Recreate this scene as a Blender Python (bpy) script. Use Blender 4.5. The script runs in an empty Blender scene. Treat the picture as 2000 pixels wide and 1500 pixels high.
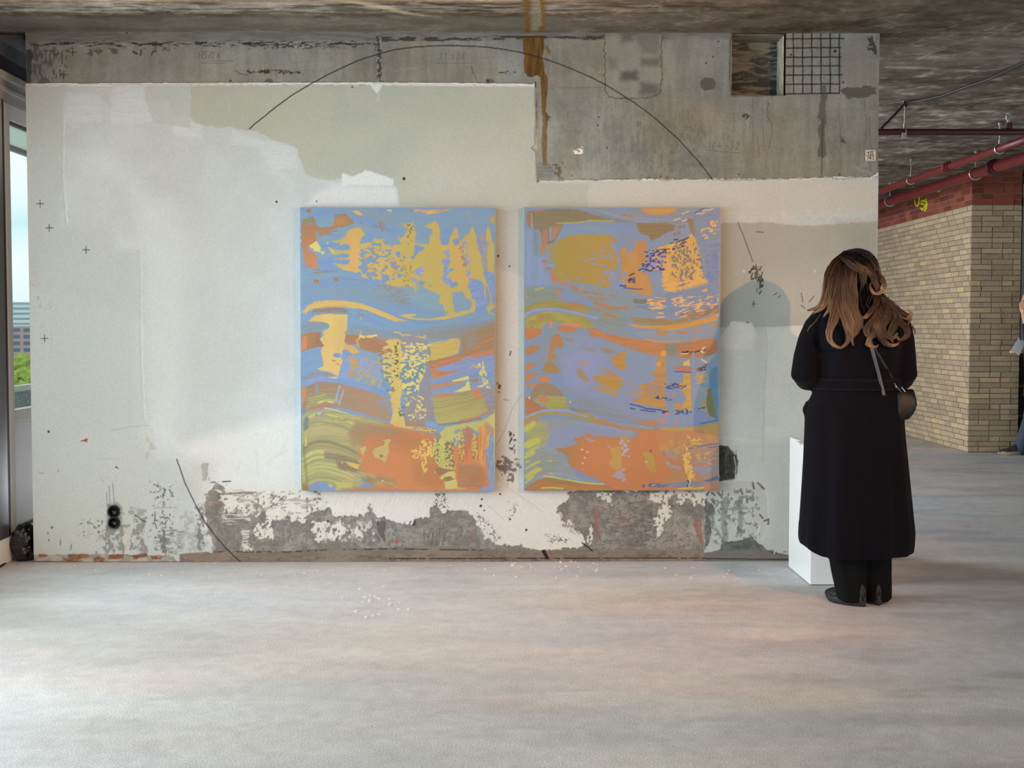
import bpy, bmesh, math, random
import numpy as np
from mathutils import Vector, Matrix, noise as mnoise
random.seed(7); RNG = np.random.RandomState(7)
S = bpy.context.scene
COL = S.collection
# ------------------------------------------------------------------ camera
F = 2490.0; PITCH = math.radians(2.6); YAW = math.radians(0.46); CH = 1.29
cd = bpy.data.cameras.new('camera'); cam = bpy.data.objects.new('camera', cd); COL.objects.link(cam)
cd.sensor_width = 36.0; cd.lens = F / 2000 * 36; cd.clip_start = 0.05; cd.clip_end = 3000
cam.location = (0, 0, CH); cam.rotation_euler = (math.pi / 2 - PITCH, 0, -YAW)
S.camera = cam
cp, sp, cy, sy = math.cos(PITCH), math.sin(PITCH), math.cos(YAW), math.sin(YAW)
FW = np.array([sy * cp, cy * cp, -sp]); RT = np.array([cy, -sy, 0.0]); UP = np.array([sy * sp, cy * sp, cp])
def proj(x, y, z):
    z = z - CH
    d = x * FW[0] + y * FW[1] + z * FW[2]
    return 1000 + F * (x * RT[0] + y * RT[1]) / d, 750 - F * (x * UP[0] + y * UP[1] + z * UP[2]) / d
def ray(u, v):
    return FW * F + RT * (u - 1000) + UP * (750 - v)
def at_y(u, v, Y):
    r = ray(u, v); t = Y / r[1]; return np.array([r[0] * t, Y, CH + r[2] * t])
def at_z(u, v, Z=0.0):
    r = ray(u, v); t = (Z - CH) / r[2]; return np.array([r[0] * t, r[1] * t, Z])
def at_x(u, v, X):
    r = ray(u, v); t = X / r[0]; return np.array([X, r[1] * t, CH + r[2] * t])
YW = 6.936; CEIL = 2.869
WX0 = at_y(50, 165, YW)[0]; WX1 = at_y(1714.5, 345, YW)[0]
# ------------------------------------------------------------------ helpers
def lin(c):
    c = np.asarray(c, float) / 255.0
    return np.where(c <= 0.04045, c / 12.92, ((c + 0.055) / 1.055) ** 2.4)
def tag(o, label=None, cat=None, group=None, kind=None):
    if label: o['label'] = label
    if cat: o['category'] = cat
    if group: o['group'] = group
    if kind: o['kind'] = kind
    return o
def link(name, me, mat=None, parent=None):
    o = bpy.data.objects.new(name, me); COL.objects.link(o)
    if mat is not None: me.materials.append(mat)
    if parent is not None:
        o.parent = parent
        o.matrix_parent_inverse = Matrix.Translation(-parent.location)
    return o
def empty(name, loc, label, cat, group=None):
    o = bpy.data.objects.new(name, None); COL.objects.link(o); o.location = loc
    o.empty_display_size = 0.05
    return tag(o, label, cat, group)
def smooth(me, on=True):
    me.polygons.foreach_set('use_smooth', [on] * len(me.polygons))
def mesh_np(name, V, Fq, smooth_on=False):
    me = bpy.data.meshes.new(name)
    V = np.asarray(V, np.float32); Fq = np.asarray(Fq, np.int32)
    me.vertices.add(len(V)); me.vertices.foreach_set('co', V.ravel())
    k = Fq.shape[1]
    me.loops.add(Fq.size); me.loops.foreach_set('vertex_index', Fq.ravel())
    me.polygons.add(len(Fq)); me.polygons.foreach_set('loop_start', np.arange(0, Fq.size, k, dtype=np.int32))
    me.polygons.foreach_set('loop_total', np.full(len(Fq), k, np.int32))
    me.polygons.foreach_set('use_smooth', np.full(len(Fq), smooth_on))
    me.update(calc_edges=True); me.validate()
    return me
def set_col(me, C, name='Col'):
    a = me.color_attributes.new(name, 'FLOAT_COLOR', 'POINT')
    d = np.ones((len(me.vertices), 4), np.float32); d[:, :3] = C
    a.data.foreach_set('color', d.ravel())
class MB:
    """collects simple shapes into one mesh"""
    def __init__(s): s.v = []; s.f = []; s.c = []
    def add(s, vs, fs, col=None):
        n = len(s.v); s.v += [tuple(map(float, p)) for p in vs]; s.f += [tuple(i + n for i in f) for f in fs]
        s.c += [col if col is not None else (1, 1, 1)] * len(vs) if not (col is not None and len(np.shape(col)) == 2) else [tuple(c) for c in col]
        return s
    def box(s, x0, x1, y0, y1, z0, z1, col=None):
        return s.add([(x, y, z) for z in (z0, z1) for y in (y0, y1) for x in (x0, x1)],
                     [(0, 2, 3, 1), (4, 5, 7, 6), (0, 1, 5, 4), (2, 6, 7, 3), (0, 4, 6, 2), (1, 3, 7, 5)], col)
    def tube(s, path, rad, n=12, cap=True, col=None, flat=None):
        P = [Vector(p) for p in path]; m = len(P)
        R = rad if isinstance(rad, (list, tuple)) else [rad] * m
        C = None
        if col is not None and len(np.shape(col)) == 2: C = col
        T = []
        for i in range(m):
            t = (P[min(i + 1, m - 1)] - P[max(i - 1, 0)])
            T.append(t.normalized() if t.length > 1e-9 else Vector((0, 0, 1)))
        up = Vector((0, 0, 1)) if abs(T[0].z) < .9 else Vector((1, 0, 0))
        nrm = (up - T[0] * up.dot(T[0])).normalized()
        vs = []; cs = []
        def ring(c, t, nn, r):
            b = t.cross(nn)
            for k in range(n):
                a = 2 * math.pi * k / n
                fl = flat if flat else 1.0
                vs.append(c + nn * (math.cos(a) * r * fl) + b * (math.sin(a) * r))
        rings = 0; pc = []
        for i in range(m):
            nrm = (nrm - T[i] * nrm.dot(T[i]))
            nrm = nrm.normalized() if nrm.length > 1e-6 else T[i].orthogonal().normalized()
            if cap == 'round' and i == 0:
                for a in (.2, .6, .87): ring(P[0] - T[0] * R[0] * math.cos(math.asin(a)) , T[0], nrm, R[0] * a); rings += 1; pc.append(0)
            ring(P[i], T[i], nrm, R[i]); rings += 1; pc.append(i)
            if cap == 'round' and i == m - 1:
                for a in (.87, .6, .2): ring(P[i] + T[i] * R[i] * math.cos(math.asin(a)), T[i], nrm, R[i] * a); rings += 1; pc.append(i)
        fs = []
        for i in range(rings - 1):
            for k in range(n):
                a = i * n + k; b = i * n + (k + 1) % n
                fs.append((a, b, b + n, a + n))
        if cap:
            fs.append(tuple(range(n - 1, -1, -1))); fs.append(tuple((rings - 1) * n + k for k in range(n)))
        if C is not None:
            cc = [tuple(C[pc[i]]) for i in range(rings) for k in range(n)]
            return s.add(vs, fs, cc)
        return s.add(vs, fs, col)
    def ball(s, c, r, n=16, m=10, col=None):
        rx, ry, rz = r if isinstance(r, (tuple, list)) else (r, r, r)
        vs = []; fs = []
        for i in range(1, m):
            ph = math.pi * i / m
            for k in range(n):
                a = 2 * math.pi * k / n
                vs.append((c[0] + rx * math.sin(ph) * math.cos(a), c[1] + ry * math.sin(ph) * math.sin(a), c[2] - rz * math.cos(ph)))
        for i in range(m - 2):
            for k in range(n):
                a = i * n + k; b = i * n + (k + 1) % n
                fs.append((a, b, b + n, a + n))
        fs.append(tuple(range(n - 1, -1, -1))); fs.append(tuple((m - 2) * n + k for k in range(n)))
        return s.add(vs, fs, col)
    def loft(s, rings, closed=True, cap=True, col=None):
        n = len(rings[0]); vs = [p for r in rings for p in r]; fs = []
        for i in range(len(rings) - 1):
            for k in range(n if closed else n - 1):
                a = i * n + k; b = i * n + (k + 1) % n
                fs.append((a, b, b + n, a + n))
        if cap:
            fs.append(tuple(range(n - 1, -1, -1))); fs.append(tuple((len(rings) - 1) * n + k for k in range(n)))
        return s.add(vs, fs, col)
    def build(s, name, mat, parent=None, sm=False, bevel=0, color=False, seg=2):
        me = bpy.data.meshes.new(name); me.from_pydata(s.v, [], s.f); me.update()
        if color: set_col(me, np.array(s.c, np.float32))
        if sm: smooth(me)
        o = link(name, me, mat, parent)
        if bevel:
            b = o.modifiers.new('b', 'BEVEL'); b.width = bevel; b.segments = seg; b.limit_method = 'ANGLE'
        return o
# ------------------------------------------------------------------ materials
def mat(name, col=(128, 128, 128), rough=.6, metal=0, attr=None, nscale=0, namt=0.1, bump=0, bscale=60, spec=.5, sheen=0, streak=None):
    m = bpy.data.materials.new(name); m.use_nodes = True; nt = m.node_tree; N = nt.nodes; L = nt.links
    b = N['Principled BSDF']; b.inputs['Roughness'].default_value = rough; b.inputs['Metallic'].default_value = metal
    b.inputs['Specular IOR Level'].default_value = spec
    if sheen: b.inputs['Sheen Weight'].default_value = sheen
    c = lin(col); src = None
    if attr:
        a = N.new('ShaderNodeVertexColor'); a.layer_name = attr; src = a.outputs['Color']
    else:
        r = N.new('ShaderNodeRGB'); r.outputs[0].default_value = (*c, 1); src = r.outputs[0]
    tc = N.new('ShaderNodeTexCoord')
    if nscale:
        n = N.new('ShaderNodeTexNoise'); n.inputs['Scale'].default_value = nscale; n.inputs['Detail'].default_value = 5
        if streak:
            mp = N.new('ShaderNodeMapping'); mp.inputs['Scale'].default_value = streak
            L.new(tc.outputs['Object'], mp.inputs['Vector']); L.new(mp.outputs[0], n.inputs['Vector'])
        else: L.new(tc.outputs['Object'], n.inputs['Vector'])
        mr = N.new('ShaderNodeMapRange'); mr.inputs['From Min'].default_value = .25; mr.inputs['From Max'].default_value = .75
        mr.inputs['To Min'].default_value = 1 - namt; mr.inputs['To Max'].default_value = 1 + namt
        L.new(n.outputs['Fac'], mr.inputs['Value'])
        mx = N.new('ShaderNodeVectorMath'); mx.operation = 'SCALE'
        L.new(src, mx.inputs[0]); L.new(mr.outputs[0], mx.inputs['Scale']); src = mx.outputs[0]
    L.new(src, b.inputs['Base Color'])
    if bump:
        n2 = N.new('ShaderNodeTexNoise'); n2.inputs['Scale'].default_value = bscale; n2.inputs['Detail'].default_value = 6
        L.new(tc.outputs['Object'], n2.inputs['Vector'])
        bp = N.new('ShaderNodeBump'); bp.inputs['Strength'].default_value = bump; bp.inputs['Distance'].default_value = .01
        L.new(n2.outputs['Fac'], bp.inputs['Height']); L.new(bp.outputs[0], b.inputs['Normal'])
    return m
# ------------------------------------------------------------------ numpy painter
_T = RNG.rand(256, 256).astype(np.float32)
def vn(x, y, seed=0):
    x = x + seed * 17.31 + 500; y = y + seed * 9.77 + 500
    xi = np.floor(x).astype(np.int64); yi = np.floor(y).astype(np.int64)
    fx = (x - xi).astype(np.float32); fy = (y - yi).astype(np.float32)
    fx = fx * fx * (3 - 2 * fx); fy = fy * fy * (3 - 2 * fy)
    x0 = xi & 255; x1 = (xi + 1) & 255; y0 = yi & 255; y1 = (yi + 1) & 255
    a = _T[y0, x0]; b = _T[y0, x1]; c = _T[y1, x0]; d = _T[y1, x1]
    return (a + (b - a) * fx) * (1 - fy) + (c + (d - c) * fx) * fy
def fb(x, y, seed=0, o=3):
    r = 0; a = 1; t = 0
    for i in range(o):
        r = r + a * vn(x, y, seed + i * 3); t += a; a *= .55; x = x * 2.03; y = y * 2.03
    return r / t
def ss(e0, e1, x):
    t = np.clip((x - e0) / (e1 - e0), 0, 1); return t * t * (3 - 2 * t)
def pts(s):
    if isinstance(s, str):
        return np.array([[float(q) for q in w.split(',')] for w in s.split()])
    return np.array(s, float)
class Paint:
    def __init__(s, U, V, base):
        s.U = U; s.V = V; s.C = np.empty(U.shape + (3,), np.float32); s.C[:] = base
        s.H = np.zeros(U.shape, np.float32); s.k = 1
        s.uc = U[U.shape[0] // 2]; s.vr = V[:, V.shape[1] // 2]
        s.du = max(U[0, -1] - U[-1, -1], U[-1, 0] - U[0, 0], 0); s.sd = 1
        s.flow = None
    def win(s, P, m):
        x0, y0 = P.min(0) - m; x1, y1 = P.max(0) + m
        m2 = abs(s.U[0] - s.U[-1]).max() + 1; m3 = abs(s.V[:, 0] - s.V[:, -1]).max() + 1
        c = np.where((s.uc > x0 - m2) & (s.uc < x1 + m2))[0]; r = np.where((s.vr > y0 - m3) & (s.vr < y1 + m3))[0]
        if len(c) == 0 or len(r) == 0: return None
        return (slice(r[0], r[-1] + 1), slice(c[0], c[-1] + 1))
    def warp(s, w, a, ws):
        s.k += 1; k = s.k
        U = s.U[w]; V = s.V[w]
        if a:
            U2 = U + a * (fb(U / ws, V / ws, k, 3) - .5) * 2; V2 = V + a * (fb(U / ws, V / ws, k + 40, 3) - .5) * 2
            return U2, V2
        return U, V
    def sdf(s, P, X, Y):
        d = np.full(X.shape, 1e9, np.float32); ins = np.zeros(X.shape, bool)
        n = len(P)
        for i in range(n):
            ax, ay = P[i]; bx, by = P[(i + 1) % n]
            ex, ey = bx - ax, by - ay; L = ex * ex + ey * ey
            if L < 1e-9: continue
            t = np.clip(((X - ax) * ex + (Y - ay) * ey) / L, 0, 1)
            q = (X - ax - t * ex) ** 2 + (Y - ay - t * ey) ** 2
            d = np.minimum(d, q)
            if ay != by:
                c = ((ay > Y) != (by > Y)) & (X < (bx - ax) * (Y - ay) / (by - ay) + ax)
                ins ^= c
        d = np.sqrt(d); return np.where(ins, -d, d)
    def apply(s, w, a, col, h=None):
        a = a[..., None]
        s.C[w] = s.C[w] * (1 - a) + np.asarray(col, np.float32) * a
        if h is not None: s.H[w] = s.H[w] * (1 - a[..., 0]) + h * a[..., 0]
    def fl(s, U, V):
        if s.flow is None: return V
        return V - s.flow(U, V)
    def tex(s, col, col2, U, V, st):
        if col2 is None: return np.asarray(col, np.float32)
        s.k += 1
        n = fb(U / st[0], s.fl(U, V) / st[1], s.k, 3)
        n = ss(.3, .7, n)[..., None]
        return np.asarray(col, np.float32) * (1 - n) + np.asarray(col2, np.float32) * n
    def poly(s, col, p, soft=.7, w=1.2, ws=6, op=1, h=None, c2=None, st=(40, 2.5), grad=None, hole=0, hs=(5, 3)):
        P = pts(p); W = s.win(P, abs(w) + soft * 2 + 2)
        if W is None: return
        X, Y = s.warp(W, w, ws); d = s.sdf(P, X, Y)
        a = np.clip(.5 - d / (2 * soft), 0, 1) * op
        U, V = s.U[W], s.V[W]
        if hole:
            s.k += 1; n = fb(U / hs[0], V / hs[1], s.k, 2)
            a = a * ss(hole - .03, hole + .03, n)
        c = s.tex(col, c2, U, V, st)
        if grad:
            x0, y0, x1, y1, gc = grad
            t = np.clip(((U - x0) * (x1 - x0) + (V - y0) * (y1 - y0)) / ((x1 - x0) ** 2 + (y1 - y0) ** 2), 0, 1)[..., None]
            c = c * (1 - t) + np.asarray(gc, np.float32) * t
        s.apply(W, a, c, h)
    def speck(s, col, p, thr=.6, sx=5, sy=2.5, op=1, soft=5, w=2, o=2, e=.035, h=None, ang=0, sl=0):
        P = pts(p); W = s.win(P, soft + w + 2)
        if W is None: return
        X, Y = s.warp(W, w, 12); d = s.sdf(P, X, Y)
        m = np.clip(.5 - d / (2 * soft), 0, 1)
        U, V = s.U[W], s.V[W]; s.k += 1
        if ang:
            ca, sa = math.cos(ang), math.sin(ang); A = U * ca + V * sa; B = -U * sa + V * ca
        else: A, B = U, s.fl(U, V) if sl else V
        n = fb(A / sx, B / sy, s.k, o if s.flow is not None else max(o, 4))
        if s.flow is None: thr = .5 + (thr - .5) * .8; op = op * .9; e = .05
        t = thr + (1 - m) * .35
        s.apply(W, ss(t - e, t + e, n) * (m > 0) * op, col, h)
    def line(s, col, p, wd=1, op=1, soft=.6, w=.6, ws=9, br=0, h=None):
        P = pts(p); W = s.win(P, wd + soft + w + 2)
        if W is None: return
        X, Y = s.warp(W, w, ws); d = np.full(X.shape, 1e9, np.float32)
        for i in range(len(P) - 1):
            ax, ay = P[i]; ex, ey = P[i + 1] - P[i]; L = ex * ex + ey * ey + 1e-9
            t = np.clip(((X - ax) * ex + (Y - ay) * ey) / L, 0, 1)
            d = np.minimum(d, (X - ax - t * ex) ** 2 + (Y - ay - t * ey) ** 2)
        a = np.clip(.5 - (np.sqrt(d) - wd / 2) / (2 * soft), 0, 1) * op
        if br:
            s.k += 1; a = a * ss(br - .1, br + .1, fb(s.U[W] / 7, s.V[W] / 7, s.k, 2))
        s.apply(W, a, col, h)
    def dot(s, col, lst, r=1.5, op=1, h=None):
        for q in pts(lst):
            rr = q[2] if len(q) > 2 else r
            W = s.win(q[None, :2], rr + 3)
            if W is None: continue
            d = np.hypot(s.U[W] - q[0], s.V[W] - q[1])
            s.apply(W, np.clip(.5 - (d - rr) / 1.4, 0, 1) * op, col, h)
    def mod(s, amt, sx, sy, seed, o=3, region=None):
        n = (fb(s.U / sx, s.V / sy, seed, o) - .5) * 2 * amt
        s.C *= (1 + n[..., None])
def grid_faces(ny, nx, mask=None):
    i = np.arange(ny - 1)[:, None] * nx + np.arange(nx - 1)[None, :]
    q = np.stack([i, i + 1, i + nx + 1, i + nx], -1)
    if mask is not None: q = q[mask]
    return q.reshape(-1, 4)
# ------------------------------------------------------------------ the main wall
K = 0.80            # reflectance scale: colours below are as seen in full light
def finish(C): return np.clip(lin(np.clip(C, 0, 255)) / K, 0, .93)
st = 0.0037
xs = np.arange(WX0, WX1 + st, st); zs = np.arange(CEIL, -st, -st)
X, Z = np.meshgrid(xs, zs); U, V = proj(X, YW, Z)
p = Paint(U, V, (128, 126, 117))
CO = (124, 122, 113)
# raw concrete
p.C *= (1 + (fb(U / 90, V / 70, 3, 4) - .5) * .28)[..., None]
p.C *= (1 + (fb(U / 9, V / 60, 5, 3) - .5) * .16)[..., None]
p.C *= (1 + (fb(U / 4, V / 3, 6, 3) - .5) * .12)[..., None]
hue = (fb(U / 60, V / 80, 8, 3) - .5)[..., None]
p.C += hue * np.array([14, 2, -12], np.float32)
p.H[:] = -.012 + (fb(U / 5, V / 5, 9, 3) - .5) * .0018
top = 'left strip'
p.poly((112, 111, 104), '40,58 760,60 1430,58 1430,74 760,78 40,84', w=5, ws=20, soft=3, op=.8, h=-.008, c2=(92, 91, 86), st=(30, 4))
p.speck((52, 50, 47), '55,78 740,78 740,92 55,92', thr=.60, sx=14, sy=2.2, soft=4)
p.speck((45, 43, 40), '95,84 740,82 740,86 95,87', thr=.42, sx=22, sy=3, soft=2)
p.speck((55, 53, 49), '745,72 1180,70 1180,76 745,80', thr=.42, sx=22, sy=3, soft=2)
p.speck((70, 68, 63), '60,92 330,88 330,104 60,112', thr=.60, sx=9, sy=6, soft=6, op=.8)
p.speck((70, 69, 64), '60,90 130,90 130,160 60,160', thr=.52, sx=4, sy=10, soft=8, op=.7)
p.speck((64, 62, 58), '480,84 700,84 700,96 480,96', thr=.62, sx=5, sy=4, soft=4)
p.poly((60, 62, 66), '50,95 60,97 63,108 60,122 59,165 48,165', w=2, op=.9)
p.poly((86, 86, 80), '73,165 75,155 84,149 93,153 98,165', op=.9)
p.poly((84, 83, 77), '511,165 519,154 528,152 539,165', op=.9)
p.poly((86, 85, 79), '945,165 950,153 960,152 972,165', op=.8)
p.line((44, 42, 38), '259,100 266,104', 4, op=.8); p.line((52, 50, 46), '275,97 273,106', 4, op=.7); p.line((52, 50, 46), '298,99 295,106', 4, op=.7)
p.speck((48, 47, 44), '478,134 500,138 520,134 590,137 588,143 545,143 515,141 485,143', thr=.42, sx=6, sy=2, soft=2, ang=.5)
p.line((62, 60, 56), '458,136 466,143 478,146 484,144', 1.2)
for q in ('141,94 141,108', '134,101 148,101', '123,138 123,152', '116,145 130,145'): p.line((40, 40, 38), q, 1.3, w=.3)
# scribbled sizes in pencil
def scr(p, col, x, y, h, glyphs, wd=1.1, op=.6, sl=0.15):
    G = {'1': ['.5,0 .5,1'], '5': ['.9,0 .2,0 .15,.45 .7,.45 .85,.75 .5,1 .1,.9'], 'x': ['0,.2 .7,1', '.8,.1 0,1'],
         '2': ['.1,.25 .4,0 .8,.2 .5,.6 .05,1 .9,1'], '6': ['.8,0 .25,.45 .2,.85 .6,1 .85,.7 .5,.5 .2,.7'], '4': ['.5,0 .1,.65 .9,.65', '.6,.3 .6,1'],
         '8': ['.5,0 .2,.25 .7,.7 .4,1 .2,.7 .75,.25 .5,0'], '9': ['.8,.3 .4,.5 .2,.2 .6,0 .8,.3 .6,1'], '3': ['.1,.1 .6,0 .7,.3 .35,.45 .8,.6 .6,.95 .1,1'],
         ',': ['.4,.9 .2,1.2'], '0': ['.5,0 .15,.5 .5,1 .85,.5 .5,0'], '7': ['.1,0 .9,0 .4,1'], '/': ['.8,0 .1,1'], ' ': []}
    for g in glyphs:
        for s_ in G[g]:
            q = pts(s_); q = np.stack([x + (q[:, 0] * .62 + (1 - q[:, 1]) * sl) * h, y + q[:, 1] * h], 1)
            p.line(col, q, wd, op=op, w=.5)
        x += h * (.45 if g in '1,/' else .8)
scr(p, (72, 71, 66), 383, 100, 13, '115/26', op=.75); p.line((74, 72, 67), '392,122 440,123', 1, op=.7); p.line((74, 72, 67), '404,117 455,119', 1, op=.7)
scr(p, (92, 86, 78), 856, 103, 12, '31 x26', op=.8); p.line((92, 86, 78), '852,122 915,123', 1, op=.8)
scr(p, (74, 72, 66), 1382, 276, 15, '164 32', op=.7); p.line((74, 72, 66), '1378,292 1410,296 1446,298', 1, op=.7)
# joints, seam, drips in the concrete
p.line((150, 147, 138), '738,66 739,100 740,165', 9, op=.35, w=3); p.speck((58, 56, 52), '734,66 743,66 746,165 736,165', thr=.45, sx=3, sy=5, soft=3)
for x in (818, 836, 932, 944, 1075): p.line((148, 146, 136), f'{x},85 {x+2},164', 2, op=.3, w=1.5)
p.line((66, 63, 58), '921,128 924,140 933,160', 2, op=.6, br=.35); p.line((140, 138, 130), '770,138 830,128', 3, op=.5, br=.4)
p.speck((70, 68, 63), '970,138 1010,136 1008,144 975,146', thr=.5, sx=8, sy=3, soft=3)
p.speck((98, 94, 86), '1060,180 1380,200 1390,350 1060,350', thr=.57, sx=9, sy=12, soft=30, op=.25, o=4)
p.speck((88, 84, 77), '1240,200 1380,230 1390,350 1180,350', thr=.57, sx=6, sy=9, soft=25, op=.22, o=4)
p.speck((152, 148, 138), '1150,190 1260,190 1260,350 1130,350', thr=.55, sx=5, sy=60, soft=25, op=.35)
p.speck((92, 84, 76), '1300,230 1390,230 1390,350 1300,350', thr=.55, sx=6, sy=12, soft=16, op=.3, o=4)
p.poly((136, 134, 124), '1180,68 1295,66 1294,165 1288,186 1190,188 1181,176', w=3, ws=9, soft=2, op=.55, h=-.010)
for q in ('1180,68 1182,120 1181,172 1190,189 1215,192', '1294,66 1291,110 1294,150 1289,183 1270,190 1215,192'): p.line((70, 66, 60), q, 2.5, op=.75, w=3, ws=6)
for q, o in (('1213,64 1238,64 1236,80 1216,82', .8), ('1240,66 1290,68 1285,106 1255,104', .45), ('1252,114 1288,112 1288,127 1254,128', .7), ('1212,139 1246,138 1246,156 1212,157', .95),
             ('1186,112 1206,112 1206,132 1190,132', .4), ('1252,160 1288,166 1286,184 1250,184', .75)): p.poly((88, 84, 78), q, soft=5, w=3, op=o)
p.line((88, 86, 80), '1090,171 1178,170', 1.2, op=.7)
p.poly((84, 81, 76), '1368,158 1376,151 1390,151 1400,160 1396,172 1378,177 1369,170', w=1.5, op=.95)
p.line((96, 94, 88), '1367,163 1371,154 1378,150', 1.5, op=.6); p.dot((92, 90, 84), '1248,240,5', op=.4)
p.speck((150, 146, 134), '1430,60 1716,60 1716,345 1430,345', thr=.62, sx=40, sy=50, soft=30, op=.25)
for x, y0, y1 in ((1420, 240, 290), (1432, 220, 260), (1465, 200, 250), (1470, 192, 290), (1490, 200, 290), (1500, 198, 240), (1503, 200, 236), (1508, 200, 228), (1480, 260, 320), (1610, 230, 330), (1640, 200, 320), (1690, 190, 290), (1700, 210, 340)):
    p.line((90, 84, 75), f'{x},{y0} {x+2},{(y0+y1)/2} {x+1},{y1}', 2, op=.45, w=3, ws=25, br=.35)
p.speck((62, 60, 54), '1448,215 1464,225 1460,235 1450,233', thr=.45, sx=4, sy=4, soft=3)
p.line((74, 70, 62), '1502,200 1498,225 1508,240 1509,260 1502,290', 1.5, op=.6, w=1)
p.poly((84, 83, 73), '1606,180 1617,182 1613,206 1615,230 1612,252 1612,282 1616,300 1610,308 1597,304 1600,290 1602,278 1597,252 1604,240 1598,225 1602,205 1604,190', w=3, ws=7, soft=1, op=.85)
p.line((62, 60, 52), '1608,232 1607,270 1606,345', 2, op=.8)
p.poly((84, 80, 68), '1640,172 1712,168 1714,182 1690,190 1655,190', w=5, ws=9, op=.9)
p.poly((130, 122, 112), '1645,74 1692,74 1708,105 1712,160 1645,162', soft=4, w=4, op=.5)
p.speck((60, 54, 46), '1692,70 1716,70 1716,110 1702,100', thr=.42, sx=5, sy=5, soft=4)
p.speck((150, 146, 134), '1676,318 1700,318 1712,345 1672,345', thr=.45, sx=8, sy=6, soft=6, op=.6)
for q in ((1404, 80), (1393, 110), (1380, 122), (1444, 340), (1641, 340), (1117, 343), (1291, 344), (1170, 228), (1168, 244), (1186, 288), (1303, 352 - 6)): p.dot((40, 38, 34), [q], 1.5)
p.speck((66, 64, 58), '1640,262 1652,272 1660,282 1642,280', thr=.5, sx=4, sy=3, soft=3)
p.speck((238, 234, 224), '1118,292 1126,289 1140,288 1141,297 1131,303 1124,300', thr=.42, sx=6, sy=3, soft=2)
p.poly((104, 108, 106), '1049,315 1068,318 1082,330 1080,350 1049,352', soft=3, w=4, op=.9, c2=(84, 86, 84))
p.speck((66, 58, 48), '1078,318 1100,318 1104,350 1082,350', thr=.45, sx=6, sy=6, soft=4)
# brown resin run
RS = (104, 78, 38)
p.poly(RS, '1020,70 1062,70 1063,92 1060,106 1068,118 1064,112 1058,104 1064,140 1070,154 1069,168 1068,190 1065,215 1068,222 1076,228 1070,236 1068,250 1069,272 1067,296 1068,322 1060,324 1059,300 1057,280 1060,240 1058,215 1058,190 1056,165 1055,150 1050,146 1040,150 1030,149 1024,140 1023,110', w=1.5, ws=5, c2=(78, 56, 24), st=(5, 40), h=-.009)
p.line((70, 48, 18), '1060,90 1060,106', 1.3); p.poly((110, 86, 46), '1064,90 1068,88 1076,100 1073,106', w=.6)
p.line((60, 42, 16), '1018,71 1064,71', 3); p.line((50, 46, 40), '1064,71 1120,72 1180,70', 1.5, br=.4)
# drawn lattice
for i in range(6): p.line((22, 20, 17), f'{1550.5+i*18},61 {1551+i*17.9},182', 2, w=.7)
for i, y in enumerate((75, 93, 111, 128.5, 146, 164)): p.line((22, 20, 17), f'1535,{y} {(1649,1643,1643,1643,1646,1642)[i]},{y-1}', 2, w=.7)
p.line((22, 20, 17), '1531,183 1640,181', 2)
p.poly((84, 84, 80), '1604,166 1614,166 1616,180 1605,180', op=.8, w=1); p.dot((48, 44, 38), '1632,99,3 1546,106,2 1648,160,2')
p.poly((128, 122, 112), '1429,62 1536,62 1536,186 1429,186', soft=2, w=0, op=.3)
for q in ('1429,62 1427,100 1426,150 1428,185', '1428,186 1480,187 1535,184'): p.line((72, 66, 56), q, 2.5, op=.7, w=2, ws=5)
# ------------ plaster
PL = (182, 186, 182)
PO = '48,166 200,165 420,164 728,165 736,161 748,164 1000,166 1036,167 1044,160 1046,230 1044,282 1038,288 1046,296 1049,356 1056,352 1120,351 1240,350 1270,347 1300,352 1330,349 1400,352 1470,351 1540,349 1580,347 1620,346 1640,343 1670,347 1700,346 1712,338 1720,330 1720,1200 48,1200'
p.line((214, 214, 208), '50,164 420,163 736,162 1000,164 1040,165', 4, op=1, h=-.002, w=1.2)
p.poly(PL, PO, w=1.6, ws=7, h=0, soft=.6)
p.H += ((fb(U / 60, V / 60, 31, 3) - .5) * .004 + (fb(U / 7, V / 5, 33, 2) - .5) * .0006) * (p.H > -.006)
p.line((224, 224, 218), '50,167 420,166 736,165 1000,167 1040,167', 2.4, op=.75)
p.line((30, 28, 25), '1046,160 1048,230 1047,280 1048,300 1050,356', 1.8, br=.3); p.line((222, 220, 210), '1043,165 1045,230 1045,300 1048,350', 2, op=.8)
p.poly((100, 98, 92), '1038,284 1044,280 1050,290 1046,298 1040,292', w=1)
p.line((226, 223, 214), '1056,353 1270,351 1330,351 1540,350 1640,346 1700,348 1713,340', 3, op=.8, w=2.5, ws=5)
p.speck((120, 116, 108), '1050,344 1720,336 1720,352 1050,356', thr=.66, sx=7, sy=3, soft=4)
# big old beige-green paint, upper right
p.poly((171, 171, 157), '372,166 700,166 1047,170 1050,356 1150,360 1148,410 1016,405 960,410 780,400 775,368 760,345 690,345 640,352 600,350 582,300 500,255 455,252 372,248', soft=1.5, w=2, c2=(167, 168, 155), st=(70, 50))
p.poly((182, 178, 167), '840,260 1047,260 1050,356 1150,358 1148,410 800,405 800,360', soft=60, w=10, op=.8)
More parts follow.
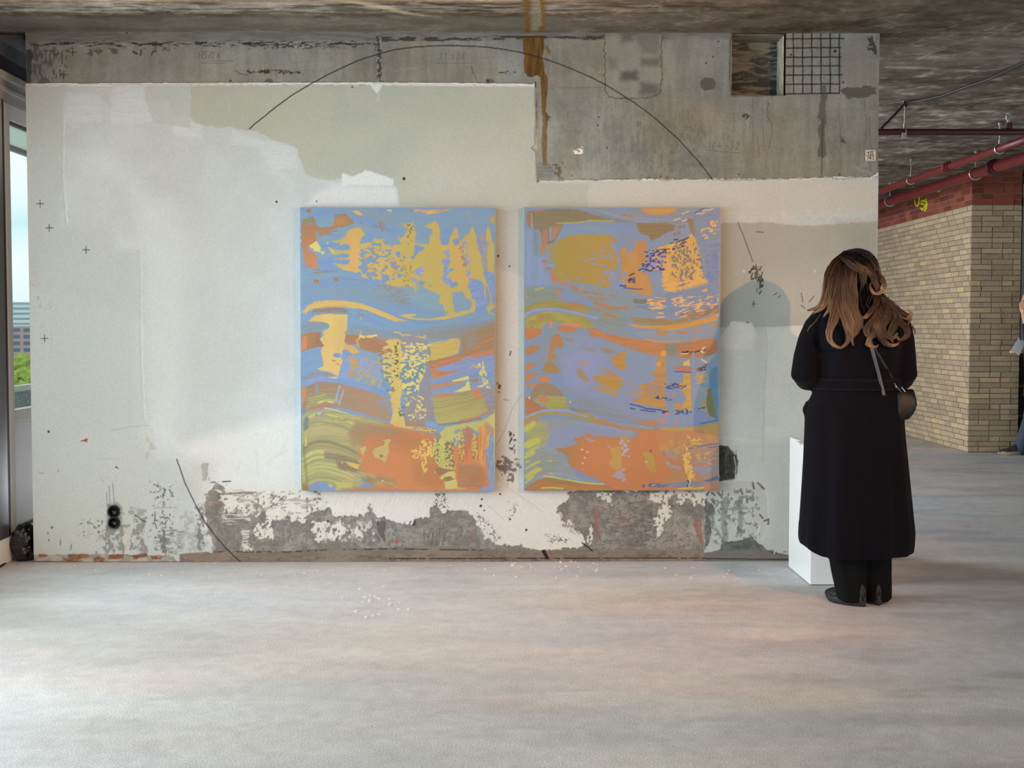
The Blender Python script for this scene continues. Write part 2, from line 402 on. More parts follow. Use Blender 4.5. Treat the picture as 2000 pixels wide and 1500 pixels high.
# new white, left
WH = (187, 191, 190)
p.poly(WH, '126,182 140,178 182,183 196,186 200,196 214,210 221,168 282,166 283,196 306,197 330,198 336,212 340,226 362,224 366,236 395,246 430,250 455,248 470,262 500,268 560,280 582,292 583,330 600,342 630,352 664,356 668,338 690,345 715,332 768,350 768,362 777,370 778,402 600,402 582,420 600,960 470,950 400,920 345,895 306,897 297,830 284,820 278,700 276,488 224,485 218,444 133,440 124,330', soft=.9, w=3.5, ws=9, c2=(182, 185, 184), st=(60, 60))
p.poly((186, 188, 184), '223,172 216,215 214,185 200,175 183,180 190,172', w=2)
for q in ('222,170 281,169 281,240 214,244', '284,199 330,199 335,214 336,236 284,238', '128,184 178,184 196,190 200,236 126,240', '340,226 362,225 394,247 392,270 338,262', '455,250 470,263 500,268 520,290 452,282', '500,270 556,282 580,294 581,330 540,330 506,300'): p.poly((200, 203, 202), q, soft=3, w=3, ws=14, op=.55, c2=(190, 194, 193), st=(30, 3))
p.poly((208, 214, 213), '128,300 230,300 280,440 276,560 280,850 300,870 340,890 380,500 330,400', soft=25, w=6, op=.45)
p.poly((206, 204, 202), '660,362 776,368 776,402 600,402 610,380', soft=6, w=3, op=.8)
p.poly((214, 213, 209), '668,338 690,345 715,332 768,350 768,362 700,360 668,362', soft=1, w=2, op=.7)
p.poly((176, 178, 176), '320,330 540,400 590,700 420,860 330,740', soft=60, w=10, op=.5)
for q in ('126,200 124,330 132,440', '276,488 278,700 284,820'): p.line((214, 216, 215), q, 2, op=.7, w=2)
p.line((168, 170, 166), '121,230 120,360 129,442', 3, op=.4, w=2); p.line((168, 170, 166), '271,490 274,700 280,820', 4, op=.35, w=2, soft=2)
p.poly((216, 216, 211), '722,166 748,164 742,176 736,184 730,176', w=1.5, op=.8)
p.line((190, 186, 186), '740,180 738,196', 6, op=.4)
# left old band
p.poly((176, 179, 175), '50,168 122,172 120,440 218,446 222,488 274,492 276,620 60,560', soft=12, w=4, op=.75); p.poly((172, 174, 168), '205,165 372,165 372,250 300,240 284,196 284,166 221,168', soft=2, w=1, op=.6)
p.poly((172, 180, 176), '90,520 270,520 275,820 100,860', soft=50, w=8, op=.5)
# right side paint patches
p.poly((190, 185, 174), '1148,366 1200,352 1714,352 1714,412 1560,416 1540,432 1400,428 1148,428', soft=1.6, w=4, ws=12)
p.poly((182, 177, 166), '1050,358 1148,362 1148,405 1016,405 1016,380', soft=12, w=4, op=.5)
p.speck((196, 191, 182), '1410,410 1714,408 1714,430 1560,440 1420,434', thr=.5, sx=12, sy=6, soft=5, op=.8, w=4)
p.poly((164, 159, 147), '1405,436 1500,434 1560,441 1600,440 1714,432 1714,640 1690,660 1510,640 1405,640', soft=1.2, w=2)
p.poly((146, 143, 133), '1640,440 1714,440 1714,520 1660,500', soft=20, w=6, op=.6)
p.poly((186, 180, 170), '1480,540 1620,520 1620,640 1500,636', soft=30, w=6, op=.5)
GW = (210, 199, 188)
p.poly(GW, '1405,660 1428,628 1470,632 1480,655 1498,640 1560,636 1720,650 1720,1200 1405,1200', soft=1.2, w=2, c2=(204, 193, 183), st=(50, 60))
p.poly((190, 178, 164), '1474,640 1496,640 1498,685 1470,682 1478,660', soft=4, w=2, op=.6); p.line((196, 198, 194), '1430,628 1468,630', 2, op=.6); p.line((196, 198, 194), '1500,640 1545,637', 2, op=.6)
p.poly((168, 171, 164), '1405,680 1495,684 1497,720 1493,860 1405,850', soft=2, w=2, op=.25)
p.line((160, 164, 158), '1497,640 1498,700 1492,760', 1.5, op=.5); p.line((150, 152, 146), '1492,780 1490,900', 2, op=.3, w=2)
# lower middle plaster + gap between the canvases, its warm lit patch painted in
p.poly((180, 172, 164), '960,405 1030,405 1030,600 1000,640 960,610', soft=8, w=3, op=.6)
p.poly((198, 188, 180), '960,515 1025,545 1030,970 950,970', soft=4, w=3, op=.85)
LW = (208, 199, 191)
p.poly((204, 203, 199), '345,870 600,800 600,1050 400,1050 380,960', soft=14, w=6, op=.9); p.poly(LW, '600,930 1180,930 1400,955 1400,1090 600,1090 540,1040 560,960', soft=14, w=4, op=1)
# worn lower band
GR = (142, 135, 128); GR2 = (116, 110, 104)
band = '420,1098 417,1060 405,1035 398,1000 398,985 410,960 420,945 470,962 500,965 540,962 600,960 630,962 650,1010 668,1008 715,1006 722,985 728,1002 745,1012 765,1020 800,1025 812,1013 840,1013 842,990 852,988 860,1002 910,1000 925,1010 938,1035 950,1050 985,1070 1005,1065 1040,1075 1090,1078 1100,1072 1135,1070 1142,1060 1125,1030 1100,1010 1085,1000 1108,978 1115,962 1160,957 1405,957 1405,1098'
p.poly(GR, band, w=9, ws=9, soft=.8, h=-.005, c2=(120, 113, 106), st=(18, 22))
p.speck(GR2, band, thr=.5, sx=9, sy=14, soft=10, op=.6, o=4)
p.speck((156, 146, 138), band, thr=.58, sx=14, sy=9, soft=10, op=.6, o=4)
p.speck((92, 88, 82), band, thr=.66, sx=3, sy=3, soft=6, op=.6, o=3)
p.H += (fb(U / 4, V / 4, 77, 3) - .5) * .0012 * ((V > 950) & (p.H < -.003))
# plaster islands left on the worn band
for q in ('425,960 470,950 560,955 640,962 650,985 600,1010 560,1012 530,1005 500,985 440,990 428,975', '440,985 480,975 510,1000 505,1008 440,1002', '498,1020 530,1016 532,1055 500,1050',
          '560,975 590,965 600,990 598,1020 520,1015 515,1000', '650,1028 665,1020 680,1030 672,1048 668,1058 660,1050 645,1058 642,1040', '690,1032 698,1025 704,1035 710,1048 700,1054 692,1050',
          '610,1020 640,1015 640,1060 625,1062 612,1040', '1160,965 1200,960 1195,985 1180,978', '1270,960 1315,957 1312,975 1300,990 1280,985 1272,975', '1320,958 1388,958 1385,985 1360,990 1345,978 1320,985',
          '1280,1020 1285,990 1310,992 1318,1003 1305,1015 1300,1025 1290,1035 1284,1028 1272,1025', '1286,1035 1294,1030 1292,1050 1287,1052', '1155,1020 1160,1040 1158,1065 1148,1070 1150,1040',
          '470,1065 490,1060 495,1072 480,1078'):
    p.poly((206, 199, 189), q, w=9, ws=10, h=-.001, op=.95, hole=.36, hs=(5, 5))
p.speck((150, 144, 136), '420,950 600,955 640,1000 560,1015 430,1000', thr=.66, sx=16, sy=5, soft=8, h=-.003, op=.8)
p.speck((210, 200, 192), '640,1015 740,1010 740,1060 640,1065', thr=.60, sx=6, sy=7, soft=8, op=.8)
p.speck((110, 105, 100), '420,1000 480,1000 485,1070 415,1075', thr=.38, sx=4, sy=12, soft=8, op=.55)
p.speck((206, 202, 194), '430,998 490,998 490,1022 430,1024', thr=.55, sx=22, sy=1.8, soft=4, op=.9, h=-.001)
p.speck((206, 202, 194), '470,1035 486,1035 488,1078 472,1078', thr=.5, sx=12, sy=1.8, soft=3, op=.9)
p.speck((84, 78, 72), '738,1020 752,1018 752,1058 740,1056', thr=.25, sx=5, sy=9, soft=2, op=.8)
p.speck((96, 88, 82), '825,1040 870,1035 868,1068 830,1066', thr=.45, sx=2.5, sy=14, soft=5, op=.7, ang=.15)
p.speck((100, 92, 86), '1180,1000 1270,1000 1275,1068 1170,1068', thr=.52, sx=14, sy=1.8, soft=10, op=.6)
p.speck((90, 82, 76), '1230,985 1280,985 1290,1060 1240,1065', thr=.57, sx=4, sy=4, soft=10, op=.6)
p.speck((176, 160, 150), '1300,1020 1400,1000 1400,1070 1300,1075', thr=.56, sx=8, sy=6, soft=14, op=.5)
# red chalk marks
RD = (140, 96, 86)
for q, w_ in (('1162,990 1164,1020 1170,1052', 5), ('1168,995 1167,1040', 3), ('1208,1003 1218,1013 1228,1020', 4), ('1360,1020 1364,1040 1370,1060', 8), ('1368,1022 1370,1050', 4), ('1165,990 1185,995', 3),
              ('805,1040 820,1043', 3), ('917,1038 922,1050 926,1060', 3), ('541,1032 556,1034', 3), ('413,985 432,984', 3), ('414,990 424,988', 2)):
    p.line(RD, q, w_, op=.75, soft=1.5, w=1.5, br=.25)
p.poly((168, 78, 70), '770,1056 780,1053 776,1064', w=1); p.line((70, 62, 56), '1228,984 1262,979', 2, op=.6)
p.line((30, 28, 26), '799,1025 802,1018', 1.8); p.line((30, 28, 26), '807,1027 811,1018', 1.8)
# bare skirting strip of dark mortar along the floor
MB_ = (130, 116, 104)
p.poly(MB_, '350,1110 350,1082 420,1078 520,1080 600,1074 640,1070 760,1070 830,1066 950,1072 985,1072 1040,1076 1150,1072 1400,1073 1420,1065 1485,1062 1500,1075 1545,1086 1545,1110', w=2.5, ws=9, h=-.001, c2=(116, 103, 92), st=(60, 14))
p.speck((78, 68, 58), '350,1086 1545,1072 1545,1100 350,1102', thr=.62, sx=8, sy=4, soft=4, op=.45)
p.speck((140, 122, 106), '350,1080 1545,1076 1545,1096 350,1100', thr=.62, sx=20, sy=3, soft=4, op=.6)
p.line((56, 48, 42), '420,1078 560,1078 640,1074 760,1072 950,1075', 2, br=.42); p.line((34, 30, 26), '760,1091 950,1091 1200,1090 1400,1090 1545,1092', 1.8, br=.3)
# black tape and red mark near the floor
p.poly((34, 32, 28), '1057,1075 1064,1073 1074,1092 1067,1093', w=.5); p.line((156, 60, 56), '1073,1073 1078,1090 1082,1092', 2, br=.3)
p.line((20, 20, 18), '1137,1060 1157,1076', 2.2, w=.2)
p.poly((38, 36, 34), '1517,1090 1524,1087 1532,1089 1522,1096', w=1.5); p.line((190, 50, 60), '1511,1094 1515,1086', 2.5); p.line((226, 214, 200), '1512,1084 1514,1070', 2)
# left bottom: scuffed plaster, bricks showing at the foot
p.speck((120, 120, 114), '205,1020 285,1010 290,1085 190,1085', thr=.44, sx=7, sy=10, soft=12, op=.8, o=4, h=-.003)
p.speck((196, 194, 186), '240,1028 256,1030 252,1085 243,1085', thr=.3, sx=4, sy=30, soft=2, op=.9)
p.speck((126, 126, 120), '234,992 285,992 285,1010 234,1010', thr=.42, sx=9, sy=4, soft=4, op=.6)
p.speck((110, 110, 104), '300,1030 360,1030 360,1085 300,1085', thr=.52, sx=8, sy=2, soft=8, op=.8)
p.speck((96, 96, 90), '315,1020 325,1020 326,1085 314,1085', thr=.4, sx=5, sy=12, soft=3, op=.75)
p.speck((90, 88, 82), '290,940 345,940 345,1060 290,1060', thr=.68, sx=5, sy=5, soft=10, op=.9, o=2)
p.speck((90, 88, 82), '150,1010 210,1010 210,1060 150,1060', thr=.70, sx=4, sy=4, soft=10, op=.9, o=2)
p.speck((150, 150, 142), '340,1000 400,960 410,1085 340,1085', thr=.5, sx=10, sy=9, soft=12, op=.6, o=4)
p.speck((104, 104, 98), '384,985 400,985 402,1075 382,1075', thr=.45, sx=6, sy=7, soft=5, op=.8)
p.speck((118, 118, 112), '393,906 406,906 408,938 397,938', thr=.35, sx=3, sy=12, soft=3, op=.8)
p.line((84, 82, 76), '411,942 450,940', 2.5, br=.35); p.line((100, 98, 92), '400,966 480,963 500,962', 4, op=.7, br=.35)
p.line((80, 78, 72), '264,1006 280,1018 285,1019', 2); p.line((80, 80, 74), '300,946 318,952 322,958 318,972', 2, br=.35); p.line((80, 80, 74), '331,956 338,970', 2, br=.3)
p.line((90, 90, 84), '322,980 318,988', 1.5); p.line((96, 96, 90), '303,1000 302,1020 306,1032', 2, br=.35); p.line((130, 130, 124), '300,992 345,991', 1.5, op=.6)
p.poly((140, 138, 128), '62,1096 62,1084 150,1083 250,1084 340,1086 350,1110 62,1110', w=3, ws=9, h=-.004, c2=(168, 164, 152), st=(12, 8))
for q in ('74,1082 92,1084 90,1088 75,1089', '132,1085 170,1082 172,1090 150,1094 134,1092', '182,1090 195,1087 205,1092 200,1098 182,1098', '212,1084 242,1083 240,1092 210,1093', '250,1086 285,1082 290,1088 262,1092',
          '293,1086 318,1088 312,1094 296,1092', '120,1090 160,1096 130,1099'): p.poly((150, 100, 74), q, w=2.5, ws=5, c2=(118, 84, 66), st=(8, 4), h=-.008)
p.line((78, 66, 56), '64,1097 180,1099 350,1098', 3, op=.8)
# sooty sockets
for q in ('208,962 210,980', '213,950 215,982', '220,944 223,980'): p.line((90, 92, 88), q, 1.4, op=.7)
p.poly((70, 72, 70), '209,985 228,982 236,990 238,1028 230,1036 210,1034', soft=3, w=3, op=.55)
SOCK = [(222, 999.5, 11.5), (222.5, 1021, 11)]
p.dot((24, 28, 27), SOCK, op=1, h=-.030)
# small marks
for q in ('78,391 78,405', '71,398 85,398', '96,438 96,452', '89,445 103,445', '168,481 168,495', '161,488 175,488', '87,655 87,668', '80,661 94,661'): p.line((44, 46, 45), q, 1.3, w=.2)
p.dot((30, 30, 28), '95,843,2.2 789,349,2.8 618,393,1.4 540,394,2 247,64,1.5 449,157,1.8 688,170,1.5 953,157,2 973,500,2 995,520,1.5 640,1018,2 911,954,1.5 939,988,2.5 941,975,1.8 946,997,1.5 977,965,1.8 1028,1035,2.2 996,1014,2 905,943,1.6')
p.poly((150, 70, 60), '157,861 172,856 170,864 163,862', w=1); p.poly((150, 70, 60), '224,912 228,910 232,916 228,915', w=.6); p.poly((140, 76, 66), '98,1029 105,1028 102,1034', w=.5)
p.line((230, 130, 140), '60,553 66,558', 2, op=.8); p.poly((160, 148, 120), '71,580 77,578 76,590', op=.5)
scr(p, (140, 148, 146), 74, 590, 14, '4,5', op=.7); scr(p, (156, 160, 156), 76, 633, 7, '85', op=.5); p.line((150, 154, 152), '99,645 102,660 97,690', 2, op=.3)
p.line((110, 74, 66), '93,1040 95,1056', 2.5, br=.45); p.line((90, 84, 78), '118,1054 118,1064', 1.6); p.line((96, 96, 90), '140,1063 138,1074', 1.6)
p.line((150, 150, 144), '214,841 250,834 290,830', 1.5, op=.5); p.line((150, 154, 150), '185,896 238,896', 1, op=.5); p.line((130, 130, 124), '76,923 86,925', 2, op=.6); p.line((130, 130, 124), '113,917 115,922', 1.5)
p.speck((120, 116, 108), '190,935 205,930 208,945 192,945', thr=.6, sx=5, sy=4, soft=4); p.speck((150, 142, 130), '270,835 300,830 305,900 280,900', thr=.5, sx=10, sy=14, soft=10, op=.35)
p.poly((176, 176, 170), '366,895 420,905 400,985 350,960', soft=16, w=6, op=.55)
for q in ('560,862 548,885', '470,900 462,925', '520,905 560,880', '500,880 505,930', '640,940 655,925', '700,960 712,935', '760,980 772,950'): p.line((182, 180, 176), q, 3, op=.35, soft=1.5)
for k in range(46):
    x = 620 + k * 6.6 + RNG.rand() * 5; y = 960 + RNG.rand() * 16
    p.line((184, 172, 166), [(x, y), (x - 6 - RNG.rand() * 4, y + 14 + RNG.rand() * 14)], 1, op=.45)
# big curved pencil line across the whole wall
ARC = '487,252 500,240 520,224 540,208 570,186 600,168 630,150 660,135 700,117 740,104 770,96 800,92 840,89 880,88 915,89 950,91 980,95 1010,100 1035,106 1060,113 1090,123 1120,135 1150,148 1180,163 1210,181 1240,200 1270,222 1300,248 1325,271 1350,298 1372,323 1392,350'
p.line((34, 31, 28), ARC, 1.9, w=.5, h=None); p.line((40, 36, 32), '1441,435 1452,460 1462,488 1470,511', 1.1, w=.4)
p.line((28, 26, 25), '345,897 352,916 362,945 374,970 388,998 402,1022 420,1047 440,1070 470,1098', 1.8, w=.4)
p.line((120, 118, 112), '1018,770 1000,800 985,840 970,870', 1.2, op=.5); p.line((150, 142, 136), '972,935 1010,965 1060,1000', 1, op=.5); p.line((150, 142, 136), '950,985 985,1015', 1, op=.5)
# gap marks
p.speck((70, 56, 52), '970,745 978,748 978,768 972,766', thr=.42, sx=4, sy=5, soft=2); p.speck((60, 50, 48), '990,838 1004,845 1012,885 996,880', thr=.5, sx=3, sy=5, soft=4)
p.speck((96, 80, 74), '968,890 1012,900 1012,930 1000,945 972,918', thr=.40, sx=5, sy=5, soft=7, op=.85); p.line((60, 52, 50), '997,686 996,694', 2); p.line((150, 134, 126), '984,780 992,782', 2)
p.speck((110, 98, 92), '842,955 875,955 880,1000 848,990', thr=.54, sx=2.4, sy=2.4, soft=8, o=1); p.speck((118, 108, 100), '925,1010 965,1060 990,1062 960,1020 935,1000', thr=.56, sx=2.4, sy=2.8, soft=6, o=1, op=.9)
p.speck((134, 122, 114), '990,978 1015,985 1010,1012 995,1010', thr=.56, sx=2.4, sy=3.4, soft=6, o=1, op=.8); p.speck((126, 114, 106), '1065,1042 1095,1045 1090,1062 1070,1062', thr=.52, sx=2.6, sy=2.6, soft=5, o=1, op=.9)
p.speck((136, 124, 116), '1088,1000 1130,1030 1135,1048 1100,1030', thr=.42, sx=2.2, sy=2.2, soft=5, o=1, op=.9); p.speck((104, 90, 84), '1092,1050 1110,1052 1105,1062 1090,1058', thr=.4, sx=3, sy=3, soft=3)
# right lower corner: exposed greenish patch
p.poly((98, 92, 84), '1403,870 1422,872 1434,886 1442,900 1440,920 1436,936 1405,940', w=2.5, ws=7, h=-.006, c2=(74, 69, 63), st=(6, 14))
p.speck((54, 56, 52), '1403,872 1440,880 1440,938 1403,938', thr=.52, sx=4, sy=6, soft=3, o=3, op=.8); p.line((200, 204, 198), '1434,892 1438,912 1436,934', 1.5)
p.poly((200, 188, 172), '1392,942 1452,940 1490,942 1498,970 1502,1010 1492,1045 1484,1062 1410,1076 1375,1080 1378,990', w=2, ws=9, h=-.002)
p.poly((128, 120, 111), '1376,975 1392,985 1398,1000 1385,1010 1392,1030 1385,1060 1376,1075', w=4, soft=1.5, c2=(100, 94, 88), st=(5, 6))
for q, w_ in (('1418,975 1414,1010 1416,1045 1414,1065', 11), ('1410,995 1430,994 1458,992', 6), ('1448,972 1446,990 1448,1010 1446,1036', 9), ('1450,970 1460,970 1460,980', 4), ('1392,1030 1400,1035 1408,1050', 5)):
    p.line((142, 134, 124), q, w_, op=.75, w=3, ws=6, soft=1.2, h=-.004)
p.speck((112, 112, 106), '1380,960 1480,950 1485,1060 1380,1065', thr=.60, sx=6, sy=7, soft=8, op=.8, o=3)
p.poly((122, 118, 108), '1405,1078 1412,1060 1450,1055 1470,1050 1484,1062 1490,1078', w=3, ws=8, h=-.006, c2=(96, 92, 84), st=(12, 6))
for q in ('1391,962 1396,968', '1403,962 1410,972', '1480,943 1493,955', '1484,1005 1490,1012', '1493,1018 1502,1014 1500,1024', '1390,975 1396,985', '1470,942 1472,955', '1447,955 1450,965'): p.line((96, 66, 60), q, 3.5, op=.75, w=1.5)
p.line((238, 226, 210), '1484,1028 1480,1044', 1.6)
p.poly(MB_, '1378,1094 1380,1080 1410,1074 1480,1072 1500,1080 1545,1088 1545,1110 1378,1110', w=2, c2=(122, 110, 97), st=(40, 12), h=-.001); p.line((30, 27, 24), '1380,1091 1545,1093', 1.6, br=.25)
# pencil scribbles right
p.speck((66, 64, 58), '1470,520 1478,515 1490,525 1493,555 1484,575 1476,570 1478,550 1466,548 1462,530', thr=.46, sx=2.4, sy=5, soft=2.5, ang=.4)
for q in ('1472,588 1471,600', '1469,594 1476,594', '1511,577 1518,572', '1520,581 1524,577', '1478,453 1490,454', '1564,596 1572,603', '1565,572 1568,590', '1580,590 1590,578', '1458,629 1463,630'): p.line((70, 66, 58), q, 1.6, op=.85)
p.dot((200, 196, 186), '1592,530,3 1453,530,3', op=.6)
p.C *= (1 + (fb(U / 3, V / 3, 55, 2) - .5) * .05)[..., None]
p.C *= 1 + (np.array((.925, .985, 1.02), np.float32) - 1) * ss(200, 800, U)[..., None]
ny, nx = U.shape
NI = (at_y(1429, 62, YW)[0], at_y(1535, 62, YW)[0], at_y(1480, 184.5, YW)[2])      # niche x0 x1 zbottom
NIX0 = xs[np.searchsorted(xs, NI[0])]; NIX1 = xs[np.searchsorted(xs, NI[1])]; NIZ = zs[np.searchsorted(-zs, -NI[2])]
keep = ~((X[:-1, :-1] >= NIX0 - 1e-6) & (X[1:, 1:] <= NIX1 + 1e-6) & (Z[1:, 1:] >= NIZ - 1e-6))
Fq = grid_faces(ny, nx, keep)[:, ::-1]
zz = Z.copy(); zz[-1] = 0.0
Vv = np.stack([X, YW - p.H, zz], -1).reshape(-1, 3); Cc = finish(p.C).reshape(-1, 3)
# returns along the outer edges and the back of the wall
extra = []; ef = []; n0 = len(Vv)
def strip(idx, yb=YW + .06):
    global n0
    idx = np.asarray(idx); q = Vv[idx].copy(); q[:, 1] = yb; m = len(idx)
    extra.append((q, Cc[idx])); a = np.arange(m - 1)
    ef.append(np.stack([idx[a], idx[a + 1], n0 + a + 1, n0 + a], -1)); n0 += m
I = np.arange(ny * nx).reshape(ny, nx)
strip(I[:, 0]); strip(I[::-1, -1]); strip(I[0, ::-1])
ci0 = int(round((NIX0 - xs[0]) / st)); ci1 = int(round((NIX1 - xs[0]) / st)); ri = int(round((zs[0] - NIZ) / st))
strip(I[:ri + 1, ci0][::-1]); strip(I[:ri + 1, ci1]); strip(I[ri, ci0:ci1 + 1][::-1])
allV = [Vv] + [e[0] for e in extra]; allC = [Cc] + [e[1] for e in extra]
def addbox(x0, x1, y0, y1, z0, z1):
    global n0
    v = np.array([(x, y, z) for z in (z0, z1) for y in (y0, y1) for x in (x0, x1)], float)
    f = np.array([(0, 2, 3, 1), (4, 5, 7, 6), (0, 1, 5, 4), (2, 6, 7, 3), (0, 4, 6, 2), (1, 3, 7, 5)]) + n0
    allV.append(v); allC.append(np.tile(lin((120, 118, 110)), (8, 1))); ef.append(f); n0 += 8
T0, T1 = YW + .055, YW + .285
addbox(xs[0] + .001, xs[-1] - .001, T0, T1, 0, NIZ - .002)
addbox(xs[0] + .001, NIX0 - .001, T0, T1, NIZ - .002, CEIL)
addbox(NIX1 + .001, xs[-1] - .001, T0, T1, NIZ - .002, CEIL)
me = mesh_np('wall_back', np.concatenate(allV), np.concatenate([Fq] + ef), True); set_col(me, np.concatenate(allC))
M_wall = mat('wall_paint_concrete', rough=.85, attr='Col', nscale=140, namt=.05, bump=.25, bscale=120, spec=.25)
wall = link('wall_back', me, M_wall); tag(wall, 'old wall of raw concrete above worn white and grey plaster', kind='structure')
# niche cut into the concrete: board-marked back, sides
def niche_face(o, du, dv, nu, nv, kind):
    o, du, dv = map(np.array, (o, du, dv)); a = np.linspace(0, 1, nu)[None, :, None]; b = np.linspace(0, 1, nv)[:, None, None]
    P = o + du * a + dv * b; lu = np.linalg.norm(du) * 357; lv = np.linalg.norm(dv) * 357
    A = (a[..., 0] * lu + 0 * b[..., 0]); B = (b[..., 0] * lv + 0 * a[..., 0])
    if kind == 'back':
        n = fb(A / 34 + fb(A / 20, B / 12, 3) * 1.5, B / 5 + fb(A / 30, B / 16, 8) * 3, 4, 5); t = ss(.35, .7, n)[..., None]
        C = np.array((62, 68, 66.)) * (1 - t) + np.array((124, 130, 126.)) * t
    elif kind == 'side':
        n = fb(A / 6, B / 14, 9, 4); t = ss(.3, .7, n)[..., None]; C = np.array((186, 176, 154.)) * (1 - t) + np.array((240, 232, 212.)) * t  # right side painted pale cream for the window light on it
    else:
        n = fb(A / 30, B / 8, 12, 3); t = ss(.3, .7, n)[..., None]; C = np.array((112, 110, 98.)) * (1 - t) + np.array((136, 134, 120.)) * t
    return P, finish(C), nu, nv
ND = YW + .235; ZN = NIZ + .0
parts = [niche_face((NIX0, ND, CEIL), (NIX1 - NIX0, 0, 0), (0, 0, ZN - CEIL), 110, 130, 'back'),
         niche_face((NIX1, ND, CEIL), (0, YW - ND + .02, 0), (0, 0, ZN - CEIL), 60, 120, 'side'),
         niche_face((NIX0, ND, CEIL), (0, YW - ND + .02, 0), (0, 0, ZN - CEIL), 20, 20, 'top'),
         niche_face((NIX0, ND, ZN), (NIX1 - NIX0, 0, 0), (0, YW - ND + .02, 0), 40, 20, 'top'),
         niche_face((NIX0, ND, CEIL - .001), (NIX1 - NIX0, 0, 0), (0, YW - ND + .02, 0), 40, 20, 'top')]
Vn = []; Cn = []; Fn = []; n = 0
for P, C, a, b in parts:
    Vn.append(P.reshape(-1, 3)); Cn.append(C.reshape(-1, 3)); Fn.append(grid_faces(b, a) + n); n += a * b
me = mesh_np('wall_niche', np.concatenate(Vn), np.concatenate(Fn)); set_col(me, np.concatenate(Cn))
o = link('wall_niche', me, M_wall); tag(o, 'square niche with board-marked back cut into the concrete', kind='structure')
del allV, allC, Vv, Cc
# two round wiring boxes sunk in the plaster
M_blk = mat('dark_box', (20, 22, 22), rough=.5, nscale=80, namt=.4)
M_wire = mat('wire', (96, 100, 98), rough=.5)
for i, (su, sv, r) in enumerate(SOCK):
    c = at_y(su, sv, YW); r = r / 359.
    t = empty('wiring_box', (c[0], YW - .002, c[2]), ('upper' if i == 0 else 'lower') + ' of two open round black wiring boxes low in the plaster wall', 'wiring box', 'open wiring boxes low in the wall')
    mb = MB(); n = 26; ro, rin = r, r * .86
    for k in range(n):
        a0, a1 = 2 * math.pi * k / n, 2 * math.pi * (k + 1) / n
        def q(a, rr, y): return (c[0] + rr * math.cos(a), y, c[2] + rr * math.sin(a))
        mb.add([q(a0, ro, YW - .003), q(a1, ro, YW - .003), q(a1, rin, YW - .003), q(a0, rin, YW - .003), q(a0, ro, YW + .026), q(a1, ro, YW + .026), q(a1, rin, YW + .024), q(a0, rin, YW + .024)],
               [(0, 1, 2, 3), (0, 4, 5, 1), (3, 2, 6, 7)])
    mb.build('box_ring', M_blk, t)
    mb = MB()
    for s_ in (-.4, .1, .5): mb.tube([(c[0] + s_ * r, YW + .026, c[2] - .3 * r), (c[0] + s_ * r * .6, YW + .006, c[2] + .1 * r), (c[0] + s_ * r * .2 + .004, YW + .004, c[2] - .4 * r)], .0016, 6)
    mb.build('wire', M_wire, t)
# ------------------------------------------------------------------ the two canvases
B = (121, 151, 196); SL = (133, 158, 182); PW = (141, 155, 204); YY = (224, 180, 100); YO = (203, 172, 92); YL = (232, 204, 112); OY = (226, 166, 92)
BR = (178, 120, 80); OR = (214, 132, 84); BO = (156, 134, 98); GT = (148, 146, 144); OL = (164, 158, 108); YG = (208, 198, 120); MV = (160, 138, 136)
CT = .054                      # canvas depth
KP = .80
def canvas_grid(cu, cvt, cvb, cul, cur, rot):
    """a canvas standing CT in front of the wall plaster, its middle where the picture shows it"""
    yf = YW - CT - .004
    c = at_y(cu, (cvt + cvb) / 2, yf); w = at_y(cur, (cvt + cvb) / 2, yf)[0] - at_y(cul, (cvt + cvb) / 2, yf)[0]
    zt = at_y(cu, cvt, yf)[2]; zb = at_y(cu, cvb, yf)[2]; h = zt - zb
    s_ = .0018; nx = int(w / s_) + 1; ny = int(h / s_) + 1
    a = np.linspace(-w / 2, w / 2, nx); b = np.linspace(h / 2, -h / 2, ny); A, Bq = np.meshgrid(a, b)
    cr, sr = math.cos(rot), math.sin(rot)
    X = c[0] + A * cr + Bq * sr; Z = (zt + zb) / 2 - A * sr + Bq * cr
    return X, Z, yf, (c[0], (zt + zb) / 2, w, h, rot)
def flowf(px, y0, py0, y1, py1):
    px = np.array(px, float); a = np.array(py0, float) - y0; b = np.array(py1, float) - y1
    def f(U, V):
        t = np.clip((V - y0) / (y1 - y0), 0, 1)
        return np.interp(U, px, a) * (1 - t) + np.interp(U, px, b) * t
    return f
X1, Z1, yf, G1 = canvas_grid(777.2, 406, 958.5, 587.5, 967, math.radians(.2))
U, V = proj(X1, yf, Z1); p = Paint(U, V, B)
p.flow = flowf([580, 600, 640, 680, 720, 760, 810, 860, 910, 970], 600, [618, 600, 588, 587, 594, 613, 627, 623, 606, 590], 810, [815, 803, 796, 799, 811, 822, 829, 830, 822, 800])
W_ = '585,400 970,400 970,965 585,965'
p.poly(B, W_, w=0, c2=SL, st=(70, 9)); 
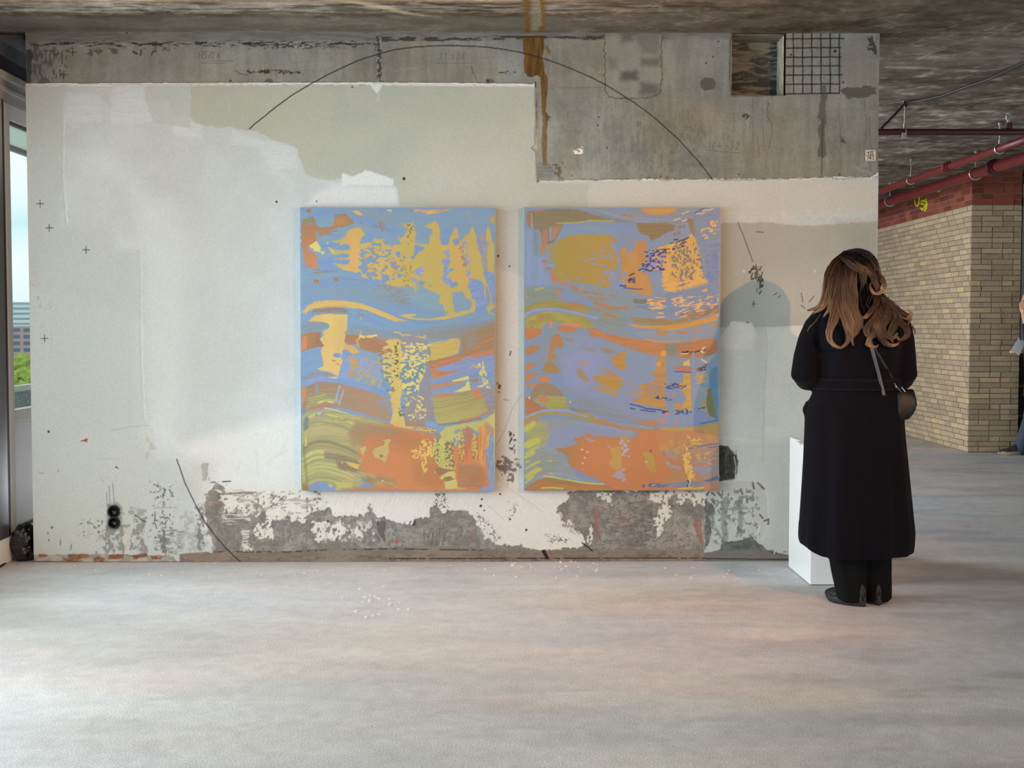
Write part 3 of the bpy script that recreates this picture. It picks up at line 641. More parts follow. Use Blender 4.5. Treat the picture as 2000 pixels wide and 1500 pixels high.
# top smears
p.poly(GT, '640,408 700,407 800,412 800,432 760,440 730,432 700,420 660,412', soft=3, w=4, op=.75, c2=SL, st=(60, 2))
p.poly(SL, '700,425 770,420 820,412 900,410 965,408 965,425 900,430 800,428', soft=4, w=4, op=.7, c2=B, st=(60, 3))
p.poly(SL, '770,408 965,407 965,440 920,470 870,440 820,470 780,450', soft=6, w=3, op=.6)
p.poly(BR, '597,409 608,408 607,416 598,415', w=1.5, c2=BO); p.line((170, 138, 120), '800,412 830,415 870,408', 3, br=.4, soft=1)
p.poly(YY, '688,411 700,412 706,417 709,421 700,420 690,414', w=1); p.poly(YL, '755,409 766,410 765,413 757,412', w=.8); p.poly(YY, '808,408 818,408 830,410 880,408 870,412 845,418 835,419 822,414 809,415', w=1, c2=(190, 150, 130), st=(14, 2))
p.poly(BR, '592,428 613,423 616,437 625,444 648,442 653,434 654,419 672,417 690,430 690,437 678,442 655,446 640,455 625,462 619,471 612,475 604,480 605,490 612,492 618,500 622,506 616,510 625,515 620,521 606,525 598,522 602,515 593,513 592,490 588,472 589,445', w=1.5, c2=BO, st=(14, 16), grad=(600, 430, 610, 520, OR))
p.poly(BO, '593,429 612,423 613,432 594,437', w=1.5); p.line(GT, '596,438 620,435', 3, op=.7, soft=1); p.poly(OR, '655,425 680,424 672,438 650,440', soft=4, w=2, op=.6)
p.poly(SL, '616,453 623,452 625,468 618,468', w=2, soft=1.5, op=.8)
for q in ('632,452 658,451', '634,458 648,456', '612,526 624,527', '613,533 626,532 658,529', '598,522 608,518', '612,446 640,447'): p.line(BR, q, 2, soft=1)
p.poly(B, '618,510 628,508 650,500 652,513 640,520 622,522', w=2)
p.speck((150, 132, 122), '700,432 712,430 722,440 740,430 756,440 758,455 740,450 732,446 722,440 704,446', thr=.48, sx=4, sy=3, soft=4, op=.85)
# big warm yellow area
p.poly(YY, '648,471 665,468 677,460 680,450 690,446 704,444 708,451 715,456 706,466 702,475 704,477 712,475 727,472 731,465 750,467 762,480 771,478 784,476 780,468 773,465.5 787,463 792,455 796,447 788,440 785,437 800,436 807,432 808,445 811,451 815,453 811,460 811,475 838,477 838,462 845,456 844,448 832,444 829,441 845,434 853,432 856,441 860,450 859,464 862,478 872,479 878,465 879,462 884,457 885,447 889,443 893,447 895,460 900,472 905,464 910,460 917,455 920,443 925,443 928,455 931,468 935,485 940,502 943,520 946,540 949,548 953,560 945,556 940,548 925,545 916,545 914,560 920,570 924,578 920,582 927,585 930,588 928,606 925,610 900,616 870,624 862,624 872,616 875,606 870,594 860,592 856,585 862,577 848,571 830,563 822,555 812,548 812,572 806,575 790,570 776,561 760,557 735,544 730,549 706,541 705,531 694,533 682,529 670,527 660,521 652,514 668,515 664,506 650,507 668,500 663,496 650,498 640,484 655,488 664,484 662,477', w=1.3, ws=5, c2=YO, st=(26, 60), grad=(690, 480, 800, 500, YO))
p.poly(OY, '690,447 704,446 706,455 700,475 700,527 684,528 672,500 672,462', soft=6, w=3, op=.6); p.poly(OY, '850,480 900,478 915,560 880,560 885,500', soft=8, w=3, op=.45)
p.poly(YO, '790,480 880,482 870,600 800,570', soft=8, w=3, op=.5)
for q in ('670,477 682,478 684,487 672,489 655,488 660,480', '668,494 682,497 682,502 672,504 655,504', '664,510 672,506 684,508 680,517 668,515', '650,475 664,474 662,484 645,482'): p.poly(B, q, w=1)
p.poly(B, '810,478 828,482 829,487 818,492 812,500 808,500 809,490', w=.8)
for q in ('883,470 890,466 898,466 896,476 888,480', '860,465 878,465 876,478 862,477', '726,474 746,475 744,480 727,480', '747,470 754,469 760,478 754,480', '717,480 724,483 730,488 728,494 718,486', '700,496 717,490 716,494 704,498', '718,504 726,498 728,502 720,506',
          '700,508 712,504 718,512 714,524 704,520 708,512', '708,524 720,520 718,530 711,534', '715,535 734,532 735,538 716,538', '745,540 758,536 762,548 750,552', '866,530 884,524 888,528 870,534', '868,512 880,506 872,535 866,534', '877,550 896,552 893,560 880,562', '812,500 800,502 806,508',
          '816,550 832,550 826,556 816,556', '834,557 844,557 840,560', '812,525 824,524 822,532 814,530', '870,548 884,546 880,551'): p.poly(B, q, w=2, ws=4)
p.speck(B, '700,485 765,480 790,500 785,545 745,556 705,540 698,510', thr=.63, sx=6, sy=4, soft=3, o=1, w=3)
p.speck((190, 130, 110), '700,485 775,480 790,500 785,545 745,556 705,540', thr=.8, sx=4, sy=3, soft=3, o=1)
p.speck(PW, '806,525 830,520 826,552 808,560', thr=.60, sx=5, sy=4, soft=3, o=1); p.speck(PW, '866,488 880,484 880,560 862,560', thr=.62, sx=5, sy=5, soft=3, o=1)
p.speck((130, 104, 74), '793,436 806,434 804,470 796,480', thr=.60, sx=2.2, sy=2.6, soft=2, o=1); p.speck((160, 130, 80), '780,520 806,510 808,570 786,565', thr=.62, sx=2, sy=3, soft=4, o=1, op=.7)
p.speck(PW, '897,475 912,470 916,500 925,545 915,548 905,520', thr=.50, sx=4, sy=5, soft=2, o=2); p.speck((196, 120, 90), '895,475 905,480 912,520 905,525', thr=.55, sx=2, sy=4, soft=2, o=1)
p.poly(PW, '931,462 946,452 948,475 956,474 950,488 950,510 956,540 966,536 967,592 962,590 952,545 941,503 935,486', w=1.2, c2=B, st=(4, 8)); p.speck((196, 150, 90), '932,462 950,455 955,530 946,530 940,500', thr=.55, sx=2.5, sy=4, soft=1.5, o=2)
p.poly(YO, '949,455 953,440 957,450 962,470 965,480 965,533 953,530 951,500 953,480 955,474 949,470', w=.8); p.poly((204, 160, 80), '955,430 962,422 966,421 966,436 956,432', w=.8); p.dot((190, 158, 84), '916,422,3', op=.85)
# slate field under the yellow with its own stalks
p.poly(SL, '806,560 812,576 822,556 830,563 848,571 862,577 857,585 861,592 868,597 872,606 876,612 860,616 840,620 820,620 800,612 770,605 700,585 680,570 700,556 760,560', soft=1, w=.8, c2=(136, 162, 178), st=(40, 10))
p.poly(SL, '883,571 904,569 908,580 921,588 922,598 918,605 889,613 886,600 883,585', w=.8)
p.poly(PW, '917,543 930,552 943,556 946,572 945,582 951,593 930,600 928,586 920,575 916,560', w=.8, c2=B)
p.line(YO, '947,556 948,582', 3); p.line(YO, '952,556 958,580 960,594', 2.6, soft=.5); p.poly(YO, '950,600 958,594 966,595 966,601 958,605 957,610 966,612 966,616 953,612', w=.6); p.line(YY, '862,590 868,597 872,606', 3, br=.3)
p.speck(YO, '860,576 872,578 876,614 868,606 858,590', thr=.45, sx=3, sy=4, soft=1.5, o=1)
# bristle smears left, middle
p.poly((134, 152, 168), '586,556 620,548 680,545 720,555 800,590 870,616 860,622 800,612 740,600 690,588 640,586 600,596 586,605', soft=3, w=2, op=.85, c2=B, st=(90, 1.6))
p.poly((142, 150, 150), '630,565 690,562 720,580 640,585', soft=4, w=2, op=.5, c2=SL, st=(60, 1.5)); p.poly(GT, '716,565 750,558 800,566 800,592 760,590 730,580', soft=3, w=3, op=.75, c2=SL, st=(10, 4))
p.speck((150, 134, 120), '735,555 765,556 800,572 800,600 770,590', thr=.5, sx=4, sy=3, soft=5, op=.6)
for q in ('611,546 623,546 623,553 612,553', '651,541 660,541 661,549 652,549'): p.poly(BR, q, w=1.5, c2=BO)
p.line((150, 132, 118), '668,543 700,548 716,554', 2, op=.8, soft=1)
# the long yellow wave
p.poly(YY, '588,611 595,605 601,597 615,589 640,586 670,587 700,591 730,601 760,613 782,623 803,629 798,630 770,628 745,618 718,607 702,602 690,603 676,600 658,599 640,601 615,602 604,606 597,614 595,611', w=.7, c2=OY, st=(50, 3))
p.poly(YY, '778,617 790,614 811,613 812,616 800,619 815,622 840,622 870,617 905,607 929,603 926,609 900,616 870,624 840,627 820,626 800,623', w=.6, c2=YO)
p.poly((140, 122, 96), '612,604 640,600 672,602 684,610 640,610 608,612', soft=1, w=1.5, c2=(150, 134, 128), st=(40, 1.6)); p.line(GT, '614,611 650,612 684,613', 2, soft=1)
p.poly(YY, '603,626 615,616 640,613 680,615 678,625 679,640 675,650 672,665 675,670 672,680 665,695 672,712 664,722 662,733 665,737 640,726 617,720 630,716 631,705 628,695 624,690 629,680 633,675 625,662 633,655 629,648 636,645 644,640 644,634 636,630 622,628 606,629', w=1.2, ws=6, c2=(232, 190, 100), st=(20, 50), grad=(655, 620, 665, 730, (232, 184, 112)))
p.poly((214, 170, 104), '655,625 678,620 676,680 655,690', soft=8, w=3, op=.6)
p.poly(GT, '588,632 610,628 640,632 643,638 625,645 632,650 588,655', soft=2, w=2, op=.8, c2=(128, 144, 160), st=(40, 2))
p.poly(BR, '589,656 600,650 625,648 628,655 624,662 633,676 620,678 590,686', soft=1, w=1.5, c2=(160, 116, 78), st=(10, 12)); p.poly(OR, '589,658 600,655 600,682 589,686', soft=2, w=1.5)
p.poly(SL, '589,688 626,680 628,690 632,715 617,720 622,728 589,726', soft=1.5, w=2, c2=B, st=(40, 2)); p.poly(MV, '588,738 610,728 640,726 660,735 640,738 600,742', soft=2, w=2, c2=(140, 140, 150), st=(40, 2), op=.85)
p.poly(YL, '636,740 642,736 660,736 656,743', w=.6)
# centre band of slate, brown
p.poly(B, '684,605 700,604 770,628 870,625 940,612 967,615 967,632 900,640 800,655 760,645 690,632 679,640 680,616', soft=2, w=2, c2=SL, st=(60, 3))
p.poly(GT, '680,638 720,640 790,650 840,640 900,632 966,625 966,660 900,655 840,660 760,668 700,660 672,650', soft=3, w=3, op=.85, c2=(132, 150, 168), st=(60, 1.8))
p.poly((146, 142, 120), '830,650 880,645 950,630 966,622 966,640 900,660 840,664', soft=3, w=3, op=.6, c2=MV, st=(50, 1.6))
p.poly(BR, '676,652 700,655 730,658 770,668 790,680 770,692 730,688 705,682 700,670 685,674 673,669', soft=1, w=1.5, c2=(176, 126, 96), st=(20, 8)); p.poly((180, 140, 126), '730,660 790,662 800,675 760,672', soft=3, w=2, op=.7)
p.line((212, 160, 80), '704,646 703,660 697,665 700,676', 4, w=2, soft=1); p.speck(YL, '702,654 736,654 736,658 702,660', thr=.4, sx=5, sy=2, soft=1); p.poly(OY, '672,672 690,676 705,690 695,694 675,690 668,685', w=2)
p.dot(BR, '701,614,3 708,615,3', op=.5); p.dot(YY, '705,622,2.5', op=.7)
# brown blob right, yellow island, orange smears
p.poly(BO, '900,655 940,640 966,630 966,700 940,690 905,710 880,705 835,715 830,705 900,690', soft=3, w=3, c2=(176, 132, 100), st=(40, 2.5))
p.poly((156, 140, 130), '905,650 925,645 935,670 915,690', soft=5, w=3, op=.8); p.poly(OR, '830,715 860,705 905,692 940,670 966,650 966,662 920,690 880,710 850,722 835,728', soft=3, w=3, c2=BR, st=(40, 2.5))
p.poly(YO, '835,672 850,668 872,665 882,661 895,661 900,668 897,680 895,690 870,698 850,703 838,704 825,710 832,700 843,690 838,680', w=.9, c2=(212, 180, 98)); p.line(YY, '770,648 780,650 787,656 792,654 802,655', 2.6); p.speck(YL, '808,654 832,656 832,664 810,660', thr=.4, sx=4, sy=3, soft=1)
p.poly(OR, '838,722 880,708 930,690 966,680 966,700 910,715 870,728 845,738', soft=2.5, w=2.5, c2=(190, 124, 96), st=(30, 3)); p.poly(PW, '850,720 900,705 966,690 966,730 930,730 880,740 845,748 838,745 880,730', soft=2, w=3, c2=(140, 150, 180), st=(50, 2.2))
p.poly(OR, '845,735 870,727 895,722 890,727 868,735 845,738', w=2, c2=BR, op=.9); p.poly(OR, '838,753 870,748 900,744 905,747 870,755 842,760', soft=2, w=2, op=.85); p.line(PW, '902,702 919,697', 4, soft=1)
p.poly((146, 150, 166), '835,760 880,752 920,750 940,745 966,735 966,780 945,770 900,765 850,770', soft=2, w=3, op=.8, c2=PW, st=(40, 2))
p.poly(YL, '883,743 915,734 916,741 884,746', w=.6); p.poly(YL, '887,766 908,754 913,744 916,746 918,757 920,762 890,766', w=.8); p.poly(YL, '930,756 945,750 950,745 955,747 940,757', w=1)
p.speck(YL, '935,708 944,706 950,730 955,755 963,760 955,762 944,750 936,728 932,712', thr=.42, sx=3.2, sy=4, soft=2, o=2)
p.poly((176, 128, 92), '918,742 935,738 935,744 922,746', w=1); p.speck(YY, '920,711 935,710 934,722 920,720', thr=.5, sx=5, sy=2, soft=2)
# stipple column, centre
p.poly(YY, '752,668 760,663 775,662 782,665 784,680 786,700 788,720 786,760 782,790 790,820 792,836 760,828 765,815 768,800 758,785 765,775 758,768 765,758 758,745 752,740 745,715 750,700 742,690 750,682 745,678 760,674', w=2.5, ws=5, c2=(216, 188, 104), st=(8, 20))
p.poly(SL, '695,690 725,690 740,700 748,720 745,745 752,765 720,758 680,742 662,738 662,725 666,712 675,700 672,694', w=2.5, ws=7, c2=PW, st=(10, 6)); p.poly(B, '650,692 656,689 664,690 666,695 662,699 652,698', w=.8); p.poly(B, '669,684 676,682 685,688 690,694 678,698 672,694', w=1)
p.speck((204, 160, 92), '690,695 748,700 748,760 720,758 680,735', thr=.57, sx=5.5, sy=4, soft=3, o=2, op=.9); p.poly((210, 152, 88), '679,695 690,694 697,718 690,716 684,708', w=2, op=.9); p.poly((204, 146, 86), '678,726 690,724 694,735 684,737', w=2); p.line((150, 116, 78), '649,704 656,705', 1.6); p.line((150, 116, 78), '657,710 662,712', 1.6)
p.speck((168, 126, 92), '730,682 765,682 765,700 745,700', thr=.46, sx=6, sy=2.4, soft=2, o=1); p.speck((126, 138, 140), '745,700 770,700 770,765 748,765', thr=.56, sx=6, sy=3, soft=3, o=1); p.speck((110, 104, 70), '770,670 778,668 778,740 770,740', thr=.62, sx=4, sy=2, soft=1.5, o=1)
p.poly(MV, '784,660 800,655 835,662 838,672 843,690 835,702 810,708 785,700', soft=1, w=2, op=.85, c2=(140, 146, 160), st=(20, 3)); p.speck(YL, '782,668 840,672 838,705 825,712 782,706', thr=.52, sx=5.5, sy=2.6, soft=1, o=2)
p.poly(YL, '782,706 825,708 832,718 828,735 820,748 818,765 790,772 784,750', w=2); p.speck((122, 144, 160), '780,706 827,708 830,730 818,752 815,770 786,775 780,740', thr=.50, sx=4.6, sy=3.4, soft=1, o=1, w=2)
p.poly((142, 148, 168), '832,705 842,725 840,745 846,775 830,790 815,770 822,750 828,735', soft=1.5, w=3, c2=MV, st=(5, 4), op=.95)
p.poly((148, 146, 152), '788,775 815,768 840,775 850,800 848,818 830,828 800,826 790,815', w=2, c2=MV, st=(10, 5)); p.speck(YL, '786,772 835,772 832,822 795,825', thr=.60, sx=4.5, sy=4, soft=2, o=2, w=2); p.poly(PW, '838,778 844,774 846,778 841,782', w=.8); p.speck((104, 120, 110), '778,796 790,795 790,815 780,812', thr=.45, sx=3, sy=2.4, soft=1.5, o=1)
# left brown band and its arc
p.poly((160, 128, 98), '598,755 612,745 650,744 670,750 720,764 760,778 765,790 757,800 766,812 760,822 720,812 690,802 660,796 630,795 600,802 592,808 590,785', soft=1.5, w=2, c2=(176, 136, 106), st=(40, 6), grad=(610, 780, 740, 790, (178, 138, 112)))
p.poly(B, '600,742 625,734 650,738 700,745 745,760 765,772 745,770 700,757 660,748 620,745 604,752 598,757', soft=1.5, w=1.5, c2=PW, st=(50, 2)); p.poly(OR, '590,756 598,755 597,775 592,790 589,780', soft=1, w=1); p.speck((142, 150, 168), '730,775 765,780 762,800 735,795', thr=.45, sx=5, sy=4, soft=5, op=.8)
p.poly((150, 146, 104), '602,775 630,768 660,772 665,788 640,786 615,792 598,800', soft=3, w=2, op=.8, c2=(190, 182, 110), st=(30, 1.6)); p.line(YL, '618,788 632,783 650,786', 3, br=.3, soft=1)
p.line((134, 154, 184), '618,752 620,768', 4, soft=1.5); p.line((150, 165, 200), '664,754 658,772 656,785', 4, soft=1); p.line((160, 165, 196), '671,762 666,778 662,790', 3, soft=1)
p.poly((214, 120, 88), '600,803 605,797 620,794 633,795 632,798 612,799', w=.6); p.line((238, 196, 116), '634,797 655,801 680,808', 2.2); p.line((222, 160, 106), '680,808 710,815 745,824', 2, w=.8); p.line((206, 128, 88), '710,816 745,824 775,832', 3, soft=1)
# bottom left: olive bristle curves
p.poly(OL, '590,812 605,803 640,800 680,808 740,822 770,835 780,860 770,900 720,905 690,960 588,960', soft=1, w=1, c2=(190, 170, 116), st=(70, 2.4))
def bow(x0, x1, y, k=1.0, d=13): return ' '.join(f'{x:.1f},{y + d * ((x - 625) / 60) ** 2 * (1 if x > 625 else 4.2 * k) + (0 if x < 625 else (x - 625) * .06):.1f}' for x in np.linspace(x0, x1, 12))
for y, x1, c, w_ in ((808, 690, YG, 4), (815, 700, (184, 164, 114), 3), (824, 700, (158, 138, 102), 3), (833, 705, (196, 174, 116), 3), (840, 700, (190, 166, 112), 4), (850, 700, (176, 162, 108), 3), (862, 705, (140, 126, 94), 6), (870, 700, (156, 142, 100), 4), (876, 690, (168, 148, 108), 3),
                   (881, 634, YG, 7), (888, 634, (168, 162, 104), 3), (893, 634, (214, 204, 124), 5), (897, 655, (160, 154, 106), 4), (904, 660, (196, 186, 118), 4), (911, 690, (206, 192, 122), 4), (919, 700, (206, 186, 114), 5), (926, 700, (176, 164, 108), 3), (932, 720, (150, 142, 98), 3), (936, 720, (188, 176, 116), 4), (943, 720, (176, 160, 104), 3), (950, 710, (206, 182, 104), 4)):
    p.line(c, bow(594, x1, y), w_, op=.8, soft=1.6, w=1, ws=20)
p.poly((146, 126, 96), '634,881 660,885 700,900 706,912 700,918 660,905 655,898 634,895', soft=2, w=2, c2=(168, 146, 108), st=(40, 2)); p.poly((150, 118, 92), '658,903 700,910 705,925 660,915', soft=3, w=2, op=.9)
p.poly((126, 132, 128), '594,818 600,812 604,818 602,835 596,842 592,835', soft=1.5, w=1.5); p.line(YL, '597,856 598,870 594,870', 2); p.line((142, 128, 80), '593,870 600,950', 5, soft=2, op=.6)
p.poly(B, '603,955 606,947 620,940 636,941 642,948 655,950 655,957 690,956 690,962 600,962', w=1, c2=(140, 150, 190)); p.poly(YG, '643,945 649,948 647,952 643,950', w=.6); p.poly((160, 124, 76), '591,945 601,948 604,956 597,960 591,958', soft=1, w=1); p.poly((140, 144, 160), '602,950 622,948 630,956 605,958', soft=2, w=1, op=.7)
p.poly((206, 182, 106), '653,940 700,944 700,948 660,954', soft=1, w=1.5, op=.9); p.speck((160, 150, 100), '640,812 690,818 690,826 640,818', thr=.5, sx=3, sy=2.5, soft=2)
p.speck((150, 140, 160), '615,806 640,805 640,814 615,812', thr=.5, sx=3, sy=2.4, soft=1.5, o=1)
# big orange field bottom
p.poly(OR, '690,836 720,830 770,833 800,838 850,850 862,870 900,870 930,855 967,830 967,962 655,962 700,955 735,950 720,940 700,915 705,900 700,885 706,862', soft=4, w=3, c2=(204, 128, 84), st=(50, 14), grad=(720, 840, 800, 930, (218, 134, 84)))
p.poly((160, 136, 100), '696,822 760,832 790,846 770,850 720,850 706,870 690,870 680,850', soft=5, w=4, op=.85, c2=(176, 132, 96), st=(30, 3)); p.poly(BR, '720,850 800,842 850,860 850,900 800,880 740,870', soft=14, w=5, op=.55); p.poly(BR, '805,900 870,905 880,940 860,955 810,940', soft=8, w=4, op=.5)
p.poly(BO, '700,918 730,926 770,935 775,950 720,945 690,950 690,935', soft=4, w=3, op=.8, c2=(186, 172, 116), st=(18, 5)); p.poly((200, 130, 84), '690,953 770,952 800,960 660,960', soft=2, w=1, op=.8)
p.poly(YY, '674,902 690,904 704,908 700,911 701,917 692,914 681,909', w=.6); p.poly((206, 176, 112), '702,875 712,873 715,870 714,880 710,885 710,890 705,885 704,880', w=.8)
p.poly((204, 172, 104), '728,883 732,875 740,872 750,870 752,862 745,860 762,857 763,860 758,868 760,880 757,890 755,898 752,905 745,898 735,895 730,890', w=.8); p.poly((160, 118, 80), '741,888 748,888 748,893 743,894', w=.6)
p.poly(YY, '766,822 790,820 792,832 820,834 850,838 853,848 846,846 830,842 800,838 770,832', w=1.2); p.speck((190, 130, 88), '800,834 850,838 850,846 820,842', thr=.55, sx=3, sy=2, soft=1, o=1)
p.speck((236, 190, 100), '802,880 822,868 822,860 832,856 842,862 845,878 845,895 832,895 825,897 805,896', thr=.45, sx=3.2, sy=2.6, soft=2, o=2, w=2); p.speck((232, 190, 90), '825,895 833,893 835,920 828,924 824,912', thr=.36, sx=2.6, sy=3.2, soft=1, o=1)
p.poly((204, 194, 116), '848,855 855,850 862,842 870,835 900,828 940,822 966,806 967,840 962,835 958,850 953,880 945,860 935,845 920,835 915,838 903,836 888,840 886,850 884,880 886,900 890,915 880,918 868,917 858,912 853,905 848,895 845,880', w=1.6, ws=4, c2=(198, 184, 100), st=(12, 18))
p.poly(MV, '848,842 858,845 863,852 855,862 848,855', w=1); p.speck((150, 124, 80), '845,860 858,858 862,908 848,905', thr=.52, sx=3, sy=3, soft=2, o=2); p.speck((140, 116, 90), '868,860 886,862 888,915 868,912', thr=.48, sx=3.2, sy=2.6, soft=2, o=2); p.poly((160, 120, 88), '850,912 868,915 885,918 890,922 870,925 858,928 852,920', w=1.5)
p.poly((210, 196, 116), '858,933 865,928 875,921 888,920 890,935 893,945 893,952 911,953 908,955 868,955 870,947 866,943 880,938 888,936 880,930 868,933 862,937', w=1.2); p.poly((156, 126, 84), '866,934 876,930 889,936 872,940', w=.8)
for q in ('898,838 905,835 906,870 907,885 903,892 908,905 900,896 895,880 897,860', '922,850 930,846 932,870 933,890 934,904 927,898 922,880'): p.poly((204, 178, 94), q, w=2, ws=3)
p.speck(BR, '895,840 908,838 910,905 896,900', thr=.53, sx=2.4, sy=3.2, soft=2, o=1); p.speck(BR, '920,850 934,848 935,900 922,900', thr=.56, sx=2.4, sy=3.2, soft=2, o=1)
p.speck((214, 186, 96), '883,840 898,845 900,885 884,875', thr=.58, sx=2.6, sy=4, soft=3, o=1); p.poly((196, 124, 92), '908,836 915,832 922,842 922,860 910,900 908,870', w=1.5, soft=1)
p.poly(OR, '935,835 948,825 954,830 952,860 952,895 945,915 936,905 934,870', soft=2, w=2, c2=(232, 160, 92), st=(2, 20)); p.poly(BR, '895,905 940,910 950,930 945,955 895,952', soft=4, w=3, op=.8, c2=(176, 132, 100), st=(20, 12))
p.poly((150, 160, 186), '955,850 962,845 966,860 966,950 958,955 952,930 953,905 948,880 955,870', soft=1.2, w=2, c2=B, st=(4, 12)); p.poly(PW, '940,952 966,948 966,960 935,958', soft=2, w=1); p.poly(MV, '950,822 962,835 960,846 952,850', soft=2, w=2, op=.7)
p.poly((206, 196, 96), '964,800 968,800 968,960 966.4,960', w=.3); p.poly((156, 140, 92), '845,775 880,770 930,762 945,770 955,800 930,815 880,826 855,828 848,815', soft=1.5, w=2, c2=(178, 160, 104), st=(50, 2.2), grad=(890, 765, 895, 825, (190, 176, 104)))
p.poly(OR, '842,770 880,768 900,772 860,778', soft=2, w=1.5, op=.8); p.poly(OR, '922,762 938,758 942,775 935,782 924,772', soft=2, w=2, op=.9); p.poly(MV, '940,760 966,758 967,805 958,810 950,795', soft=2, w=2, c2=(150, 150, 170), st=(10, 3)); p.line((206, 130, 88), '900,822 935,814 960,802', 4, soft=1.5); p.line((150, 124, 80), '856,829 900,826 940,816', 2, soft=1)
p.poly(PW, '830,824 856,826 855,834 832,832', soft=1, w=1); p.poly((168, 136, 112), '790,820 830,824 830,834 792,832', w=1, soft=1); p.dot((240, 210, 180), '850,922,1.2 747,939,1.4 668,904,1.2 587,458,1.4 587,470,1.6 640,475,1.4'); p.line((236, 206, 110), '642,483 652,494', 1.4)
p.poly(YL, '604,480 618,470 621,475 627,484 626,490 633,491 634,494 630,498 627,492 614,490 610,491 613,486 606,484', w=.8)
p.C *= (1 + (fb(U / 2, V / 2, 5, 2) - .5) * .045)[..., None]
def canvas_obj(p, X, Z, yf, G, label, grp, side):
    ny, nx = X.shape; lum = p.C.mean(-1, keepdims=True); p.C = (lum + (p.C - lum) * .93) * .885 * np.array((.92, .985, 1.01), np.float32)
    rel = (fb(p.U / 9, p.fl(p.U, p.V) / 1.5, 9, 2) - .5) * .0006
    cx, cz, w, h, rot = G
    root = empty('abstract_painting', (cx, YW - .02, cz - h / 2), label, 'painting', grp)
    Vv = np.stack([X, np.full_like(X, yf) + rel, Z], -1).reshape(-1, 3); C = np.clip(lin(np.clip(p.C, 0, 255)) / KP, 0, .93).reshape(-1, 3)
    me = mesh_np('painted_canvas', Vv, grid_faces(ny, nx)[:, ::-1], True); set_col(me, C)
    link('painted_canvas', me, M_art, root)
    mb = MB(); cr, sr = math.cos(rot), math.sin(rot)
    def q(a, b, y): return (cx + a * cr + b * sr, y, cz - a * sr + b * cr)
    y0, y1 = yf + .0006, YW - .003
    def bar(a0, a1, b0, b1, ya, yb, col):
        mb.add([q(a, b, y) for b in (b0, b1) for y in (ya, yb) for a in (a0, a1)], [(0, 1, 3, 2), (4, 6, 7, 5), (0, 4, 5, 1), (2, 3, 7, 6), (0, 2, 6, 4), (1, 5, 7, 3)], lin(col) / KP)
    e = w / 2 + .0012; g = h / 2 + .0012
    bar(-e, -e + .003, -g, g, y0, y1, side[0]); bar(e - .003, e, -g, g, y0, y1, side[1]); bar(-e, e, g - .003, g, y0, y1, side[2]); bar(-e, e, -g, -g + .003, y0, y1, side[3])
    mb.build('canvas_edge', M_art2, root, color=True)
    mb = MB()
    for a0, a1, b0, b1 in ((-e + .004, -e + .045, -g + .004, g - .004), (e - .045, e - .004, -g + .004, g - .004), (-e + .045, e - .045, g - .045, g - .004), (-e + .045, e - .045, -g + .004, -g + .045), (-e + .045, e - .045, -.02, .02)):
        mb.add([q(a, b, y) for b in (b0, b1) for y in (y0 + .008, y1) for a in (a0, a1)], [(0, 1, 3, 2), (4, 6, 7, 5), (0, 4, 5, 1), (2, 3, 7, 6), (0, 2, 6, 4), (1, 5, 7, 3)])
    mb.build('stretcher_frame', M_wood, root)
M_art = mat('oil_paint', rough=.42, attr='Col', spec=.35); M_art2 = mat('canvas_edge', rough=.7, attr='Col', spec=.3); M_wood = mat('pine', (196, 164, 120), rough=.7, nscale=30, namt=.15, streak=(1, 1, 8))
GRP = None
canvas_obj(p, X1, Z1, yf, G1, 'left of two large abstract paintings, yellow stalks over blue, orange lower half', GRP, ((150, 160, 170), (196, 180, 120), (140, 150, 170), (120, 130, 130)))
X2, Z2, yf, G2 = canvas_grid(1214.5, 405.5, 957.5, 1023.2, 1405, 0.0)
U, V = proj(X2, yf, Z2); p = Paint(U, V, (133, 152, 184))
p.flow = flowf([1020, 1040, 1070, 1100, 1150, 1200, 1250, 1300, 1350, 1410], 615, [622, 608, 603, 604, 616, 632, 642, 643, 634, 618], 820, [826, 812, 802, 803, 816, 828, 834, 836, 832, 818])
W_ = '1018,400 1410,400 1410,965 1018,965'
GS = (138, 152, 164); LV = (144, 152, 186); OG = (176, 146, 78); OLV = (172, 156, 84)
p.poly(GS, W_, w=0, c2=(132, 150, 190), st=(60, 10))
# top: olive bar and smears
p.poly((138, 126, 96), '1030,413 1060,409 1110,408 1160,414 1210,426 1240,435 1200,432 1150,431 1130,434 1090,436 1100,440 1085,470 1080,475 1060,480 1058,460 1052,448 1042,449 1036,430', soft=2, w=1.5, c2=(146, 128, 100), st=(50, 5))
p.poly((176, 120, 78), '1028,416 1034,418 1037,430 1036,448 1031,440 1028,428', soft=1, w=1); p.line((190, 126, 84), '1045,413 1065,410', 3, soft=1.2)
p.poly((178, 132, 100), '1060,450 1070,446 1071,470 1068,478 1060,480 1058,465', soft=2, w=1.5); p.poly((180, 136, 100), '1078,444 1098,440 1090,455 1084,468 1078,470', soft=2, w=1.5); p.line(PW, '1075,445 1075,468', 4, soft=1.2); p.line((150, 164, 206), '1038,418 1040,448', 2.5, soft=1, op=.8)
p.poly(PW, '1024,450 1045,452 1045,500 1060,500 1062,530 1072,540 1080,560 1060,570 1026,560', soft=4, w=2, c2=(134, 156, 186), st=(6, 60)); p.poly((124, 144, 152), '1041,450 1050,452 1050,498 1042,498', soft=2, w=1, op=.8)
p.poly((126, 152, 196), '1100,446 1150,440 1190,445 1240,455 1200,460 1160,457 1120,458 1090,466 1086,468', soft=3, w=2, c2=SL, st=(40, 3)); p.line((196, 182, 84), '1088,436 1130,435 1150,431 1200,431', 2, soft=.8, br=.2)
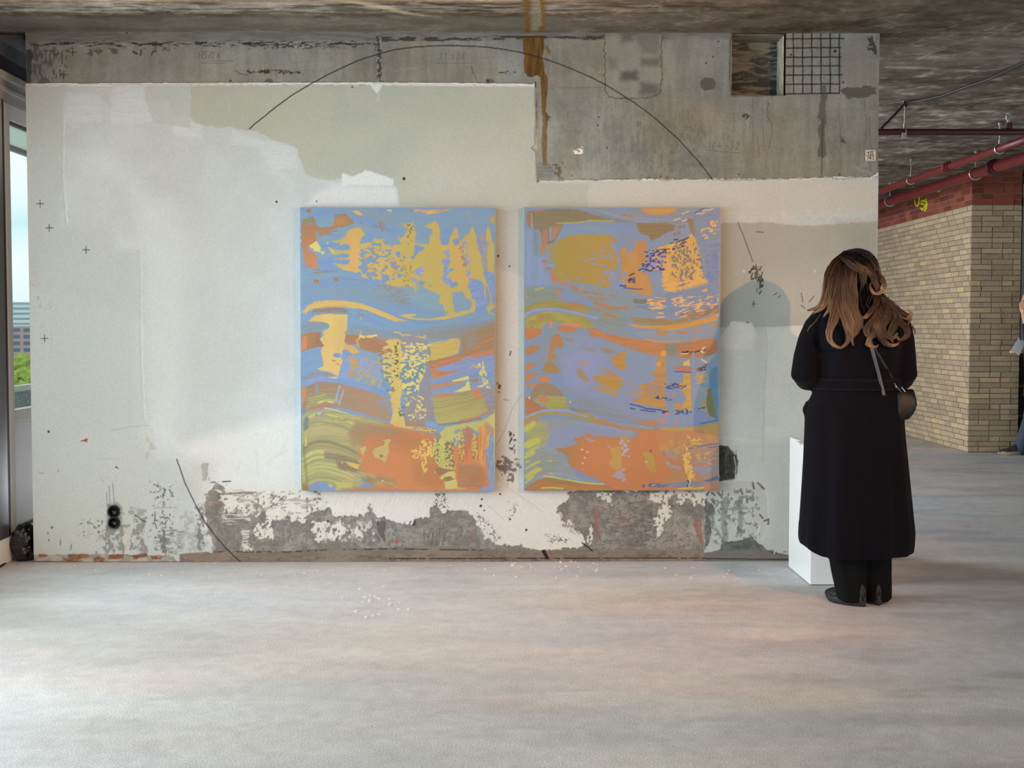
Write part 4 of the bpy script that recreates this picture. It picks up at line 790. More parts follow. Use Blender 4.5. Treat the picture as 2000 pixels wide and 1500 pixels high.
p.poly((132, 142, 152), '1130,408 1200,415 1260,425 1330,418 1404,405 1404,430 1330,440 1260,440 1200,430 1150,416', soft=3, w=3, c2=(146, 156, 190), st=(80, 1.8))
p.poly((208, 150, 84), '1248,407 1290,405 1325,407 1312,416 1290,420 1265,418 1255,412', soft=1.5, w=1.5, c2=(216, 158, 80)); p.poly((190, 140, 110), '1195,410 1235,418 1290,420 1330,412 1300,424 1240,424', soft=2, w=2, op=.6, c2=SL, st=(60, 1.5)); p.line((186, 128, 96), '1212,420 1236,424', 3, soft=1)
p.poly((140, 120, 88), '1244,436 1300,434 1318,440 1316,450 1300,455 1290,462 1278,468 1270,470 1266,460 1250,456 1246,446', soft=1.5, w=2, c2=(150, 126, 90)); p.poly((150, 120, 92), '1342,424 1354,428 1360,450 1362,460 1352,462 1348,450 1344,436', soft=1.5, w=1.5); p.dot((150, 124, 100), '1328,443,4 1336,442,3 1318,458,4 1326,455,4', op=.8)
p.poly((118, 140, 176), '1355,420 1404,410 1404,470 1404,560 1380,540 1372,500 1362,470 1355,455', soft=3, w=3, op=.8, c2=(126, 146, 168), st=(10, 20)); p.line((96, 122, 152), '1357,416 1380,405', 4, soft=1)
for q in ('1332,418 1345,413', '1316,430 1328,426', '1333,432 1341,429', '1360,418 1366,416', '1368,418 1376,415', '1382,412 1392,407', '1373,412 1380,409'): p.line((238, 196, 132), q, 2.2, w=1)
p.speck((232, 176, 96), '1388,432 1403,430 1402,455 1390,458 1385,445', thr=.45, sx=3, sy=4, soft=1.5, o=1); p.speck((228, 170, 104), '1370,450 1386,440 1386,452 1374,456', thr=.42, sx=5, sy=3, soft=2, o=1, ang=-.5); p.speck((228, 180, 116), '1366,460 1382,456 1384,468 1372,466', thr=.45, sx=4, sy=3, soft=1.5, o=1)
# big olive disc
p.poly(OLV, '1080,478 1096,468 1115,458 1140,457 1175,458 1196,460 1204,470 1196,475 1200,490 1206,500 1204,525 1198,530 1190,545 1196,552 1186,562 1175,560 1160,555 1130,552 1090,547 1082,538 1078,528 1086,522 1080,518 1085,510 1072,508 1078,500 1070,492 1072,484', w=1.5, c2=(178, 148, 76), st=(40, 30), grad=(1090, 500, 1195, 500, (188, 148, 76)))
p.poly((158, 150, 126), '1065,478 1085,475 1078,490 1068,492', soft=2, w=2); 
for q in ('1066,516 1085,517 1084,521 1067,520', '1057,500 1075,506 1070,510', '1155,492 1162,492 1162,496 1156,496', '1138,507 1148,506 1147,510 1140,510', '1152,503 1164,504 1164,509 1153,507', '1154,514 1166,516 1165,519 1156,518', '1168,516 1182,520 1176,522', '1124,542 1132,543 1131,547 1125,546', '1107,546 1113,546 1112,550 1108,550', '1194,475 1204,480 1206,492 1198,488', '1205,498 1212,505 1210,516 1206,512', '1190,538 1200,534 1205,545 1194,550'): p.poly(LV, q, w=1)
p.speck(LV, '1170,480 1200,480 1200,550 1170,560', thr=.66, sx=6, sy=4, soft=4, o=1)
p.poly((206, 128, 84), '1055,482 1066,478 1064,490 1056,498', soft=1, w=2); p.line((206, 120, 84), '1058,511 1068,509', 3.5, soft=.8); p.line((206, 120, 84), '1067,525 1076,524', 3.5); p.poly((212, 124, 88), '1072,536 1078,534 1084,542 1092,548 1110,552 1115,556 1100,555 1085,550 1080,550', w=1)
p.poly((206, 136, 92), '1086,562 1092,566 1096,580 1102,590 1098,590 1090,580 1084,568', w=.8); p.poly((184, 130, 90), '1115,556 1125,560 1132,570 1125,570 1117,562', w=1); p.poly((176, 132, 96), '1084,562 1105,566 1100,568 1086,566', w=1); p.dot((214, 140, 104), '1136,562,3')
# orange cluster
p.poly((206, 146, 84), '1212,486 1220,482 1222,490 1236,492 1244,475 1240,470 1258,470 1263,478 1264,492 1254,496 1266,502 1264,512 1255,515 1246,528 1268,536 1268,548 1273,560 1275,575 1262,578 1240,570 1222,566 1218,556 1212,540 1213,520 1215,510 1210,500', w=2, ws=5, c2=(200, 142, 72), st=(14, 14))
for q in ('1224,496 1234,497 1232,502 1225,500', '1216,530 1224,532 1222,545 1216,542', '1210,548 1222,552 1218,562 1210,560', '1240,522 1246,522 1244,526'): p.poly(LV, q, w=1)
p.poly((198, 132, 84), '1246,474 1262,472 1262,500 1250,520 1244,500', soft=3, w=2, op=.6)
p.poly((226, 164, 86), '1276,488 1290,482 1312,476 1332,470 1348,458 1352,456 1358,468 1362,480 1366,500 1370,520 1374,540 1380,552 1382,558 1368,562 1350,558 1335,562 1310,570 1298,560 1294,545 1292,525 1296,505 1300,492 1284,490', w=2, ws=5, c2=(232, 176, 90), st=(12, 20))
p.speck((108, 122, 128), '1315,478 1330,485 1350,480 1360,520 1350,556 1320,565 1312,540 1312,510', thr=.50, sx=3.2, sy=3.8, soft=3, o=2, op=.9); p.speck((108, 120, 140), '1355,470 1368,500 1378,550 1372,556 1362,520', thr=.46, sx=2.6, sy=4, soft=2, o=1); p.speck((60, 76, 120), '1310,470 1345,462 1340,480 1312,492', thr=.56, sx=5, sy=2, soft=3, o=1, ang=-.4)
p.poly((120, 138, 190), '1268,494 1290,496 1298,504 1294,520 1292,530 1262,530 1248,526 1262,515 1268,505', soft=1, w=2.5, c2=(136, 150, 196), st=(4, 3)); p.speck((52, 72, 140), '1262,492 1300,486 1298,530 1250,530', thr=.53, sx=4, sy=2.2, soft=3, o=1, ang=-.15); p.speck((226, 160, 110), '1278,494 1300,492 1296,530 1266,530', thr=.58, sx=4, sy=2.2, soft=3, o=1)
p.line((44, 56, 88), '1248,528 1256,524 1270,530', 2); p.line((44, 56, 88), '1282,488 1308,486', 1.6); p.line((44, 56, 88), '1290,494 1310,494', 1.4); p.line((50, 64, 100), '1320,475 1345,463', 2, br=.3); p.poly((70, 90, 130), '1332,472 1339,470 1337,477 1332,476', w=.8)
p.line((60, 74, 130), '1230,538 1238,534', 3); p.speck((52, 60, 130), '1225,542 1240,542 1240,552 1228,552', thr=.45, sx=3, sy=2, soft=1, o=1); p.line((44, 78, 150), '1211,558 1222,559', 3, br=.3); p.line((60, 96, 160), '1218,562 1240,564 1254,565', 2.4, w=.8)
p.speck((100, 128, 190), '1368,480 1404,470 1404,560 1380,560', thr=.55, sx=4, sy=4, soft=6, o=2, op=.8)
p.speck((236, 176, 96), '1290,545 1380,548 1372,560 1350,566 1320,572 1300,572', thr=.42, sx=6, sy=2.6, soft=3, o=2)
# slate streak zone
p.poly((116, 140, 176), '1300,575 1340,565 1400,548 1404,600 1380,610 1330,620 1290,612 1270,600 1275,580', soft=3, w=3, op=.85, c2=(132, 148, 172), st=(30, 1.8))
p.poly((120, 122, 118), '1236,585 1265,584 1292,586 1294,592 1262,594 1238,592', soft=1, w=1.5); p.poly((128, 122, 100), '1328,612 1370,604 1404,595 1404,608 1370,618 1330,618', soft=1.5, w=2, c2=(124, 132, 136), st=(30, 1.6)); p.poly((112, 136, 182), '1240,598 1268,598 1272,606 1260,604', soft=1, w=1)
p.speck((236, 176, 120), '1264,582 1298,580 1300,600 1264,606', thr=.54, sx=7, sy=1.8, soft=2, o=1); p.speck((240, 178, 120), '1310,580 1404,575 1404,620 1320,620', thr=.64, sx=7, sy=1.9, soft=2, o=1, ang=-.22); p.poly((238, 172, 84), '1370,568 1380,562 1382,568 1378,570', w=.6); p.poly((238, 172, 84), '1376,585 1384,576 1386,582 1382,584', w=.8)
for q in ('1271,603 1295,602', '1328,598 1345,596', '1312,584 1326,582', '1282,620 1296,619', '1360,608 1372,605', '1386,614 1396,609', '1270,592 1264,592', '1284,592 1288,590', '1286,611 1294,612', '1330,619 1345,615'): p.line((240, 180, 116), q, 3, w=1, soft=.7)
p.poly((158, 132, 96), '1228,620 1260,622 1290,622 1320,626 1342,618 1345,628 1330,632 1300,636 1270,634 1240,630', soft=2, w=2, c2=(170, 138, 90)); p.poly((206, 148, 78), '1222,632 1260,636 1300,636 1330,632 1370,622 1402,615 1402,626 1360,636 1320,645 1310,646 1280,642 1240,640', soft=1, w=1.5, c2=(224, 162, 76), st=(40, 3)); p.poly((196, 150, 90), '1345,608 1360,612 1350,624 1342,622', w=2, op=.8)
p.poly((150, 116, 96), '1340,615 1404,600 1404,612 1350,625', soft=1.5, w=2, op=.6)
# mid-left: greenish gold bands
p.poly((142, 146, 130), '1025,560 1080,560 1100,590 1150,600 1200,600 1230,630 1200,650 1130,620 1080,600 1026,600', soft=4, w=3, c2=(134, 154, 160), st=(50, 4))
p.poly((172, 152, 82), '1024,600 1050,590 1085,586 1100,592 1150,598 1148,612 1130,610 1100,603 1060,602 1024,612', soft=1.5, w=2, c2=(160, 146, 78)); p.poly((184, 132, 92), '1100,590 1130,592 1145,600 1110,602', soft=2, w=1.5); p.line((196, 182, 90), '1046,566 1060,562', 4, soft=1.2, op=.7); p.dot((176, 170, 90), '1029,580,3', op=.7)
for q, w_ in (('1140,570 1158,572 1178,576', 3.4), ('1150,582 1165,585 1182,584', 3.5), ('1162,592 1175,595 1195,602', 6), ('1192,576 1203,578', 3.5), ('1160,604 1168,602', 4), ('1178,616 1200,618', 5), ('1198,602 1225,602', 4), ('1140,572 1146,571', 5)): p.line((190, 130, 86), q, w_, soft=1, w=1.4)
p.line((148, 158, 206), '1024,617 1040,607 1060,603.5 1090,604 1120,610 1150,618 1166,621', 5, soft=1.4, w=1)
p.poly((176, 164, 86), '1027,620 1045,612 1070,608 1100,612 1140,618 1145,626 1160,634 1162,640 1140,642 1110,632 1090,630 1068,628 1060,640 1040,644 1027,642', soft=1, w=1.5, c2=(166, 152, 76), st=(18, 8)); p.speck((190, 130, 90), '1028,618 1070,615 1065,640 1028,640', thr=.6, sx=5, sy=3, soft=4, o=1)
p.poly((206, 126, 78), '1026,638 1045,642 1060,643 1055,652 1042,660 1030,665 1025,656', soft=.8, w=1.5); p.poly((236, 134, 84), '1091,632 1110,630 1130,631 1139,640 1125,638 1105,636', w=.8); p.poly((200, 128, 82), '1090,636 1110,638 1130,641 1122,648 1100,650 1088,645', soft=1, w=1); p.dot((232, 130, 100), '1076,630,3.5 1076,636,3.5')
p.poly((190, 128, 80), '1148,640 1165,642 1180,650 1200,655 1230,660 1270,668 1300,672 1310,690 1290,697 1260,690 1220,680 1200,670 1170,660 1152,658', soft=1, w=2, c2=(206, 132, 82), st=(30, 5)); p.poly((210, 134, 78), '1150,642 1170,646 1186,654 1160,650', w=1.5)
p.poly((186, 124, 86), '1322,670 1350,668 1380,662 1395,660 1402,668 1402,688 1385,694 1350,700 1322,698 1328,690 1322,680', soft=1, w=1.5, c2=(196, 128, 82), st=(24, 6)); p.poly((142, 136, 126), '1300,670 1322,672 1325,692 1310,696 1298,690', soft=2, w=2); p.speck((60, 56, 50), '1328,688 1360,685 1380,676 1378,684 1350,690', thr=.5, sx=5, sy=2, soft=2, o=1); p.line((238, 214, 160), '1330,691 1344,690', 1.8, br=.3); p.speck((238, 220, 170), '1362,680 1378,678 1376,688 1362,690', thr=.52, sx=3, sy=2, soft=1, o=1)
p.poly((140, 156, 178), '1300,648 1400,632 1404,655 1370,660 1320,668 1280,668 1240,655 1250,645', soft=2, w=2, c2=(150, 152, 170), st=(50, 2)); p.line((206, 150, 92), '1260,663 1290,668 1328,667', 4, soft=1.2, w=1.4); p.poly((196, 140, 80), '1283,646 1302,646 1302,654 1284,654', soft=1, w=1.5); p.line((200, 128, 84), '1324,649 1342,650', 4, soft=1); p.line((206, 140, 80), '1354,645 1366,643', 4); p.poly((206, 150, 72), '1352,664 1366,658 1364,664 1354,668', w=1); p.line((200, 146, 84), '1390,638 1402,634', 5)
# middle: lavender field and brown pieces
p.poly(LV, '1090,650 1150,655 1230,680 1260,695 1285,700 1300,720 1300,790 1340,805 1400,790 1400,825 1300,832 1220,815 1160,790 1120,760 1100,730 1092,700', soft=6, w=4, op=.9, c2=(138, 154, 182), st=(60, 22))
p.poly((148, 154, 196), '1100,700 1150,680 1180,690 1170,740 1130,760 1105,750', soft=10, w=4, op=.8)
BRN = (186, 132, 84)
p.poly(BRN, '1078,655 1092,652 1094,660 1102,672 1100,678 1082,680 1080,690 1088,698 1086,702 1070,702 1070,690', w=1.2); p.line((168, 136, 112), '1095,660 1118,665', 5, soft=1.5, op=.8); p.poly((176, 134, 88), '1058,724 1064,708 1075,703 1085,712 1095,722 1085,730 1070,728', soft=1.5, w=1.5)
p.poly((186, 130, 88), '1026,680 1038,673 1052,676 1055,680 1042,690 1028,694', w=1.2); p.poly((200, 132, 88), '1025,715 1034,708 1048,710 1046,715 1032,722 1026,724', w=1.2); p.poly((200, 132, 88), '1026,732 1035,728 1052,729 1053,732 1040,736 1032,745 1027,748', w=1); p.poly((216, 132, 78), '1053,738 1060,735 1072,736 1076,742 1070,747 1056,747 1050,742', w=1)
p.poly((162, 134, 104), '1048,750 1068,748 1080,752 1094,762 1102,773 1090,774 1060,772 1040,780 1030,782 1036,768', soft=.8, w=1); p.line((212, 132, 84), '1028,756 1036,752 1048,750', 5); p.poly((176, 168, 94), '1052,772 1080,774 1104,775 1108,790 1112,798 1090,800 1075,800 1062,790 1050,788 1046,783', w=1, c2=(166, 158, 84)); p.poly((206, 132, 96), '1050,778 1058,773 1070,776 1075,780 1068,785 1056,785', w=1)
p.poly((200, 122, 78), '1026,778 1034,776 1044,784 1056,794 1070,798 1058,806 1040,810 1028,814', soft=.8, w=1.5, c2=(184, 120, 84)); p.dot((236, 224, 190), '1034,777,1.8 1114,785,2')
p.line((150, 158, 208), '1027,816 1042,808 1064,802 1090,801 1112,803 1130,810 1146,813', 5.5, soft=1.2, w=.8); p.line((176, 152, 74), '1026,822 1044,812 1066,807 1095,807 1130,814 1150,820 1180,826 1215,833', 5, soft=1.2, w=1); p.line((216, 130, 74), '1025,827 1040,820 1052,816', 4, soft=1)
p.poly((176, 150, 74), '1118,803 1140,806 1160,810 1178,820 1200,826 1180,826 1150,818 1150,812 1130,808', w=1.5); p.poly(LV, '1158,812 1168,812 1172,818 1164,820', w=.8); p.poly((140, 136, 128), '1110,796 1146,800 1150,806 1120,803', soft=2, w=2)
p.poly((150, 150, 164), '1140,775 1210,800 1280,828 1240,834 1170,815 1140,800 1105,790 1120,780', soft=5, w=3, op=.7, c2=(140, 142, 158), st=(50, 1.6))
for q in ('1193,700 1200,696 1212,688 1224,684 1226,690 1220,696 1224,710 1220,722 1212,722 1200,715 1194,705', '1158,738 1168,732 1200,732 1214,736 1214,745 1216,755 1208,760 1200,764 1188,758 1175,752 1170,744 1160,745'): p.poly((202, 146, 76), q, w=1.6, c2=(188, 146, 72))
p.poly((196, 150, 76), '1157,754 1180,758 1204,768 1205,776 1190,770 1170,762', w=1); p.poly((170, 146, 104), '1128,716 1136,722 1148,738 1152,744 1142,744 1128,735', soft=1.5, w=1.5); p.line((222, 134, 88), '1133,708 1148,712', 4); p.poly((196, 140, 86), '1170,720 1195,724 1205,732 1185,728', soft=1.5, w=1.5)
p.line((158, 142, 128), '1140,680 1160,685', 7, soft=3, op=.7); p.poly((176, 132, 96), '1172,680 1200,684 1194,690 1182,690', soft=2, w=1.5); p.line((176, 150, 140), '1212,740 1230,745 1240,760 1215,765', 6, soft=2, op=.5, w=3)
# orange columns
p.poly((206, 146, 78), '1290,690 1296,684 1303,688 1300,698 1300,720 1302,740 1298,755 1302,770 1296,780 1300,790 1303,800 1290,798 1270,792 1250,788 1240,785 1236,782 1246,776 1226,772 1245,768 1255,760 1244,752 1262,748 1285,742 1270,730 1283,722 1283,708', w=2, ws=6, c2=(186, 140, 96), st=(30, 4)); p.poly((166, 142, 128), '1262,750 1290,745 1292,768 1262,768', soft=4, w=2, op=.7); p.poly(LV, '1236,772 1256,772 1250,777 1232,777', w=1.5)
p.poly((226, 160, 86), '1290,688 1296,684 1303,687 1301,696 1292,696', w=1); p.poly((232, 164, 84), '1281,710 1290,706 1292,714 1283,715', w=1)
p.poly((200, 126, 82), '1315,717 1330,715 1348,717 1356,722 1345,725 1325,724', soft=.8, w=1); p.poly((238, 184, 96), '1334,708 1346,702 1348,714 1336,714', w=1); p.poly((120, 100, 80), '1360,720 1372,716 1380,712 1372,722 1362,724', w=1.5); p.line((238, 190, 140), '1370,702 1380,708', 3, br=.3)
p.poly((206, 156, 76), '1334,730 1349,728 1350,760 1352,800 1338,804 1330,795 1340,780 1335,765 1320,755 1310,752 1334,748', w=1.5, c2=(214, 166, 90)); p.poly((206, 150, 80), '1314,790 1330,785 1334,800 1318,802', soft=1.5, w=2, op=.7); p.poly((214, 164, 86), '1360,730 1382,722 1384,745 1362,752 1358,745', w=2, ws=4); p.speck((150, 158, 186), '1358,722 1384,722 1384,750 1358,750', thr=.52, sx=8, sy=2.4, soft=2, o=1)
p.poly((200, 158, 92), '1362,760 1380,756 1380,800 1378,806 1362,790 1360,775', w=2, ws=4, op=.85); p.speck((150, 158, 176), '1358,755 1382,752 1382,806 1360,800', thr=.5, sx=6, sy=4, soft=2, o=1)
p.poly((92, 134, 176), '1390,720 1402,715 1402,825 1396,820 1392,790 1386,760 1385,735', soft=2, w=1.5, c2=(112, 140, 160), st=(6, 14)); p.poly((132, 124, 72), '1382,760 1388,758 1392,780 1396,800 1398,816 1385,812 1380,790', soft=1, w=2, ws=4); p.line(LV, '1354,690 1355,760 1357,806', 6, soft=2)
p.line((74, 100, 160), '1231,789 1250,794', 3, soft=.8); p.line((58, 74, 132), '1232,797 1240,799', 2.4); p.line((66, 80, 150), '1248,792 1262,798 1285,800 1300,804', 2.6, w=1, soft=.7); p.line((60, 76, 150), '1252,801 1280,804', 2.2, br=.35); p.line((60, 62, 84), '1294,806 1304,804', 3)
p.speck((70, 84, 150), '1298,748 1340,752 1335,760 1300,760', thr=.52, sx=4, sy=2, soft=2, o=1); p.speck((62, 84, 140), '1280,774 1312,776 1310,781 1282,779', thr=.45, sx=5, sy=2, soft=1.5, o=1); p.speck((64, 90, 150), '1318,800 1354,800 1352,808 1320,808', thr=.48, sx=4, sy=2.4, soft=2, o=1); p.line((60, 66, 110), '1318,726 1350,727', 1.5, br=.3); p.line((60, 60, 66), '1364,798 1376,796', 2, br=.3); p.speck((50, 56, 84), '1368,714 1382,712 1380,722 1366,724', thr=.5, sx=3, sy=1.8, soft=1, o=1)
for q in ('1316,771,3', '1327,792,3.5', '1303,808,3.5', '1292,820,4.5', '1300,822,3', '1322,824,3.5', '1281,823,3'): p.dot((232, 128, 100), q)
p.poly((206, 130, 82), '1244,820 1262,822 1282,822 1284,832 1262,830 1246,826', soft=1.5, w=1.5, c2=(180, 140, 96))
# bottom-left: grey-green fan with yellow strokes
p.poly((150, 154, 158), '1030,830 1070,818 1120,820 1180,832 1240,842 1236,855 1200,852 1150,848 1125,855 1128,868 1085,880 1110,900 1130,935 1180,940 1150,944 1090,930 1050,935 1026,945', soft=2, w=2, c2=(152, 158, 180), st=(60, 6))
p.poly(LV, '1068,845 1120,830 1200,835 1236,848 1200,852 1150,850 1124,855 1128,865 1100,873 1068,872', soft=4, w=2, op=.8); p.poly((156, 158, 134), '1026,830 1060,822 1075,840 1066,870 1028,880', soft=4, w=3, c2=(178, 170, 100), st=(18, 8))
p.poly((148, 150, 136), '1026,880 1060,875 1090,890 1100,915 1060,930 1026,945', soft=4, w=3, op=.8, c2=(156, 158, 160), st=(60, 1.8))
for q, w_ in (('1028,870 1050,860', 12), ('1028,838 1042,828', 10), ('1027,885 1040,878 1050,874', 4), ('1027,893 1042,884', 7), ('1028,915 1038,908 1052,902', 5), ('1029,930 1040,922 1050,917', 9), ('1030,937 1046,924', 3), ('1026,943 1032,936 1040,932', 4), ('1028,902 1034,901', 4), ('1070,900 1078,900', 2), ('1072,924 1080,924', 2), ('1050,918 1056,918', 4)):
    p.line((204, 194, 92), q, w_, op=.9, soft=1.5, w=2.5, ws=7)
p.poly((180, 124, 72), '1026,954 1050,938 1070,934 1100,938 1150,946 1190,948 1250,944 1300,940 1404,930 1404,962 1024,962', soft=1.2, w=1.5, c2=(196, 130, 76), st=(60, 4)); p.line((216, 204, 96), '1062,930 1078,931 1100,936 1130,941 1155,945 1180,945', 2.6, w=.8); p.line((204, 194, 84), '1058,953 1080,952 1100,954', 3.2, w=.8); p.poly((152, 128, 82), '1060,934 1100,938 1140,946 1080,945', soft=3, w=2, op=.7)
p.poly((184, 130, 78), '1084,877 1110,873 1128,866 1120,856 1145,852 1142,846 1152,847 1158,852 1200,854 1236,856 1260,835 1300,840 1404,828 1404,955 1300,962 1200,955 1180,944 1165,935 1140,926 1115,912 1108,902 1112,893', soft=1, w=1.5, c2=(200, 130, 80), st=(50, 20), grad=(1105, 880, 1150, 880, (206, 130, 82)))
p.poly((212, 134, 84), '1140,870 1170,860 1230,872 1240,910 1200,935 1150,915', soft=12, w=5, op=.7); p.poly((210, 132, 82), '1236,860 1262,850 1260,930 1232,925', soft=9, w=4, op=.6); p.poly((214, 134, 86), '1285,850 1310,845 1296,920 1282,920', soft=8, w=4, op=.6)
for q in ('1141,854 1155,858 1166,862 1152,863', '1185,869 1193,871 1188,875', '1131,916 1142,918 1138,920'): p.poly((168, 158, 172), q, w=.8)
for q in ('1137,878,2', '1147,883,1.8', '1142,894,1.8', '1138,905,1.8'): p.dot((236, 200, 190), q)
p.poly((184, 142, 108), '1300,850 1404,840 1404,950 1300,950 1320,900', soft=16, w=5, op=.75)
p.poly((208, 156, 84), '1192,875 1212,873 1214,890 1213,915 1204,918 1192,912 1190,900 1196,893', w=1.5); p.poly(LV, '1226,850 1234,845 1236,855 1229,858', soft=1, w=1); p.poly((152, 152, 180), '1205,842 1235,842 1232,856 1212,850', soft=2, w=1); p.poly((196, 156, 88), '1210,852 1226,850 1232,860 1220,880 1212,875', soft=1.5, w=1.5, op=.8)
p.speck((176, 176, 212), '1210,858 1232,858 1230,895 1212,890', thr=.56, sx=4, sy=4, soft=2, o=1); p.speck((176, 160, 172), '1190,915 1220,915 1222,945 1195,930', thr=.48, sx=7, sy=4, soft=3, o=2); p.line((200, 134, 78), '1160,822 1200,832 1230,838 1270,842', 5, soft=1.2, w=1); p.poly((150, 152, 166), '1180,822 1250,830 1262,836 1210,832', soft=1.5, w=1)
p.line((148, 160, 200), '1252,832 1262,836 1275,836', 3, soft=1); p.poly((206, 148, 82), '1290,834 1330,836 1360,832 1402,826 1402,850 1385,860 1370,840 1330,842 1290,840', soft=1.5, w=2, c2=(196, 156, 92), st=(20, 5)); p.line((92, 120, 170), '1368,828 1385,824 1400,821', 3, soft=.8)
p.poly((196, 156, 76), '1252,885 1262,882 1276,888 1280,905 1281,922 1270,922 1263,912 1264,898', soft=.8, w=1.5); p.dot((100, 100, 128), '1271,881,2.2 1257,949,3 1296,882,2 1297,887,2 1314,884,2'); p.dot((196, 176, 176), '1262,902,3 1218,917,2.4', op=.8)
p.poly((176, 152, 150), '1290,880 1320,874 1335,880 1320,895 1300,893', soft=3, w=4, op=.7, c2=(158, 154, 178)); p.line((160, 158, 180), '1302,902 1310,912 1328,914', 5, soft=1.5, w=2); p.speck((206, 156, 78), '1286,862 1340,858 1340,885 1290,885', thr=.5, sx=5, sy=5, soft=6, o=2, op=.8)
p.speck((236, 190, 96), '1336,870 1345,872 1350,900 1356,934 1345,940 1338,920 1334,890', thr=.42, sx=3, sy=4, soft=3, o=2); p.speck((226, 184, 90), '1340,850 1372,856 1370,870 1345,868', thr=.5, sx=5, sy=3, soft=3, o=2)
p.poly((150, 156, 172), '1350,878 1380,864 1404,862 1404,950 1380,945 1360,920 1350,900', soft=5, w=5, op=.75, c2=(196, 138, 108), st=(24, 3)); p.speck((206, 176, 90), '1355,885 1385,880 1382,900 1360,905', thr=.5, sx=4, sy=4, soft=4, o=2); p.poly((142, 156, 196), '1348,918 1362,912 1380,914 1400,918 1370,922', soft=1.5, w=2)
for q in ('1362,872 1404,866', '1384,874 1404,872', '1352,875 1345,876'): p.line((96, 108, 140), q, 2.6, soft=1, op=.8)
p.poly((104, 118, 150), '1372,938 1404,930 1404,936 1382,942', soft=1, w=1); p.poly((92, 104, 142), '1266,948 1270,941 1282,944 1300,946 1305,950 1296,952 1270,952', soft=.8, w=1.5, c2=(130, 134, 172), st=(4, 3)); p.poly((222, 160, 96), '1272,946 1280,946 1279,949 1273,949', w=.4); p.poly((144, 152, 168), '1300,944 1350,940 1404,944 1390,950 1330,952 1306,950', soft=1.5, w=2, c2=(120, 134, 160), st=(30, 2))
p.poly((232, 176, 92), '1320,954 1345,950 1355,953 1375,950 1380,954 1330,956', w=1); p.poly((206, 136, 96), '1370,948 1402,942 1402,954 1380,956', soft=1.5, w=1.5); p.line((76, 82, 100), '1343,938 1346,944 1342,950', 3); p.line((232, 214, 190), '1349,938 1345,948', 1.8, w=1)
p.speck((236, 170, 120), '1344,935 1404,870 1404,900', thr=.62, sx=9, sy=2, soft=8, o=1, op=.6)
p.C *= (1 + (fb(U / 2, V / 2, 5, 2) - .5) * .045)[..., None]
canvas_obj(p, X2, Z2, yf, G2, 'right of two large abstract paintings, olive disc near the top, lavender middle', GRP, ((170, 180, 176), (190, 180, 160), (140, 150, 160), (110, 116, 112)))
# ------------------------------------------------------------------ floor
vs_ = np.concatenate([[1900, 1700], np.arange(1530, 700, -2.2)])
ys = np.array([at_z(1000, v)[1] for v in vs_]); ys = ys[(ys > 0)]; ys = np.concatenate([[-3, -1, .6], ys[ys > .8], [19, 22, 26]])
xf = np.concatenate([[-2.76], np.arange(-2.74, 8.0, .012), [9, 11]])
Xf, Yf = np.meshgrid(xf, ys); Cf = np.empty(Xf.shape + (3,), np.float32); Cf[:] = (188, 190, 193)
n = fb(Xf * 1.1, Yf * 3.2, 21, 4); Cf += ((n - .5) * 30)[..., None]
n = ss(.52, .72, fb(Xf * 2.2, Yf * 6.0, 25, 3)); Cf -= (n * 14 * (.35 + .65 * ss(.2, 1.6, Xf)))[..., None] * np.array([1, 1, .9])  # dappled shade blotches put into the colour, stronger on the right
n = ss(.5, .8, fb(Xf * .8 + 3, Yf * 2, 29, 3)); Cf += n[..., None] * np.array([7, 0, -3]); n = fb(Xf * .6, Yf * 1.2, 31, 2); Cf += ((n - .5) * 14)[..., None] * np.array([1, .3, -.8])
Cf += ((fb(Xf * 24, Yf * 24, 35, 3) - .5) * 20)[..., None]
for k in range(26):      # old trowel lines and scratches
    x0 = RNG.uniform(-2.5, 2.8); y0 = RNG.uniform(4.0, 9.5); a = RNG.uniform(-.25, .25); L_ = RNG.uniform(.3, 1.4)
    t = np.clip((Xf - x0) * math.cos(a) + (Yf - y0) * math.sin(a), 0, L_); d = np.hypot(Xf - x0 - t * math.cos(a), Yf - y0 - t * math.sin(a))
    Cf += (np.clip(1 - d / .018, 0, 1) * RNG.uniform(-9, 8))[..., None]
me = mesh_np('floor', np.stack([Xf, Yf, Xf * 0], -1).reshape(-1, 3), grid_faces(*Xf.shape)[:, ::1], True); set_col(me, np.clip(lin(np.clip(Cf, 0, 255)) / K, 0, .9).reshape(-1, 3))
def floor_mat():
    m = mat('screed_floor', rough=.62, attr='Col', nscale=130, namt=.22, spec=.32); nt = m.node_tree; N = nt.nodes; L = nt.links; b = N['Principled BSDF']
    tc = N.new('ShaderNodeTexCoord')
    a = N.new('ShaderNodeTexNoise'); a.inputs['Scale'].default_value = 150; a.inputs['Detail'].default_value = 4
    c = N.new('ShaderNodeTexNoise'); c.inputs['Scale'].default_value = 9; c.inputs['Detail'].default_value = 5
    L.new(tc.outputs['Object'], a.inputs['Vector']); L.new(tc.outputs['Object'], c.inputs['Vector'])
    b1 = N.new('ShaderNodeBump'); b1.inputs['Strength'].default_value = .55; b1.inputs['Distance'].default_value = .004
    b2 = N.new('ShaderNodeBump'); b2.inputs['Strength'].default_value = .25; b2.inputs['Distance'].default_value = .012
    L.new(a.outputs['Fac'], b1.inputs['Height']); L.new(c.outputs['Fac'], b2.inputs['Height']); L.new(b2.outputs[0], b1.inputs['Normal']); L.new(b1.outputs[0], b.inputs['Normal'])
    r = N.new('ShaderNodeMapRange'); r.inputs['To Min'].default_value = .45; r.inputs['To Max'].default_value = .8; r.inputs['From Min'].default_value = .3; r.inputs['From Max'].default_value = .7
    L.new(c.outputs['Fac'], r.inputs['Value']); L.new(r.outputs[0], b.inputs['Roughness'])
    return m
